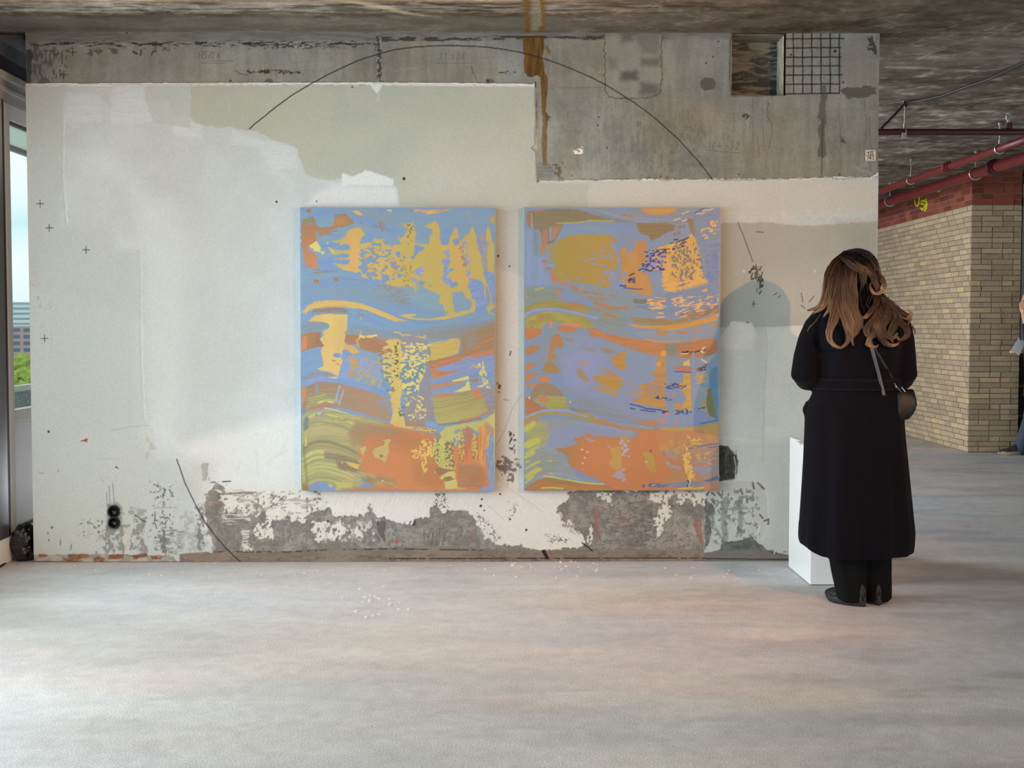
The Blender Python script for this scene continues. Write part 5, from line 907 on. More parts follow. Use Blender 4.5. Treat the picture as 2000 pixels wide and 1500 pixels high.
floor = link('floor', me, floor_mat()); tag(floor, 'grey sandy screed floor with cloudy patches and painted-in shade blotches', kind='structure')
# ------------------------------------------------------------------ ceiling
vs_ = np.arange(-60, 470, 1.8); yc = np.array([at_z(1000, v, CEIL)[1] for v in vs_]); yc = np.concatenate([[-3, 0, 3, 5], yc[(yc > 5.3) & (yc < 24)], [25, 26]])
xc = np.concatenate([[-3.6, -3.0], np.arange(-2.9, 7.5, .011), [8, 9, 11]])
Xc, Yc = np.meshgrid(xc, yc); Uc, Vc = proj(Xc, Yc, CEIL)
wx = Xc + .25 * (fb(Xc * 1.5, Yc * 3, 41, 2) - .5); wy = Yc + .16 * (fb(Xc * 1.3, Yc * 2.2, 43, 3) - .5)
big = fb(wx * .9, wy * 3.2, 45, 4); gr = fb(wx * 6, wy * 8, 47, 5); fi = fb(wx * 16, wy * 22, 49, 3)
Cc_ = np.empty(Xc.shape + (3,), np.float32); Cc_[:] = (98, 89, 78)
Cc_ += ((big - .5) * 60)[..., None]; Cc_ += ((gr - .5) * 60)[..., None] * np.array([1, .98, .93]); Cc_ += ((fi - .5) * 26)[..., None]
fib = ss(.62, .74, fb(Xc * 6 + Yc * 2, Yc * 11 - Xc * 3, 51, 4)); fib2 = ss(.63, .75, fb(Xc * 5 - Yc * 1.5, Yc * 10 + Xc * 3, 53, 4))
Cc_ += (np.maximum(fib, fib2) * 44 * ss(7.0, 8.2, Yc))[..., None]
rg = np.clip(1 - abs(fb(Xc * 4 + wy, Yc * 5.5, 71, 4) - .5) * 26, 0, 1) * ss(.4, .6, fb(Xc * 3, Yc * 3, 73, 2)); Cc_ += (rg * 34)[..., None]; rg = np.clip(1 - abs(fb(Xc * 9, Yc * 12, 75, 4) - .5) * 16, 0, 1); Cc_ += ((rg - .3) * 18)[..., None]
# front strip: warm bare patch, white lime bloom, grey edge by the wall
left = 1 - ss(.0, 1.6, Xc)  # brighter left, darker right of the ceiling painted into the colour
band = ss(6.30, 6.34, wy) * (1 - ss(6.50, 6.58, wy)); Cc_ += (band * left * 60 * ss(.35, .6, fb(Xc * 7, Yc * 40, 61, 3)))[..., None] * np.array([1, 1.0, 1.0])
warm = (1 - ss(6.24, 6.36, wy)) * left; Cc_ += (warm * 1.0)[..., None] * np.array([96, 78, 62]); Cc_ += (warm * ss(.5, .7, fb(Xc * 6, Yc * 34, 63, 3)) * 40)[..., None]
edge = ss(6.58, 6.68, wy) * (1 - ss(6.94, 6.95, Yc)) * left; Cc_ = Cc_ * (1 - edge[..., None] * .45) + np.array([122, 122, 114]) * edge[..., None] * .45
line_ = (1 - np.clip(abs(Yc - 6.925) / .012, 0, 1)); Cc_ += (line_ * 26)[..., None]
def cpoly(col, uv, op=1, sw=.02):
    global Cc_
    P = np.array([at_z(a, b, CEIL)[:2] for a, b in pts(uv)])
    m = (Xc > P[:, 0].min() - .1) & (Xc < P[:, 0].max() + .1) & (Yc > P[:, 1].min() - .1) & (Yc < P[:, 1].max() + .1)
    r = np.where(m.any(1))[0]; c = np.where(m.any(0))[0]
    if not len(r) or not len(c): return
    W = (slice(r[0], r[-1] + 1), slice(c[0], c[-1] + 1)); A = Xc[W] + .02 * (fb(Xc[W] * 20, Yc[W] * 20, 66, 2) - .5); Bq = Yc[W]
    d = Paint.sdf(None, P, A, Bq); a = (np.clip(.5 - d / sw, 0, 1) * op)[..., None]; Cc_[W] = Cc_[W] * (1 - a) + np.array(col) * a
cpoly((118, 88, 42), '1024,-20 1036,-20 1037,64 1027,64'); cpoly((122, 92, 46), '1051,-20 1063,-20 1063,66 1053,66'); cpoly((150, 150, 142), '1038,0 1050,0 1051,60 1039,60', .6); cpoly((190, 186, 170), '1052,0 1054,0 1056,50 1053,50', .8)
cpoly((120, 96, 60), '1018,0 1030,0 1030,16 1020,20', .5)
cpoly((76, 68, 56), '1904,-6 1935,-6 1880,24 1850,36 1835,50 1790,78 1740,96 1745,84 1780,68 1820,46 1850,24', .42, .08); cpoly((206, 190, 160), '630,0 700,8 740,16 790,28 860,34 800,24 760,12 700,2', .7, .03)
cpoly((90, 84, 74), '640,8 690,14 700,28 660,24', .6, .04); cpoly((200, 190, 172), '150,2 180,8 225,20 250,18 200,6', .5, .02)
me = mesh_np('ceiling', np.stack([Xc, Yc, Xc * 0 + CEIL], -1).reshape(-1, 3), grid_faces(*Xc.shape)[:, ::-1], True); set_col(me, np.clip(lin(np.clip(Cc_, 10, 255)) / .8, 0, .9).reshape(-1, 3))
M_ceil = mat('board_marked_concrete', rough=.9, attr='Col', nscale=60, namt=.10, bump=.3, bscale=40, spec=.15)
ceil = link('ceiling', me, M_ceil); tag(ceil, 'raw board-marked concrete ceiling', kind='structure')
MB().box(-3.6, 11, -3, 26, CEIL + .01, CEIL + .25).build('ceiling_slab', mat('slab', (110, 106, 98), rough=.9, nscale=8)).__setitem__('kind', 'structure')
# ------------------------------------------------------------------ left facade (door leaf, frame, lintel) in the plane x = XF
XF = -2.72; M_fr = mat('cream_frame', (232, 229, 222), rough=.45, nscale=14, namt=.04); M_frd = mat('lintel_timber', (176, 172, 166), rough=.6, nscale=20, namt=.08, streak=(8, 1, 1))
M_navy = mat('navy_band', (34, 38, 58), rough=.7, nscale=20, namt=.15); M_sl = mat('dark_rubber', (16, 16, 18), rough=.5); M_alu = mat('aluminium', (150, 152, 156), rough=.28, metal=.8); M_pan = mat('white_panel', (236, 238, 240), rough=.4, nscale=5, namt=.03)
M_lc = mat('stained_concrete', (84, 86, 90), rough=.9, nscale=12, namt=.2, bump=.3)
def fb_(mb, y0, y1, z0, z1, d0=0, d1=.07): mb.box(XF - d1, XF - d0, y0, y1, z0, z1)
ya = at_x(6.5, 560, XF)[1]; yb = at_x(24.7, 560, XF)[1]
ZT = at_x(40, 243, XF)[2]; zt1 = at_x(40, 287, XF)[2]; ZG0 = at_x(45, 799, XF)[2]; ZP1 = at_x(45, 822, XF)[2]; ZP0 = at_x(45, 1019, XF)[2]; ZL0 = at_x(30, 207, XF)[2]; ZL1 = at_x(30, 154, XF)[2]; ZN1 = at_x(30, 122, XF)[2]
mb = MB(); fb_(mb, 3.9, 14, ZL0, ZL1, 0, .12); fb_(mb, 3.9, 14, ZL0 + .05, ZL0 + .075, -.02, .1); fb_(mb, 3.9, 14, ZL1 - .04, ZL1, -.03, .1)
o = mb.build('trim_1', M_frd, bevel=.004); tag(o, 'grey painted moulded lintel over the glazed door', kind='structure')
mb = MB(); fb_(mb, 3.9, 14, ZL1 + .001, ZN1, .01, .12); o = mb.build('trim_2', M_navy); tag(o, 'dark navy band above the lintel', kind='structure')
mb = MB(); fb_(mb, 3.9, 14, ZN1 + .001, CEIL - .002, .0, .14); mb.box(XF - .01, XF + .13, 7.0, 14, CEIL - .03, CEIL - .001); o = mb.build('wall_left', M_lc, bevel=.004); tag(o, 'strip of stained concrete under the ceiling edge', kind='structure')
d1 = empty('door_1', (XF, ya + .4, 0), None, None); d1['kind'] = 'structure'; d1['label'] = 'tall cream framed glazed balcony door left of the wall'
YD1 = 7.95
mb = MB(); fb_(mb, ya, yb, .12, ZL0 - .002); fb_(mb, YD1, YD1 + .12, .12, ZL0 - .002); fb_(mb, yb, YD1, ZT, ZL0 - .002); fb_(mb, yb, YD1, .12, ZP0 - .03); fb_(mb, yb, YD1, ZP1, ZG0)
mb.build('door_frame', M_fr, d1, bevel=.004)
mb = MB(); fb_(mb, yb, YD1, zt1 - .028, zt1, .02, .05); mb.build('transom_bar', mat('pale_bar', (150, 160, 160), rough=.5), d1, bevel=.002)
mb = MB(); fb_(mb, yb, YD1, ZP0 - .028, ZP1 - .001, .022, .045); mb.build('lower_panel', M_pan, d1)
mb = MB(); fb_(mb, yb, YD1, ZT - .016, ZT, .012, .05); fb_(mb, yb, YD1, ZP0 - .03, ZP0 - .018, .012, .05); mb.build('gasket', M_sl, d1)
def glass(name, tint=(.93, .98, .97), rough=0.0, al=.93):
    m = bpy.data.materials.new(name); m.use_nodes = True; N = m.node_tree.nodes; L = m.node_tree.links; N.remove(N['Principled BSDF'])
    t = N.new('ShaderNodeBsdfTransparent'); t.inputs[0].default_value = (*tint, 1); g = N.new('ShaderNodeBsdfGlossy'); g.inputs['Roughness'].default_value = rough; mx = N.new('ShaderNodeMixShader'); mx.inputs[0].default_value = 1 - al
    L.new(t.outputs[0], mx.inputs[1]); L.new(g.outputs[0], mx.inputs[2]); L.new(mx.outputs[0], N['Material Output'].inputs[0]); return m
M_gl = glass('window_glass'); 
def frost(name, col, tr):
    m = bpy.data.materials.new(name); m.use_nodes = True; N = m.node_tree.nodes; L = m.node_tree.links; b = N['Principled BSDF']
    b.inputs['Base Color'].default_value = (*lin(col), 1); b.inputs['Roughness'].default_value = .5
    t = N.new('ShaderNodeBsdfTranslucent'); t.inputs[0].default_value = (*lin(col), 1); mx = N.new('ShaderNodeMixShader'); mx.inputs[0].default_value = tr
    L.new(b.outputs[0], mx.inputs[1]); L.new(t.outputs[0], mx.inputs[2]); L.new(mx.outputs[0], N['Material Output'].inputs[0]); return m
mb = MB(); fb_(mb, yb, YD1, ZG0, zt1 - .028, .033, .037); mb.build('glass_pane', M_gl, d1)
mb = MB(); fb_(mb, yb, YD1, zt1, ZT, .033, .037); mb.build('frosted_pane', frost('frosted_glass', (240, 250, 242), .8), d1)
w1 = empty('window_1', (XF, ya - .4, 0), None, None); w1['kind'] = 'structure'; w1['label'] = 'aluminium edged sliding panel at the left picture edge'
mb = MB(); fb_(mb, ya - .055, ya - .002, .14, ZL0 - .002, -.02, .06); mb.build('dark_gasket', M_sl, w1)
mb = MB(); fb_(mb, ya - .20, ya - .056, .14, ZL0 - .002, -.03, .06); fb_(mb, 5.0, 5.14, .14, ZL0 - .002, -.03, .06); fb_(mb, 5.14, ya - .20, .14, .30, -.03, .06); fb_(mb, 5.14, ya - .20, 2.3, ZL0 - .002, -.03, .06); mb.build('sash_frame', M_alu, w1, bevel=.004)
mb = MB(); fb_(mb, 5.14, ya - .20, .30, 2.3, .01, .016); mb.build('glass_pane', M_gl, w1)
mb = MB(); fb_(mb, 3.9, ya - .002, 0.0, .139, -.03, .1); fb_(mb, ya, YD1 + .12, 0, .119, -.02, .1); o = mb.build('trim_3', M_fr, bevel=.008); tag(o, 'low cream threshold under the glazed door', kind='structure')
mb = MB(); fb_(mb, YD1 + .12, 9.2, .0, ZL0 - .002); fb_(mb, 12.6, 14, 0, ZL0 - .002); o = mb.build('wall_left_rear', M_lc); tag(o, 'plain outer wall behind the painted wall', kind='structure')
# balcony slab and frosted railing outside
o = MB().box(-4.25, XF - .13, 3, 15, -.22, -.03).build('balcony_floor', mat('balcony_slab', (150, 150, 146), rough=.8, nscale=9)); o['kind'] = 'structure'
rl = empty('balcony_railing', (-4.1, 9, -.03), 'balcony railing with frosted glass panels and pale top rail outside the door', 'railing')
zr = CH + (at_x(45, 763, -4.1)[2] - CH)
mb = MB(); mb.box(-4.13, -4.07, 3, 15, zr, zr + .05); mb.build('top_rail', mat('rail_pale', (214, 222, 220), rough=.4), rl, bevel=.006)
for k in range(6): mb = MB(); mb.box(-4.115, -4.085, 3 + k * 2.4 - .02 if k else 3.0, 3.02 + k * 2.4 if k else 3.04, -.03, zr); mb.build('post', M_alu, rl)
mb = MB(); mb.box(-4.105, -4.095, 3.04, 15, .03, zr - .001); mb.build('frosted_panel', mat('rain_glass', (150, 172, 172), rough=.25, nscale=45, namt=.45, spec=.6), rl)
# ------------------------------------------------------------------ things by the door
def crumple(name, cx, cy, w, d, h, m, parent=None, seed=3):
    vs = []; n, k = 34, 20
    for i in range(k + 1):
        ph = math.pi * i / k
        for j in range(n):
            a = 2 * math.pi * j / n
            v = Vector((math.sin(ph) * math.cos(a), math.sin(ph) * math.sin(a), -math.cos(ph)))
            r = 1 + .30 * mnoise.noise(v * 2.2 + Vector((seed, 0, 0))) + .16 * abs(mnoise.noise(v * 5.5 + Vector((0, seed, 0))))
            vs.append((cx + max(-1, min(1, v.x * r * 1.15)) * w / 2, cy + max(-1, min(1, v.y * r * 1.15)) * d / 2, max(0.001, h / 2 + max(-1, v.z * r * 1.05) * h / 2)))
    fs = [(i * n + j, i * n + (j + 1) % n, (i + 1) * n + (j + 1) % n, (i + 1) * n + j) for i in range(k) for j in range(n)]
    mb = MB(); mb.add(vs, fs); return mb.build(name, m, parent)
bagc = at_z(44, 1091)
bag = crumple('plastic_bag', -2.633, YW + .07, .125, .16, .19, mat('black_plastic', (14, 15, 22), rough=.22, nscale=20, namt=.6, bump=.8, bscale=30, spec=.7))
tag(bag, 'crumpled black plastic bag stuffed in the corner behind the wall end', 'plastic bag')
mb = MB(); mb.tube([at_z(-30, 1132) + [0, 0, .006], at_z(0, 1109) + [0, 0, .006], at_z(10, 1102) + [0, 0, .006], at_z(19, 1094) + [0, 0, .010], at_z(23, 1089) + [0, 0, .03]], .005, 8, 'round')
tag(mb.build('cable', M_sl, sm=True), 'thin black cable curving over the floor by the door threshold', 'cable')
# white plinth behind the woman
e0 = at_z(1582.4, 1143.5); e1 = at_z(1541.5, 1108)
PLh = .70; pw = .36; dp = e1[1] - e0[1]; x0 = e0[0]
pl = empty('plinth', (x0 + pw / 2, e0[1] + dp / 2, 0), 'plain white display plinth standing in front of the woman by the wall', 'plinth')
mb = MB().box(x0, x0 + pw, e0[1], e0[1] + dp, .004, PLh); mb.build('plinth_body', mat('white_lacquer', (248, 249, 250), rough=.28, spec=.5), pl, bevel=.002)
mb = MB().box(x0 + .006, x0 + pw - .006, e0[1] + .006, e0[1] + dp - .006, 0, .004); mb.build('shadow_gap', M_sl, pl)
mb = MB(); q = at_z(1566, 868, PLh); mb.box(q[0] - .02, q[0] + .10, q[1] - .03, q[1] + .04, PLh + .0005, PLh + .012)
tag(mb.build('card_stack', mat('card_white', (244, 244, 240), rough=.6), bevel=.001), 'small stack of white cards lying on top of the plinth', 'cards')
# white chips of plaster on the floor
mb = MB()
chips = [(x_, y_) for x_, y_ in zip(RNG.uniform(1000, 1170, 26), RNG.uniform(1097, 1118, 26))] + [(x_, y_) for x_, y_ in zip(RNG.normal(740, 34, 22), RNG.normal(1180, 14, 22))] + [(x_, y_) for x_, y_ in zip(RNG.uniform(80, 1500, 40), RNG.uniform(1098, 1130, 40))]
for x_, y_ in chips:
    c = at_z(x_, y_); s_ = RNG.uniform(.002, .009); a = RNG.rand() * 3; k = 5
    vs = [(c[0] + s_ * math.cos(a + j * 6.283 / k) * RNG.uniform(.6, 1.4), c[1] + s_ * 1.2 * math.sin(a + j * 6.283 / k), z) for z in (0.0004, .0035) for j in range(k)]
    mb.add(vs, [tuple(range(k - 1, -1, -1)), tuple(range(k, 2 * k))] + [(j, (j + 1) % k, k + (j + 1) % k, k + j) for j in range(k)])
o = mb.build('plaster_chips', mat('plaster_chip', (232, 230, 226), rough=.8)); tag(o, 'scattered white plaster chips on the floor along the wall', 'plaster chips', kind='stuff')
# sticker
c0 = at_y(1690, 293, YW + .012); c1 = at_y(1710, 314, YW + .012); yy = YW + .0085
sk = empty('paper_sticker', ((c0[0] + c1[0]) / 2, yy, c1[2]), 'small square white sticker with black hand drawn figures high on the concrete', 'sticker')
MB().box(c0[0], c1[0], yy, yy + .0015, c1[2], c0[2]).build('sticker_sheet', mat('sticker', (206, 204, 200), rough=.6), sk)
mb = MB(); w_ = c1[0] - c0[0]; h_ = c0[2] - c1[2]
for g in ('.22,.15 .12,.25 .25,.3 .3,.15 .28,.4', '.65,.12 .62,.22 .72,.25 .7,.4 .6,.4', '.85,.1 .7,.14', '.15,.6 .3,.6 .2,.9', '.62,.6 .8,.6 .72,.72 .82,.85 .66,.9', '.48,.08 .48,.92', '.08,.5 .9,.5', '.5,.15 .58,.2', '.4,.65 .42,.8', '.5,.7 .56,.82'):
    mb.tube([(c0[0] + a * w_, yy - .0008, c0[2] - b * h_) for a, b in pts(g)], .0016, 5)
mb.build('ink_figures', M_sl, sk)
# ------------------------------------------------------------------ brick pier
BX = at_z(1890.5, 884); PX0, PY0 = BX[0], BX[1]; PX1 = at_y(1990, 700, PY0)[0]; PH = CEIL
Vb = []; Fb_ = []; Cb = []; nb = 0
course = .0545; ZR = CH + (at_y(1893, 411, PY0)[2] - CH)
def brick(p0, ux, w, z0, h, prot, col, nrm):
    global nb
    ux = np.array(ux); nrm = np.array(nrm)
    j = RNG.uniform(-.0012, .0012, (8, 3))
    base = np.array(p0)
    vv = []
    for d in (-.02, prot):
        for dz in (z0, z0 + h):
            for a in (0, w): vv.append(base + ux * a + nrm * d + np.array([0, 0, dz]))
    vv = np.array(vv) + j; Vb.append(vv); Fb_.extend([(nb + a, nb + b, nb + c, nb + d) for a, b, c, d in ((4, 5, 7, 6), (0, 4, 6, 2), (1, 3, 7, 5), (2, 6, 7, 3), (0, 1, 5, 4))]); Cb.append(np.tile(lin(col) / .78, (8, 1))); nb += 8
def bcol(z):
    if z > ZR: c = np.array((122, 66, 54.)) * RNG.uniform(.8, 1.15)
    else:
        c = np.array((160, 144, 120.)) * RNG.uniform(.92, 1.07); r = RNG.rand()
        if r < .04: c = np.array((176, 160, 122.))
        elif r < .07: c = np.array((170, 148, 126.))
    return np.clip(c + RNG.uniform(-2, 2, 3), 20, 235)
def courses(p0, ux, L_, nrm, head):
    z = .002; i = 0
    while z < PH - .03:
        red = z > ZR; h = course * (1.06 if red else 1); j = .009 if not red else .010
        x = -[0, .055, .11, .165][i % 4] if not head else -[0, .11][i % 2]
        k = 0
        while x < L_:
            w = (.205 if (not head or (k + i) % 3) else .10); a = max(x, 0); b = min(x + w, L_)
            if b - a > .015: brick(np.array(p0) + np.array(ux) * a, ux, b - a, z + j, min(h - j, PH - z - .002), RNG.uniform(.002, .007), bcol(z), nrm)
            x += w + .010; k += 1
        z += h; i += 1
courses((PX0, PY0 + 5.0, 0), (0, -1, 0), 5.0, (-1, 0, 0), False)
courses((PX0, PY0, 0), (1, 0, 0), PX1 - PX0, (0, -1, 0), True)
Vb = np.concatenate(Vb); Cb = np.concatenate(Cb)
o = link('wall_brick_pier', mesh_np('wall_brick_pier', Vb, np.array(Fb_)), mat('brick', rough=.9, attr='Col', nscale=60, namt=.14, bump=.4, bscale=90, spec=.2)); set_col(o.data, Cb); o['kind'] = 'structure'; o['label'] = 'yellow brick pier with a red brick top'
zm = ZR
M_mb = mat('mortar', (128, 114, 96), rough=.95, nscale=50, namt=.15); M_mr = mat('mortar_light', (132, 104, 84), rough=.95, nscale=50, namt=.2)
o = MB().box(PX0, PX1, PY0, PY0 + 5.0, 0, zm).build('mortar_core', M_mb, bpy.data.objects['wall_brick_pier']); 
o = MB().box(PX0, PX1, PY0, PY0 + 5.0, zm, PH - .001).build('mortar_core_red', M_mr, bpy.data.objects['wall_brick_pier'])
# yellow sprayed figures on the red bricks
M_yel = mat('yellow_spray', (214, 214, 40), rough=.7)
def face_left(u, v): q = at_x(u, v, PX0 - .010); return q
for nm, strokes in (('painted_mark', ('1787,392 1789,400 1792,403 1795,398 1796,386', '1808,391 1800,392 1799,398 1805,398 1806,404 1801,408 1798,406', '1804,392 1810,396 1810,406 1806,411', '1810,398 1801,410', '1809,388 1812,398 1808,408')),
                    ('painted_mark', ('1868,360 1867,352', '1872,350 1876,348 1874,356 1871,359', '1880,350 1882,356 1878,357', '1884,356 1886,348')), ('painted_mark', ('1824,374 1826,369', '1830,369 1833,374', '1836,372 1838,368'))):
    mb = MB()
    for s_ in strokes: mb.tube([face_left(a, b) for a, b in pts(s_)], .011, 6, 'round')
    mb.build(nm, M_yel, bpy.data.objects['wall_brick_pier'])
mb = MB()
for k in range(11): q = face_left(1796 + k * 7.2, 815 + k * 1.75); mb.ball(q, .006, 6, 4)
mb.build('plug_row', mat('filler', (232, 226, 214), rough=.8), bpy.data.objects['wall_brick_pier'])
# far wall with a window, seen as a sliver to the right of the pier
o = MB().box(-2.7, 11, 22.0, 22.2, 0, CEIL).build('wall_far', mat('far_plaster', (120, 112, 104), rough=.9, nscale=3)); o['kind'] = 'structure'
o = MB().box(-2.7, PX0 + .0, PY0 + 5.0, PY0 + 5.15, 0, CEIL).build('wall_rear', mat('rear_plaster', (120, 114, 104), rough=.9, nscale=3)); o['kind'] = 'structure'
qa = at_y(1991, 365, 14.2); M_post = mat('steel_post', (196, 200, 204), rough=.35, nscale=6)
ps = empty('door_post', (at_y(1997, 600, 14.2)[0], 14.2, 0), 'pale upright post rising behind the brick pier edge', 'post')
xp = at_y(1993, 450, 14.2)[0]
MB().box(xp, xp + .09, 14.15, 14.25, 0, CEIL - .002).build('post_body', M_post, ps, bevel=.004)
MB().box(xp - .006, xp + .10, 14.13, 14.27, CEIL - .25, CEIL - .16).build('collar', M_alu, ps, bevel=.004)
o = MB().box(8.2, 8.35, -3, 22, 0, CEIL).build('wall_right_blocker', mat('right_plaster', (128, 122, 114), rough=.9, nscale=3)); o['kind'] = 'structure'  # unseen wall added to cut sky light from the right
mb = MB(); mb.box(-2.7, 8.2, -3.2, -3.02, 0, .9); mb.box(-2.7, 8.2, -3.2, -3.02, 2.25, CEIL)  # unseen wall added behind the camera to narrow the sky light
for k in range(6): mb.box(-2.7 + k * 2.14, -2.5 + k * 2.14, -3.2, -3.02, .9, 2.25)
o = mb.build('wall_front_blocker', mat('front_plaster', (150, 146, 138), rough=.9, nscale=3)); o['kind'] = 'structure'
# orange timber crate rack by the pier
rk = empty('timber_rack', (PX1 + .12, 13.0, 0), 'orange brown timber rack with open shelves beside the brick pier', 'rack'); M_or = mat('orange_timber', (176, 98, 50), rough=.5, nscale=14, namt=.25, streak=(6, 6, 1))
rx0, rx1, ry0, ry1, rh = PX1 + .012, PX1 + .50, 13.12, 13.5, at_y(1995, 692, 13.12)[2]
for x_ in (rx0 + .03, rx1 - .03):
    for y_ in (ry0 + .02, ry1 - .02): MB().box(x_ - .02, x_ + .02, y_ - .02, y_ + .02, 0, rh).build('post', M_or, rk, bevel=.003)
for z_ in (.04, .35, .66, rh - .03): MB().box(rx0, rx1, ry0 - .004, ry1 + .004, z_, z_ + .025).build('shelf', M_or, rk, bevel=.003)
MB().box(rx0, rx1, ry1 + .005, ry1 + .015, 0, rh).build('back_panel', mat('dark_panel', (30, 22, 18), rough=.7), rk)
# ------------------------------------------------------------------ sprinkler pipes
M_pipe = mat('red_pipe', (96, 26, 28), rough=.45, nscale=9, namt=.12, spec=.5); M_pdark = mat('dark_red_pipe', (74, 24, 24), rough=.45, nscale=9, namt=.15); M_st = mat('zinc', (170, 168, 162), rough=.35, metal=.7)
pc = at_y(1767, 258, 9.0); ZC = pc[2]
def pipe_from(u0, v0, Xp, r, label, y0, y1, m):
    yA = at_x(u0, v0, Xp)[1]; z = at_x(u0, v0, Xp)[2]
    t = empty('sprinkler_pipe', (Xp, y0, z), label, 'pipe'); mb = MB(); mb.tube([(Xp, y, z) for y in np.linspace(y0, y1, 10)], r, 20); mb.build('pipe_run', m, t, sm=True)
    return t, z
def coupling(t, c, ax, r, m):
    mb = MB(); a = np.array(ax, float)
    for d, k in ((-.055, 1.32), (-.02, 1.5), (.02, 1.5), (.055, 1.32)): mb.tube([np.array(c) + a * (d - .012), np.array(c) + a * (d + .012)], r * k, 20)
    mb.tube([np.array(c) - a * .07, np.array(c) + a * .07], r * 1.22, 20)
    s_ = np.cross(a, (0, 0, 1)); 
    for sg in (-1, 1): mb.tube([np.array(c) + s_ * sg * r * 1.3 - np.array((0, 0, .025)), np.array(c) + s_ * sg * r * 1.3 + np.array((0, 0, .025))], .016, 8)
    mb.build('pipe_coupling', m, t)
def hanger(t, c, ax, r, ring=True):
    c = np.array(c); mb = MB(); mb.tube([c + (0, 0, r + .02), (c[0], c[1], CEIL - .003)], .006, 8); mb.tube([(c[0], c[1], CEIL - .02), (c[0], c[1], CEIL - .003)], .016, 8); mb.build('hanger_rod', M_st, t)
    mb = MB(); a = np.array(ax, float); s_ = np.cross(a, (0, 0, 1))
    R_ = r + .006
    mb.tube([c + s_ * R_ * math.sin(q) - np.array((0, 0, 1)) * R_ * math.cos(q) for q in np.linspace(-math.pi, math.pi, 25)], .0065, 6); mb.tube([c + (0, 0, R_), c + (0, 0, r + .035)], .011, 8); mb.build('hanger_ring', M_st, t)
tA, zA = pipe_from(1800, 345, 3.87, .031, 'bright red sprinkler pipe running away above the yellow brick pier, upper of the slanting pair', 9.3, 17.0, M_pipe)
for v_, Y in ((0, 9.95), (0, 12.1), (0, 13.7)): hanger(tA, (3.87, Y, zA), (0, 1, 0), .031)
for Y in (11.1, 13.2): coupling(tA, (3.87, Y, zA), (0, 1, 0), .031, M_pipe)
tB, zB = pipe_from(1800, 373, 4.28, .05, 'thick red sprinkler pipe along the brick pier top, lower of the slanting pair', 9.4, 17.0, M_pipe)
for Y in (9.9, 11.55, 14.1): hanger(tB, (4.28, Y, zB), (0, 1, 0), .05)
coupling(tB, (4.28, 11.1, zB), (0, 1, 0), .05, M_pdark)
tC = empty('sprinkler_pipe', (3.2, 9.0, ZC), 'dark red sprinkler pipe running straight across below the ceiling beside the wall', 'pipe')
mb = MB(); mb.tube([(x_, 9.0, ZC) for x_ in np.linspace(2.0, 5.6, 8)], .0235, 20); mb.build('pipe_run', M_pdark, tC, sm=True)
hanger(tC, (pc[0], 9.0, ZC), (1, 0, 0), .0235)
qh = at_y(1970, 250, 9.0); mb = MB(); mb.tube([(qh[0], 9.0, ZC + .02), (qh[0], 9.0, ZC + .065)], .024, 14); mb.build('sprinkler_socket', M_pdark, tC)
mb = MB(); mb.tube([(qh[0], 9.0, ZC + .065), (qh[0], 9.0, ZC + .10)], .012, 10); mb.tube([(qh[0] - .016, 9.0, ZC + .085), (qh[0] - .018, 9.0, ZC + .115), (qh[0], 9.0, ZC + .125), (qh[0] + .018, 9.0, ZC + .115), (qh[0] + .016, 9.0, ZC + .085)], .004, 6); mb.tube([(qh[0], 9.0, ZC + .125), (qh[0], 9.0, ZC + .130)], .018, 12); mb.build('sprinkler_head', M_st, tC)
mb = MB(); tg = at_y(1766, 263, 8.96); mb.box(tg[0] - .018, tg[0] + .014, 8.95, 8.955, ZC - .045, ZC - .012); mb.build('paper_tag', mat('tag', (176, 186, 180), rough=.6), tC)
# black cable tied over the hanger
tp = at_y(1768, 204, 8.97); mb = MB()
cabp = [at_y(1722, 250, 8.97), at_y(1745, 227, 8.97), tp, at_y(1800, 196, 8.97), at_y(1840, 187, 8.97), at_y(1880, 172, 8.97), at_y(1930, 155, 8.97), at_y(1975, 134, 8.97), at_y(2020, 112, 8.97), at_y(2080, 85, 8.97)]
cabp = [at_y(1722, 250, 8.97), at_y(1745, 227, 8.97), tp + (0, 0, .01)] + [at_z(a, b, CEIL - c) for a, b, c in ((1800, 196, .03), (1840, 187, .035), (1880, 172, .03), (1930, 155, .02), (1975, 134, .02), (2020, 112, .02), (2080, 85, .02))]
mb.tube(cabp, .0085, 8, 'round'); mb.tube([tp + (-.012, 0, .018), tp + (.012, 0, -.012)], .012, 8)
tag(mb.build('cable', M_sl, sm=True), 'black cable sagging from the ceiling over a pipe hanger', 'cable')
# ------------------------------------------------------------------ outside, far below and away
GZ = -26
o = MB().box(-900, 300, 60, 1200, GZ - .5, GZ).build('ground', mat('street_ground', (120, 126, 110), rough=.9, nscale=.02)); o['kind'] = 'structure'
def sway(u, D): return (u - 980) / F * D
bd = empty('apartment_building', (-215, 620, GZ), 'distant pink brick apartment block with white upper storeys seen through the door glass', 'building')
x0b, x1b = sway(-60, 600), sway(120, 600); zb1 = at_y(40, 612, 600)[2]; zb2 = at_y(40, 590, 600)[2]
MB().box(x0b, x1b, 600, 630, GZ, zb1 - 6).build('brick_storeys', mat('pink_brick', (196, 168, 168), rough=.9, nscale=.4, namt=.08), bd)
MB().box(x0b + 1, x1b - 1, 602, 628, zb1 - 6, zb1 + 4).build('white_storeys', mat('white_cladding', (232, 240, 244), rough=.7), bd)
MB().box(x0b + 6, x1b - 8, 605, 625, zb1 + 4, zb2).build('roof_storey', mat('roof_glass', (140, 170, 180), rough=.4), bd)
Mw = mat('far_window', (96, 120, 146), rough=.3); Mwl = mat('far_band', (150, 180, 196), rough=.3)
z_ = zb1 - 8.6
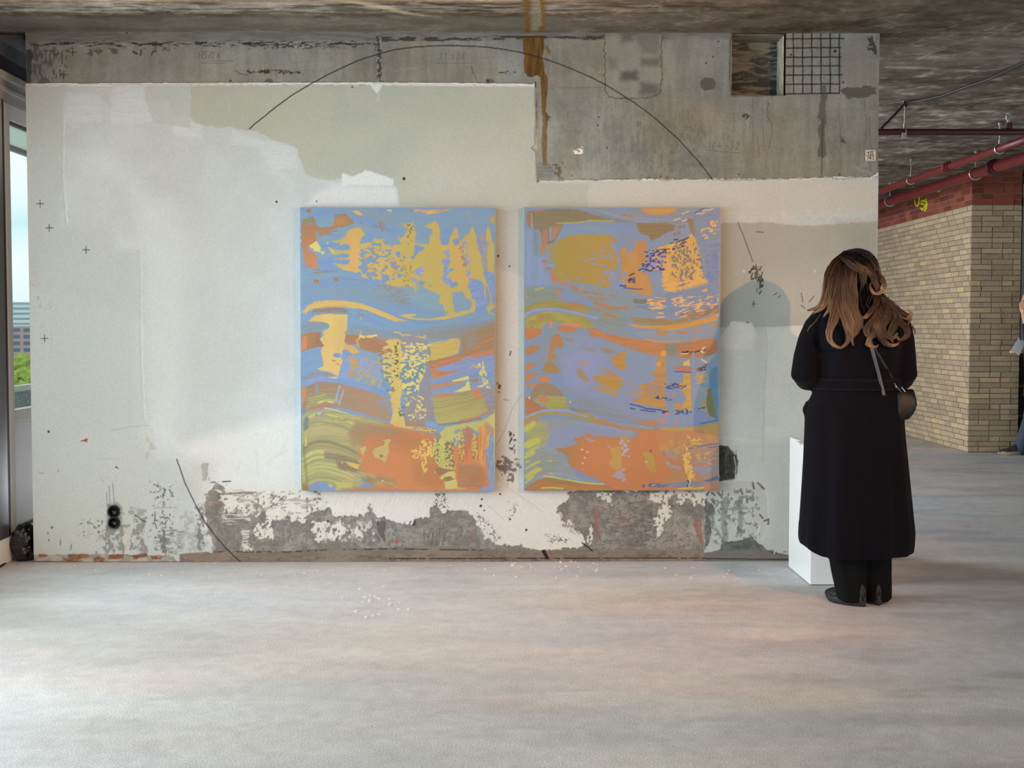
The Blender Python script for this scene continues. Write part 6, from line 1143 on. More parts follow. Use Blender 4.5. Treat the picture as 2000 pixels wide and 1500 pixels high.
while z_ > GZ + 4:
    x_ = x0b + 1.2
    while x_ < x1b - 3: MB().box(x_, x_ + 4.6, 599.9, 600.02, z_, z_ + 1.6).build('window', Mw, bd); x_ += 6.3
    z_ -= 3.1
for k in range(4): MB().box(x0b + 1.5, x1b - 1.5, 601.9, 602.02, zb1 - 5.4 + k * 2.4, zb1 - 4.4 + k * 2.4).build('window_band', Mwl, bd)
def tree(x, y, r, h, label, seed):
    t = empty('tree', (x, y, GZ), label, 'tree', 'trees below the distant apartment block'); mb = MB(); mb.tube([(x, y, GZ), (x + .3, y, GZ + h * .5), (x, y, GZ + h * .8)], [.7, .5, .25], 8); mb.build('trunk', M_tr, t)
    vs = []; fs = []; n, k = 40, 26
    rr = random.Random(seed)
    mb = MB()
    for b_ in range(16):
        a = rr.uniform(0, 6.28); q = rr.uniform(0, .6) * r; c = (x + q * math.cos(a), y + q * math.sin(a), GZ + h * .66 + rr.uniform(-.45, .45) * r); s_ = r * rr.uniform(.35, .55)
        vs = []; n, k = 18, 12
        for i in range(1, k):
            ph = math.pi * i / k
            for j in range(n):
                v = Vector((math.sin(ph) * math.cos(6.283 * j / n), math.sin(ph) * math.sin(6.283 * j / n), -math.cos(ph))); w_ = s_ * (1 + .35 * mnoise.noise(v * 3 + Vector((seed + b_, 0, 0))) + .25 * mnoise.noise(v * 8)); vs.append((c[0] + v.x * w_, c[1] + v.y * w_, c[2] + v.z * w_ * .9))
        mb.add(vs, [(i * n + j, i * n + (j + 1) % n, (i + 1) * n + (j + 1) % n, (i + 1) * n + j) for i in range(k - 2) for j in range(n)] + [tuple(range(n - 1, -1, -1)), tuple((k - 2) * n + j for j in range(n))])
    mb.build('crown', M_lf, t)
M_tr = mat('bark', (84, 74, 60), rough=.9); M_lf = mat('spring_leaves', (150, 168, 74), rough=.8, nscale=.5, namt=.35, bump=1, bscale=1)
for k, (u_, D_, r_) in enumerate(((44, 320, 8), (28, 285, 6.5), (58, 250, 5.5))):
    top = at_y(u_, (690, 708, 728)[k], D_)[2]
    tree(sway(u_, D_), D_, r_, (top - GZ), ('tallest', 'middle', 'lowest and nearest')[k] + ' of three yellow green trees stacked below the distant apartment block', k)
# ------------------------------------------------------------------ the woman
M_skin = mat('skin', (206, 160, 134), rough=.5, nscale=30, namt=.05); M_coat = mat('black_wool', (12, 13, 20), rough=.95, nscale=190, namt=.25, bump=.25, bscale=350, spec=.10, sheen=.03)
M_trs = mat('black_trousers', (7, 8, 11), rough=.9, nscale=80, namt=.2, spec=.2); M_shoe = mat('black_sneaker', (11, 11, 12), rough=.6, nscale=60, namt=.3); M_sole = mat('rubber_sole', (36, 36, 36), rough=.65, nscale=60, namt=.2)
M_hair = mat('long_hair', rough=.42, attr='Col', spec=.45); M_lea = mat('black_leather', (11, 11, 13), rough=.48, nscale=60, namt=.2, bump=.2, bscale=200); M_chr = mat('chrome', (210, 210, 206), rough=.18, metal=1)
YP = at_z(1690, 1178)[1]
def w(u, v, dy=0.0): return at_y(u, v, YP + dy)
wo = empty('person', (w(1680, 1150)[0], YP, 0), 'woman seen from behind, long wavy blonde-tipped hair, black belted coat, wide black trousers', 'person')
def remesh(o, vox, it=4, f=.5):
    r = o.modifiers.new('r', 'REMESH'); r.mode = 'VOXEL'; r.voxel_size = vox; r.use_smooth_shade = True
    s_ = o.modifiers.new('s', 'SMOOTH'); s_.iterations = it; s_.factor = f
    return o
def hand(mb, wr, d, up, sd, sc=1.0, curl=.5):
    """wrist, finger direction, back-of-hand normal, +1 when the thumb leaves towards d x up"""
    wr = Vector(wr); d = Vector(d).normalized(); up = Vector(up); up = (up - d * up.dot(d)).normalized(); s = d.cross(up) * sd
    mb.tube([wr, wr + d * .03 * sc], [.026 * sc, .028 * sc], 10, 'round', flat=.62)
    for k, (o_, L_) in enumerate(((.027, .072), (.010, .080), (-.008, .075), (-.025, .058))):
        b = wr + d * .022 * sc + s * o_ * sc * .8; kn = wr + d * (.085 - abs(k - 1) * .004) * sc + s * o_ * sc
        mb.tube([b, kn], [.013 * sc, .011 * sc], 10, 'round')
        q = kn; dd = d; P = [q]
        for j, fr in enumerate((.45, .32, .23)):
            dd = (Matrix.Rotation(-curl * (.75 + .15 * k), 3, d.cross(up)) @ dd); q = q + dd * L_ * sc * fr; P.append(q)
        mb.tube(P, [.0092 * sc, .0084 * sc, .0078 * sc, .0066 * sc], 10, 'round')
    q = wr + d * .02 * sc + s * .024 * sc; e = (d * .6 + s * .75 - up * .25).normalized()
    mb.tube([q, q + e * .034 * sc, q + e * .055 * sc + d * .014 * sc, q + e * .062 * sc + d * .036 * sc], [.014 * sc, .0115 * sc, .0098 * sc, .008 * sc], 10, 'round')
def head(mb, c, f, sc=1.0, tilt=0.0):
    """c centre, f facing direction (horizontal)"""
    f = Vector(f).normalized(); s = Vector((0, 0, 1)).cross(f); R = Matrix((s, f, Vector((0, 0, 1)))).transposed() @ Matrix.Rotation(-tilt, 3, 'X')
    def P(x, y, z): return Vector(c) + R @ (Vector((x, y, z)) * sc)
    n, k = 32, 24; vs = []
    for i in range(1, k):
        ph = math.pi * i / k
        for j in range(n):
            a = 2 * math.pi * j / n; x, y, z = math.sin(ph) * math.cos(a), math.sin(ph) * math.sin(a), math.cos(ph)
            sx = .074 * (1 - .22 * max(0, -z) ** 1.2); X = x * sx; Y = y * (.094 if y < 0 else .088); Z = z * .112
            if z < 0 and y > 0: Y *= 1 - .10 * (-z)
            if z < -.3 and y < 0: Y *= 1 + .35 * (z + .3)
            if y > .5:
                Y -= .008 * math.exp(-((x * .074 - .03) ** 2 + (Z - .004) ** 2) / .00022) + .008 * math.exp(-((x * .074 + .03) ** 2 + (Z - .004) ** 2) / .00022)
            vs.append(P(X, Y, Z))
    mb.add(vs, [(i * n + j, i * n + (j + 1) % n, (i + 1) * n + (j + 1) % n, (i + 1) * n + j) for i in range(k - 2) for j in range(n)] + [tuple(range(n - 1, -1, -1)), tuple((k - 2) * n + j for j in range(n))])
    mb.tube([P(0, .078, .012), P(0, .096, -.014), P(0, .088, -.026)], [.007 * sc, .011 * sc, .008 * sc], 10, 'round')
    mb.tube([P(-.02, .076, -.050), P(0, .088, -.049), P(.02, .076, -.050)], [.004 * sc, .007 * sc, .004 * sc], 8, 'round'); mb.tube([P(-.017, .074, -.060), P(0, .085, -.061), P(.017, .074, -.060)], [.004 * sc, .0075 * sc, .004 * sc], 8, 'round')
    mb.ball(P(0, .066, -.092), .020 * sc, 12, 8)
    for e in (-1, 1):
        mb.tube([P(e * .072, -.006, -.028), P(e * .080, -.010, 0), P(e * .080, -.016, .022), P(e * .074, -.002, .020)], [.008 * sc, .010 * sc, .010 * sc, .006 * sc], 8, 'round')
        mb.tube([P(e * .016, .084, .024), P(e * .032, .082, .028), P(e * .048, .070, .022)], .005 * sc, 8, 'round')
    return P
def face_parts(P, parent, sc=1.0, lip=(178, 96, 92)):
    for e in (-1, 1):
        eo = MB().ball(P(e * .030, .076, .005), .0105 * sc, 12, 8).build('eye', mat('eye_white', (226, 222, 216), rough=.2), parent, sm=True)
        MB().ball(P(e * .030, .0845, .005), .0042 * sc, 10, 6).build('iris', mat('iris', (52, 36, 24), rough=.15), eo, sm=True)
HC = w(1667, 546, .03)
mb = MB(); Ph = head(mb, HC, (0.1, 1, 0), 1.0, .18)
neck = w(1680, 596, .0); mb.tube([Vector(HC) + Vector((0, -.01, -.06)), Vector(neck), w(1680, 618, .0)], [.055, .053, .075], 16, 'round')
def SH(u, v, dy): return Vector(w(u, v, dy))
pel = SH(1672, 820, .01)
mb.loft([[(SH(1676, v_, .01) + Vector((a * math.cos(t), b * math.sin(t), 0)))[:] for t in np.linspace(0, 2 * math.pi, 24, endpoint=False)] for v_, a, b in ((608, .11, .075), (630, .165, .09), (680, .15, .105), (740, .125, .09), (800, .155, .11), (840, .165, .115))])
for s_, ux in ((-1, 1650), (1, 1706)):
    mb.tube([SH(ux, 820, .01), SH(ux, 930, .02), SH(ux, 960, .02), SH(ux, 1120, .01), SH(ux, 1158, .015)], [.088, .066, .055, .038, .034], 14, 'round')
LE, RE = SH(1568, 733, .0), SH(1766, 733, .0)
LW, RW = SH(1640, 742, .27), SH(1700, 742, .27)
mb.tube([SH(1602, 624, 0), SH(1580, 680, 0), LE], [.048, .040, .035], 12, 'round'); mb.tube([LE, (LE + LW) / 2, LW], [.035, .032, .024], 12, 'round')
mb.tube([SH(1750, 624, 0), SH(1760, 680, 0), RE], [.048, .040, .035], 12, 'round'); mb.tube([RE, (RE + RW) / 2, RW], [.035, .032, .024], 12, 'round')
hand(mb, LW, (.35, .9, .1), (-.5, 0, .8), -1, .92, .55); hand(mb, RW, (-.35, .9, .1), (.5, 0, .8), 1, .92, .55)
body = remesh(mb.build('body', M_skin, wo), .0055, 3, .5); body['label'] = 'fair skinned hands and neck'
face_parts(Ph, wo)
# coat -----------------------------------------------------------------
ROWS = [(1080, 1564, 1782, .205, .02), (1060, 1561, 1784, .21, .02), (1040, 1562, 1785, .21, .02), (1000, 1564, 1781, .205, .02), (950, 1567, 1776, .20, .02), (900, 1570, 1771, .19, .015), (850, 1572, 1766, .18, .01), (815, 1573, 1764, .17, .01), (795, 1575, 1763, .165, .01), (775, 1584, 1760, .152, .01),
        (755, 1594, 1755, .142, .01), (738, 1596, 1754, .142, .01), (700, 1592, 1760, .150, .005), (660, 1588, 1764, .152, .0), (632, 1588, 1764, .145, .0), (612, 1596, 1758, .125, .0), (598, 1612, 1744, .105, .0), (588, 1630, 1728, .09, .0), (580, 1645, 1712, .08, .0), (566, 1650, 1708, .075, .0), (554, 1652, 1706, .072, .0)]
rv = np.array([r[0] for r in ROWS][::-1], float)
def ri(v, k): return np.interp(v, rv, [r[k] for r in ROWS][::-1])
NA = 150
def ring(v, grow=0.0, fold=True):
    uL, uR, dd, yo = (ri(v, k) for k in (1, 2, 3, 4)); L_ = w(uL, v, yo); R_ = w(uR, v, yo); cx = (L_[0] + R_[0]) / 2; a = (R_[0] - L_[0]) / 2 + grow; z0 = L_[2]; out = []
    t_ = max(0, (v - 760) / 320); up = max(0, (730 - v) / 130) if v < 735 else 0
    for k in range(NA):
        an = 2 * math.pi * k / NA; c, s_ = math.cos(an), math.sin(an); f = 1
        if fold:
            f += (.030 * math.sin(an * 9 + 1.2) + .022 * math.sin(an * 14 + .4 + v / 160)) * min(t_ + .12, 1) * (.6 + .4 * abs(s_)) * (.5 + .5 * min(1, (v - 760) / 60) if v > 760 else 0)
            if s_ < 0:
                f -= .05 * math.exp(-((c + .10) / .035) ** 2) * (.35 + .65 * t_) * (v > 762) + .022 * math.exp(-((c + .02) / .03) ** 2) * (v < 735)
                f += (.020 * math.sin(c * 16 + v / 30) + .015 * math.sin(c * 9 - v / 22)) * (v < 735) * min(1, (735 - v) / 25 + .3)
                f += .05 * math.exp(-((c + .42) / .14) ** 2) * t_ * .8 - .05 * math.exp(-((c - .25) / .10) ** 2) * max(0, (v - 860) / 220)
        z = z0
        if v > 1000: z += .045 * max(0, (-c - .75) / .25) * (v - 1000) / 80 + .01 * max(0, c) * (v - 1000) / 80
        p_ = 2.5 if v > 600 else 2.0
        x = cx + a * f * math.copysign(abs(c) ** (2 / p_), c) if False else cx + a * c * (1 if abs(c) > .93 else f)
        out.append((x, YP + yo + (dd + grow) * f * s_, z))
    return out
mb = MB(); mb.loft([ring(v) for v in list(np.arange(1080, 560, -6)) + [556]])
def sleeve(P, R): mb.tube(P, R, 22, 'round')
sleeve([SH(1612, 618, .0), SH(1595, 640, 0), SH(1584, 665, 0), SH(1574, 700, -.01), SH(1570, 731, -.01), SH(1577, 738, .045), SH(1592, 741, .12), SH(1625, 742, .23)], [.056, .060, .060, .058, .060, .059, .054, .042])
sleeve([SH(1742, 618, .0), SH(1755, 640, 0), SH(1760, 665, 0), SH(1763, 700, -.01), SH(1765, 731, -.01), SH(1760, 738, .045), SH(1748, 741, .12), SH(1715, 742, .23)], [.056, .060, .060, .060, .061, .059, .054, .042])
# crease ridges of the sleeves and the pocket welt
mb.tube([SH(1576, 786, .02), SH(1572, 800, .03), SH(1574, 814, .03)], [.008, .014, .008], 8, 'round')
coat = remesh(mb.build('coat', M_coat, wo), .0075, 2, .4)
# upright collar under the hair
mb = MB(); 
for r_, z_ in ((0, 0),): pass
cr_ = []
for v_, g in ((590, .004), (575, .010), (560, .016), (552, .014), (552, .004)): cr_.append(ring(v_, g + .006, False))
mb.loft(cr_, cap=False); mb.build('collar', M_coat, wo, sm=True)
mb = MB(); mb.loft([ring(v_, .010, False) for v_ in (761, 760.5, 737.5, 737)] + [ring(737, .002, False)], cap=False)
belt = mb.build('coat_belt', M_coat, wo, bevel=.001)
mb0 = MB(); mb0.loft([ring(v_, .0125, False) for v_ in (758.6, 758.2)], cap=False); mb0.loft([ring(v_, .0125, False) for v_ in (740.6, 740.2)], cap=False); mb0.build('belt_stitching', mat('thread', (34, 35, 42), rough=.9), belt)
def coat_y(u, v, off=.012):
    uL, uR, dd, yo = (ri(v, k) for k in (1, 2, 3, 4)); c = ((u - (uL + uR) / 2) / ((uR - uL) / 2)); return yo - dd * math.sqrt(max(0, 1 - c * c)) - off
def onback(u, v, off=.012): return w(u, v, coat_y(u, v, off))
for u_, v_ in ((1699, 749), (1711, 749), (1732, 748)):
    c = Vector(onback(u_, v_, .012)); mb = MB(); mb.tube([c + Vector((.0042 * math.cos(a), 0, .0042 * math.sin(a))) for a in np.linspace(0, 6.283, 13)], .0014, 6); mb.build('eyelet', M_chr, belt)
# trousers ---------------------------------------------------------------
mb = MB()
def leg(P, R, sd):
    rings = []
    for i, (u_, v_, dy, r_) in enumerate(P):
        c = SH(u_, v_, dy); rings.append([(c.x + r_ * math.cos(a) * (1 + .05 * math.sin(3 * a + i * .6 + sd)), c.y + r_ * 1.05 * math.sin(a) * (1 + .06 * math.sin(5 * a + i * .5)), c.z + (0.012 * math.sin(a) if i == 0 else 0)) for a in np.linspace(0, 6.283, 36, endpoint=False)])
    mb.loft(rings)
leg([(1662, 1169, -.02, .066), (1661, 1150, -.01, .069), (1658, 1120, 0, .080), (1655, 1085, .01, .090), (1652, 1000, .01, .095), (1652, 880, .01, .10), (1655, 800, .01, .10)], None, 0)
leg([(1712, 1167, .02, .066), (1712, 1150, .02, .067), (1711, 1120, .02, .068), (1710, 1085, .02, .072), (1708, 1000, .02, .085), (1706, 880, .01, .10), (1700, 800, .01, .10)], None, 2)
tr = remesh(mb.build('trousers', M_trs, wo), .007, 2, .4)
# shoes -----------------------------------------------------------------
def shoe(c, ang, L_=.285, wd=.098):
    """c = heel centre on the floor, ang = direction of the toe"""
    d = Vector((math.cos(ang), math.sin(ang), 0)); s = Vector((-d.y, d.x, 0)); c = Vector((c[0], c[1], 0))
    sh = bpy.data.objects.new('shoe', None)
    def prof(t): return wd / 2 * (1 - abs(2 * t - 1) ** 3.2 * .75) * (.86 + .14 * math.sin(t * 3.4 - .4)) 
    rings = []
    for z_, g in ((0.001, -.006), (.008, .001), (.026, .003), (.036, -.001)):
        r = []
        for k in range(40):
            a = 2 * math.pi * k / 40; t = .5 + .5 * math.cos(a); x = (t - .06) * L_; y = (prof(t) + g) * math.copysign(min(1, abs(math.sin(a)) ** .55), math.sin(a))
            zz = z_ + (.012 * max(0, t - .8) / .2 if z_ < .01 else 0) + (.004 * math.sin(t * 16) if z_ > .02 else 0) + (.012 * max(0, .25 - t) / .25 if z_ > .02 else 0)
            r.append(c + d * x + s * y + Vector((0, 0, zz)))
        rings.append(r)
    m1 = MB(); m1.loft(rings); so = m1.build('sole', M_sole, wo, sm=True)
    m2 = MB(); rr = []
    for i in range(15):
        t = i / 14; x = (t * .97 - .045) * L_; h = .040 + (.072 if t < .35 else .072 - .045 * min(1, (t - .35) / .35)) * (1 - max(0, t - .82) / .18 * .75) * (1 - max(0, .08 - t) / .08 * .35); hw = max(.012, (prof(min(max(t, .03), .97)) - .004) * (1 - .08 * (t < .35)))
        rr.append([c + d * x + s * (hw * math.cos(a) * (1 - .25 * max(0, math.sin(a)))) + Vector((0, 0, .028 + (h - .028) * max(0, math.sin(a)) ** .7 if math.sin(a) > 0 else .028)) for a in np.linspace(0, 6.283, 28, endpoint=False)])
    m2.loft(rr); up = m2.build('shoe', M_shoe, wo, sm=True)
    so.parent = up; so.matrix_parent_inverse = Matrix.Identity(4); so.name = 'sole'; so.matrix_parent_inverse = up.matrix_parent_inverse.inverted() @ Matrix.Identity(4) if False else Matrix.Identity(4)
    return up, so
def fixpar(ch, par):
    ch.parent = par; bpy.context.view_layer.update(); ch.matrix_parent_inverse = par.matrix_world.inverted()
hl = at_z(1687, 1186); a_, b_ = shoe((hl[0] + .0, hl[1] + .01), math.radians(128), .225, .098); fixpar(b_, a_)
hr = at_z(1718, 1184); a_, b_ = shoe((hr[0], hr[1] + .02), math.radians(86), .24, .105); fixpar(b_, a_)
# hair -------------------------------------------------------------------
def cat(P, n):
    P = [np.array(q, float) for q in P]; P = [2 * P[0] - P[1]] + P + [2 * P[-1] - P[-2]]; out = []
    m = len(P) - 3
    for k in range(n):
        t = k / (n - 1) * m; i = min(int(t), m - 1); f = t - i; a, b, c, d = P[i:i + 4]
        out.append(.5 * (2 * b + (c - a) * f + (2 * a - 5 * b + 4 * c - d) * f * f + (3 * b - a - 3 * c + d) * f ** 3))
    return out
DK, MD, BL, LT, CH_ = (20, 14, 11), (58, 44, 34), (92, 76, 57), (136, 118, 92), (48, 34, 26)
hm = MB(); rh = random.Random(5)
def colat(st, t):
    m = len(st) - 1; i = min(int(t * m), m - 1); f = t * m - i
    return np.array(st[i], float) * (1 - f) + np.array(st[i + 1], float) * f
def lock(P, n, sp, cols, th=.0016, core=.010, wave=.004, tip=.35):
    G = [w(u, v, dy) for u, v, dy in P]
    if core:
        q = cat(G, 22); cc = [lin(np.array(colat(cols, k / 21)) * .62) for k in range(22)]
        hm.tube([a + np.array((0, .006, 0)) for a in q], [core * (math.sin(math.pi * min(.95, .12 + .83 * k / 21)) ** .6) + .0015 for k in range(22)], 9, 'round', col=cc, flat=.7)
    for j in range(n):
        a = rh.uniform(0, 6.283); r = sp * math.sqrt(rh.random()); ox, oy, oz = r * math.cos(a), -abs(r * .45 * math.sin(a * 1.7)) - .002, r * math.sin(a) * .6
        ph = rh.uniform(0, 6.28); fr = rh.uniform(6, 13); wv = wave * rh.uniform(.3, 1.2); cut = rh.uniform(.82, 1.0); br = rh.uniform(.72, 1.25)
        q = cat(G, 26); n_ = int(26 * cut); pts_ = []
        for k in range(n_):
            t = k / 25; sc = (.35 + 1.0 * math.sin(math.pi * min(1, t * .85 + .12))) * (1 - (1 - tip) * max(0, t - .6) / .4)
            pts_.append(q[k] + np.array((ox * sc + wv * math.sin(fr * t + ph), oy * sc, oz * sc + wv * .6 * math.cos(fr * t + ph))))
        cc = [lin(np.clip(colat(cols, k / 25) * br, 6, 250)) for k in range(n_)]
        hm.tube(pts_, [th * (1 - .65 * (k / 25) ** 2) for k in range(n_)], 4, True, col=cc)
# scalp shell
n_, k_ = 36, 22; vs = []; cs = []
for i in range(1, k_):
    ph = math.pi * i / k_
    for j in range(n_):
        a = 2 * math.pi * j / n_; x, y, z = math.sin(ph) * math.cos(a), math.sin(ph) * math.sin(a), math.cos(ph)
        rx, ry, rz = .098, .112, .124
        yy = y * ry
        if y > .35: yy = .35 * ry + (yy - .35 * ry) * (.25 if z < .55 else .8)
        vs.append((HC[0] + x * rx * (1 + .03 * math.sin(9 * a)) + .008, HC[1] + yy - .010, HC[2] + z * rz + .004)); cs.append(lin((22, 15, 12)))
hm.add(vs, [(i * n_ + j, i * n_ + (j + 1) % n_, (i + 1) * n_ + (j + 1) % n_, (i + 1) * n_ + j) for i in range(k_ - 2) for j in range(n_)] + [tuple(range(n_ - 1, -1, -1)), tuple((k_ - 2) * n_ + j for j in range(n_))], cs)
S1 = (DK, (60, 42, 30), BL, LT, (146, 126, 98)); S2 = (DK, MD, BL, BL, LT); S3 = (DK, DK, MD, CH_, BL); S4 = (DK, CH_, CH_, (74, 52, 40), LT); S5 = (CH_, (70, 50, 38), CH_, LT, BL)
L = lock
# left, lighter sweep
L([(1650, 494, -.02), (1628, 515, -.06), (1616, 548, -.08), (1612, 578, -.09), (1598, 600, -.10), (1579, 606, -.10)], 60, .016, S1, core=.013)
L([(1655, 494, -.03), (1634, 520, -.08), (1624, 555, -.10), (1616, 585, -.11), (1604, 603, -.12), (1588, 612, -.12)], 50, .014, S1, core=.012)
L([(1655, 495, -.04), (1636, 530, -.10), (1630, 570, -.12), (1634, 600, -.145), (1628, 628, -.16), (1618, 648, -.165), (1622, 668, -.165), (1640, 679, -.165), (1650, 674, -.165)], 60, .012, S1, core=.007)
L([(1660, 495, -.05), (1642, 535, -.11), (1638, 575, -.13), (1642, 605, -.15), (1650, 630, -.165), (1657, 652, -.17), (1655, 668, -.17), (1642, 679, -.17), (1626, 676, -.17)], 60, .012, S2, core=.007)
L([(1663, 495, -.06), (1650, 540, -.12), (1650, 580, -.14), (1652, 612, -.155), (1660, 640, -.17), (1662, 660, -.17), (1652, 672, -.17)], 50, .012, S1, core=.009)
L([(1668, 495, -.06), (1660, 535, -.12), (1660, 575, -.14), (1668, 605, -.155), (1677, 628, -.165), (1672, 648, -.165), (1664, 660, -.165), (1667, 674, -.165)], 60, .012, S2, core=.010)
L([(1666, 495, -.06), (1656, 535, -.12), (1654, 580, -.14), (1660, 612, -.155), (1668, 636, -.165), (1664, 655, -.165)], 46, .012, S1, core=.010)
L([(1644, 500, -.04), (1626, 535, -.09), (1622, 570, -.11), (1620, 600, -.13), (1610, 618, -.14)], 40, .012, S1, core=.010)
L([(1646, 500, -.04), (1640, 540, -.11), (1632, 580, -.13), (1626, 610, -.15), (1618, 640, -.16), (1617, 660, -.16)], 40, .011, S2, core=.007)
L([(1672, 496, -.05), (1668, 530, -.12), (1666, 565, -.135), (1672, 590, -.14), (1676, 612, -.15)], 40, .012, S2, core=.010)
# crown sweep to the right
L([(1640, 502, -.05), (1655, 512, -.10), (1675, 528, -.125), (1698, 534, -.12), (1710, 540, -.11)], 46, .010, (DK, MD, (96, 68, 48), MD), core=.006)
L([(1650, 492, .0), (1676, 490, -.03), (1700, 505, -.06), (1712, 528, -.07), (1718, 545, -.08)], 50, .012, (DK, DK, DK, MD), core=.010)
L([(1660, 490, .0), (1690, 492, -.03), (1708, 512, -.06), (1716, 535, -.07), (1726, 550, -.08)], 50, .010, (DK, DK, MD, MD), core=.008)
L([(1630, 510, .02), (1618, 530, .0), (1614, 560, -.02), (1608, 585, -.05)], 40, .010, (DK, MD, BL, BL), core=.012)
L([(1672, 498, -.04), (1690, 515, -.10), (1704, 540, -.11), (1712, 562, -.12), (1714, 580, -.12)], 50, .012, S3, core=.012)
L([(1668, 496, -.05), (1680, 520, -.115), (1686, 545, -.13), (1682, 566, -.13)], 46, .013, (DK, DK, MD, DK), core=.012)
L([(1655, 500, -.06), (1672, 518, -.115), (1692, 530, -.128), (1706, 545, -.12)], 46, .012, (DK, MD, BL, MD), core=.008)
# the loop by the ear
L([(1712, 530, -.08), (1724, 545, -.10), (1727, 560, -.12), (1718, 572, -.13), (1706, 572, -.135), (1700, 560, -.13), (1703, 547, -.12)], 46, .006, (MD, BL, LT, LT, BL, MD), core=.004)
L([(1708, 535, -.09), (1716, 550, -.10), (1714, 562, -.11), (1708, 560, -.11)], 30, .009, (DK, DK, MD, DK), core=.010)
# right mass of dark curls
L([(1712, 560, -.08), (1724, 580, -.12), (1738, 592, -.14), (1752, 606, -.14), (1766, 613, -.13), (1777, 620, -.13), (1775, 632, -.13)], 60, .012, S4, core=.014)
L([(1706, 570, -.09), (1712, 590, -.13), (1700, 608, -.15), (1690, 620, -.16), (1682, 618, -.16)], 46, .010, S5, core=.010)
L([(1712, 575, -.10), (1730, 595, -.14), (1732, 620, -.155), (1722, 638, -.16), (1728, 655, -.165), (1744, 660, -.165), (1752, 652, -.165)], 60, .014, S4, core=.016)
L([(1710, 580, -.10), (1716, 605, -.14), (1704, 625, -.155), (1692, 640, -.16), (1696, 655, -.165), (1710, 655, -.165), (1716, 645, -.165)], 56, .012, S5, core=.013)
L([(1720, 585, -.11), (1745, 605, -.14), (1756, 628, -.15), (1768, 640, -.15), (1770, 655, -.15), (1758, 664, -.155), (1750, 655, -.155)], 56, .013, S4, core=.014)
L([(1712, 600, -.13), (1712, 632, -.16), (1718, 655, -.168), (1732, 672, -.168), (1748, 674, -.168), (1757, 668, -.168)], 60, .011, S5, core=.010)
L([(1700, 630, -.155), (1706, 648, -.168), (1698, 662, -.17), (1696, 673, -.17), (1708, 678, -.17), (1716, 673, -.17)], 50, .009, (CH_, MD, LT, LT, BL), core=.008)
L([(1735, 600, -.13), (1748, 622, -.15), (1742, 642, -.16), (1736, 655, -.165), (1744, 668, -.165)], 46, .014, S4, core=.014)
L([(1725, 590, -.12), (1728, 612, -.15), (1716, 628, -.16), (1712, 645, -.165), (1722, 660, -.165)], 46, .013, S5, core=.013)
L([(1748, 605, -.13), (1765, 622, -.14), (1776, 618, -.135), (1779, 610, -.13), (1772, 606, -.13)], 30, .006, (CH_, BL, LT, LT), core=0)
L([(1765, 640, -.13), (1780, 636, -.12), (1786, 646, -.12), (1785, 656, -.12)], 4, .003, (MD, MD, MD), core=0)
L([(1604, 612, -.09), (1592, 628, -.10), (1580, 640, -.115), (1577, 650, -.12)], 3, .002, (BL, LT, LT), core=0, th=.0012)
for k in range(26): # flyaway hairs
    u0, v0 = rh.uniform(1615, 1740), rh.uniform(495, 600); L([(u0, v0, -.10), (u0 + rh.uniform(-10, 10), v0 + 22, -.14), (u0 + rh.uniform(-16, 16), v0 + 48, -.165)], 1, .002, (MD, BL, MD), core=0, th=.0008)
hair = hm.build('hair', M_hair, wo, sm=True, color=True); hair['label'] = 'long wavy hair, dark at the crown and blonde at the ends'
# bag ---------------------------------------------------------------------
bg = empty('handbag', tuple(w(1768, 815, -.02)), 'small black leather shoulder bag with chrome rings at her right hip', 'handbag')
def bag_ring(v_, a, b, cx): c = SH(cx, v_, -.06); return [(c.x + a * math.copysign(abs(math.cos(t)) ** .7, math.cos(t)), c.y + b * math.copysign(abs(math.sin(t)) ** .7, math.sin(t)), c.z) for t in np.linspace(0, 6.283, 32, endpoint=False)]
mb = MB(); mb.loft([bag_ring(*q) for q in ((822, .020, .018, 1752), (818, .042, .035, 1756), (806, .050, .045, 1762), (790, .052, .048, 1767), (775, .050, .045, 1766), (764, .040, .035, 1762), (760, .025, .02, 1760))]); mb.build('bag_body', M_lea, bg, sm=True)
mb = MB(); mb.ball(SH(1779, 772, -.055), (.018, .03, .030), 16, 10); mb.ball(SH(1781, 795, -.055), (.017, .03, .028), 16, 10); mb.build('side_pouch', M_lea, bg, sm=True)
r0 = SH(1744, 746, coat_y(1744, 746, .03)); mb = MB(); mb.tube([r0 + Vector((.0095 * math.cos(a), -.002, .0095 * math.sin(a))) for a in np.linspace(0, 6.283, 17)], .0017, 7); mb.build('strap_ring', M_chr, bg)
mb = MB(); mb.tube([SH(1747, 749, -.115), SH(1752, 756, -.12), SH(1757, 762, -.12)], .0028, 7, 'round'); mb.tube([SH(1756, 760, -.12), SH(1765, 771, -.115)], .0014, 6); mb.tube([SH(1761, 756, -.12), SH(1769, 766, -.115)], .0014, 6); mb.tube([SH(1748, 753, -.12), SH(1750, 758, -.12)], .0018, 6); mb.build('snap_hook', M_chr, bg)
def strapm(name, P, wd, m, th=.0025):
    mb = MB(); q = cat(P, 24); L2 = []
    for k in range(24):
        d = Vector(q[min(k + 1, 23)]) - Vector(q[max(k - 1, 0)]); s_ = d.cross(Vector((0, -1, 0))).normalized(); c = Vector(q[k]); ww = wd / 2 * (1 if 0 < k < 23 else .6)
        L2.append([c - s_ * ww, c - s_ * ww * .9 + Vector((0, -th, 0)), c + s_ * ww * .9 + Vector((0, -th, 0)), c + s_ * ww])
    mb.loft(L2); return mb.build(name, m, bg, sm=True)
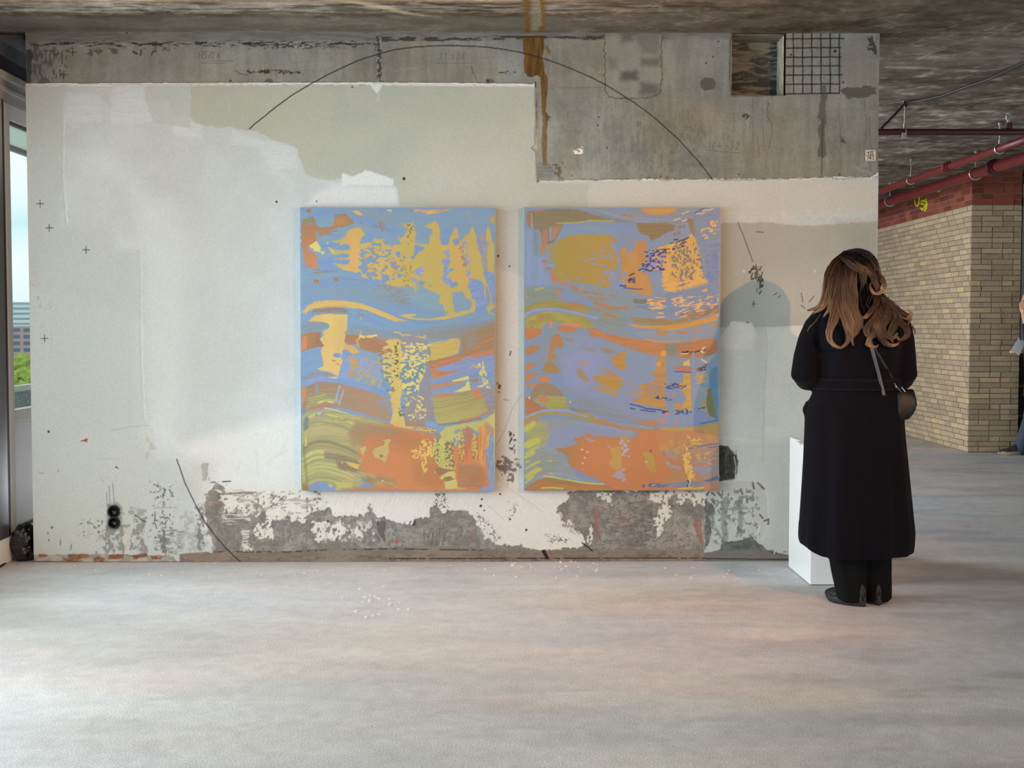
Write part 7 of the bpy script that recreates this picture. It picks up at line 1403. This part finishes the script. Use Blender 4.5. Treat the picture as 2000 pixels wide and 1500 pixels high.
strapm('strap_end', [onback(1702, 678, .022), onback(1708, 700, .022), onback(1716, 730, .026), onback(1722, 755, .028), onback(1727, 773, .026)], .0165, mat('worn_strap', (72, 80, 88), rough=.4, nscale=30, namt=.1))
strapm('shoulder_strap', [w(1744, 744, coat_y(1744, 744, .028)), onback(1728, 715, .018), onback(1706, 678, .018), onback(1680, 630, .018), onback(1650, 604, .012)], .016, M_lea)
# ------------------------------------------------------------------ the visitor at the right edge
Y2 = 12.75
def v2(u, v, dy=0): return Vector(at_y(u, v, Y2 + dy))
p2 = empty('person', (v2(2030, 880)[0], Y2, 0), 'visitor in dark jumper and blue jeans by the pier, cut by the right edge', 'person')
M_jn = mat('blue_jeans', (62, 74, 92), rough=.9, nscale=60, namt=.2); M_jm = mat('dark_jumper', (24, 32, 34), rough=.9, nscale=60, namt=.2); M_ds = mat('dark_shoe', (58, 56, 54), rough=.6, nscale=30, namt=.2)
hx = v2(2012, 588); mb = MB(); P2 = head(mb, hx, (-1, -.35, 0), .95, .1); mb.tube([hx + Vector((.01, 0, -.05)), v2(2022, 622), v2(2026, 636)], [.05, .05, .07], 14, 'round')
mb.loft([[(v2(2028, v_) + Vector((a * math.cos(t), b * math.sin(t), 0)))[:] for t in np.linspace(0, 6.283, 20, endpoint=False)] for v_, a, b in ((628, .08, .12), (645, .10, .19), (690, .11, .17), (740, .10, .14), (765, .12, .17))])
hp = v2(2028, 755); kn1 = v2(2012, 822, -.05); an1 = v2(1992, 880, -.05); kn2 = v2(2040, 822, .1); an2 = v2(2052, 880, .1)
mb.tube([hp, kn1, an1], [.08, .055, .04], 12, 'round'); mb.tube([hp, kn2, an2], [.08, .055, .04], 12, 'round')
s1 = v2(2026, 642, -.15); el = v2(2014, 690, -.17); wr = v2(1999, 612, -.14); mb.tube([s1, el], [.045, .036], 12, 'round'); mb.tube([el, wr], [.036, .024], 12, 'round'); hand(mb, wr, (-.1, .1, 1), (-.3, -1, 0), 1, .9, .35)
s2_ = v2(2030, 642, .15); el2 = v2(2024, 690, .17); wr2 = v2(1999, 683, .02); mb.tube([s2_, el2], [.045, .036], 12, 'round'); mb.tube([el2, wr2], [.036, .024], 12, 'round'); hand(mb, wr2, (-1, -.1, .0), (0, -.3, 1), 1, .9, .3)
remesh(mb.build('body', M_skin, p2), .007, 2); face_parts(P2, p2, .95)
mb = MB(); mb.loft([[(v2(2028, v_) + Vector((a * math.cos(t), b * math.sin(t), 0)))[:] for t in np.linspace(0, 6.283, 24, endpoint=False)] for v_, a, b in ((626, .075, .09), (634, .11, .18), (645, .125, .215), (690, .13, .19), (740, .125, .165), (775, .14, .185))])
mb.tube([s1, el], [.06, .05], 14, 'round'); mb.tube([el, el.lerp(wr, .7)], [.05, .037], 14, 'round'); mb.tube([s2_, el2], [.06, .05], 14, 'round'); mb.tube([el2, el2.lerp(wr2, .75)], [.05, .037], 14, 'round'); remesh(mb.build('jumper', M_jm, p2), .011, 3)
mb = MB(); mb.tube([hp + Vector((0, 0, .06)), hp, kn1, an1 + Vector((0, 0, .01))], [.11, .10, .075, .065], 16, 'round'); mb.tube([hp + Vector((0, 0, .06)), hp, kn2, an2 + Vector((0, 0, .01))], [.11, .10, .075, .065], 16, 'round'); remesh(mb.build('jeans', M_jn, p2), .011, 3)
hh = MB(); hh.ball((hx.x + .015, hx.y + .005, hx.z + .022), (.086, .082, .100), 24, 16); hh.build('hair', mat('dark_short_hair', (52, 40, 30), rough=.6, nscale=120, namt=.4, bump=.6, bscale=120), p2, sm=True)
_wo = wo
for an in (an1, an2):
    wo = p2; M_so, M_sh = M_sole, M_shoe; M_shoe = M_ds; M_sole = mat('pale_sole', (170, 160, 140), rough=.7)
    a_, b_ = shoe((an.x + .04, an.y), math.radians(186), .29, .10); fixpar(b_, a_); M_sole, M_shoe = M_so, M_sh
wo = _wo
sh0 = v2(1975, 682, -.10); sh1 = v2(1990, 660, -.10); sh2 = v2(2004, 668, -.10); sh3 = v2(1990, 695, -.10)
mb = MB(); t_ = Vector((0, .0015, 0)); q = [sh0, sh1, sh2 + (sh2 - sh3) * .0, sh3]; mb.add([a - t_ for a in q] + [a + t_ for a in q], [(0, 1, 2, 3), (7, 6, 5, 4), (0, 4, 5, 1), (1, 5, 6, 2), (2, 6, 7, 3), (3, 7, 4, 0)])
ob = mb.build('paper_sheet', mat('sheet_white', (206, 212, 222), rough=.6)); tag(ob, 'white sheet of paper held out by the visitor at the right edge', 'paper')
mb = MB(); c = v2(1993, 663, -.106); mb.tube([c, c - Vector((0, .003, 0))], .008, 8); mb.build('clip', M_sl, ob)
# ------------------------------------------------------------------ daylight, lamp and added fill
W = bpy.data.worlds.new('world'); S.world = W; W.use_nodes = True; N = W.node_tree.nodes; L = W.node_tree.links
bgN = N['Background']; tc = N.new('ShaderNodeTexCoord'); sx = N.new('ShaderNodeSeparateXYZ'); L.new(tc.outputs['Generated'], sx.inputs[0])
rp = N.new('ShaderNodeValToRGB'); e = rp.color_ramp.elements
e[0].position = .0; e[0].color = (.75, .82, .84, 1); e[1].position = .16; e[1].color = (.86, .93, .94, 1)
for pos, c in ((.05, (.92, .96, .97, 1)), (.075, (.62, .82, .87, 1)), (.10, (.88, .95, .97, 1))):
    k = e.new(pos); k.color = c
mp = N.new('ShaderNodeMapping'); mp.inputs['Scale'].default_value = (2, 2, 9); nz = N.new('ShaderNodeTexNoise'); nz.inputs['Scale'].default_value = 2.2; nz.inputs['Detail'].default_value = 5
L.new(tc.outputs['Generated'], mp.inputs[0]); L.new(mp.outputs[0], nz.inputs['Vector'])
md = N.new('ShaderNodeMath'); md.operation = 'MULTIPLY_ADD'; md.inputs[1].default_value = .05; L.new(nz.outputs['Fac'], md.inputs[0]); L.new(sx.outputs['Z'], md.inputs[2])
sb = N.new('ShaderNodeMath'); sb.operation = 'SUBTRACT'; sb.inputs[1].default_value = .025; L.new(md.outputs[0], sb.inputs[0]); L.new(sb.outputs[0], rp.inputs[0]); L.new(rp.outputs[0], bgN.inputs[0]); bgN.inputs[1].default_value = 1.3
def area(name, loc, tgt, sx_, sy_, pw, col, spread=math.pi):
    d = bpy.data.lights.new(name, 'AREA'); d.shape = 'RECTANGLE'; d.size = sx_; d.size_y = sy_; d.energy = pw; d.color = col; d.spread = spread
    o = bpy.data.objects.new(name, d); COL.objects.link(o); o.location = loc; v = Vector(tgt) - Vector(loc); o.rotation_euler = v.to_track_quat('-Z', 'Y').to_euler(); return o
area('window_light', (-2.95, 1.4, 1.55), (0, 1.6, 1.5), 6.4, 2.0, 112, (.80, .93, 1.0))
area('window_light', (-2.9, 4.6, 1.45), (1.6, 5.6, .7), 1.8, 1.9, 38, (.80, .93, 1.0))
area('window_light', (-2.62, 6.15, 1.25), (2.2, 6.15, .55), .5, 1.9, 13, (.88, .96, 1.0), math.radians(75))
area('window_light', (-2.5, 11.0, 1.6), (4, 11.0, 1.2), 3.0, 2.0, 430, (.93, .97, 1.0))
area('right_fill_light', (8.1, 2.6, 1.6), (-2.7, 5.0, 1.1), 3.4, 1.8, 210, (1.0, .97, .94))  # unseen fill added on the right to lift the door frame and floor
def spot(name, loc, tgt, pw, col, size, blend, r=.03):
    d = bpy.data.lights.new(name, 'SPOT'); d.energy = pw; d.color = col; d.spot_size = size; d.spot_blend = blend; d.shadow_soft_size = r
    o = bpy.data.objects.new(name, d); COL.objects.link(o); o.location = loc; v = Vector(tgt) - Vector(loc); o.rotation_euler = v.to_track_quat('-Z', 'Y').to_euler(); return o
spot('floor_lamp_light', (2.22, 2.9, 1.93), (-.15, YW, 1.2), 275, (1.0, .42, .15), math.radians(84), .9, .022)
S.view_settings.view_transform = 'Standard'; S.view_settings.look = 'None'; S.view_settings.gamma = 1.0; S.view_settings.exposure = 0.0
S.view_settings.use_curve_mapping = False
S.cycles.use_denoising = True; S.cycles.max_bounces = 8; S.cycles.diffuse_bounces = 5; S.cycles.transparent_max_bounces = 12
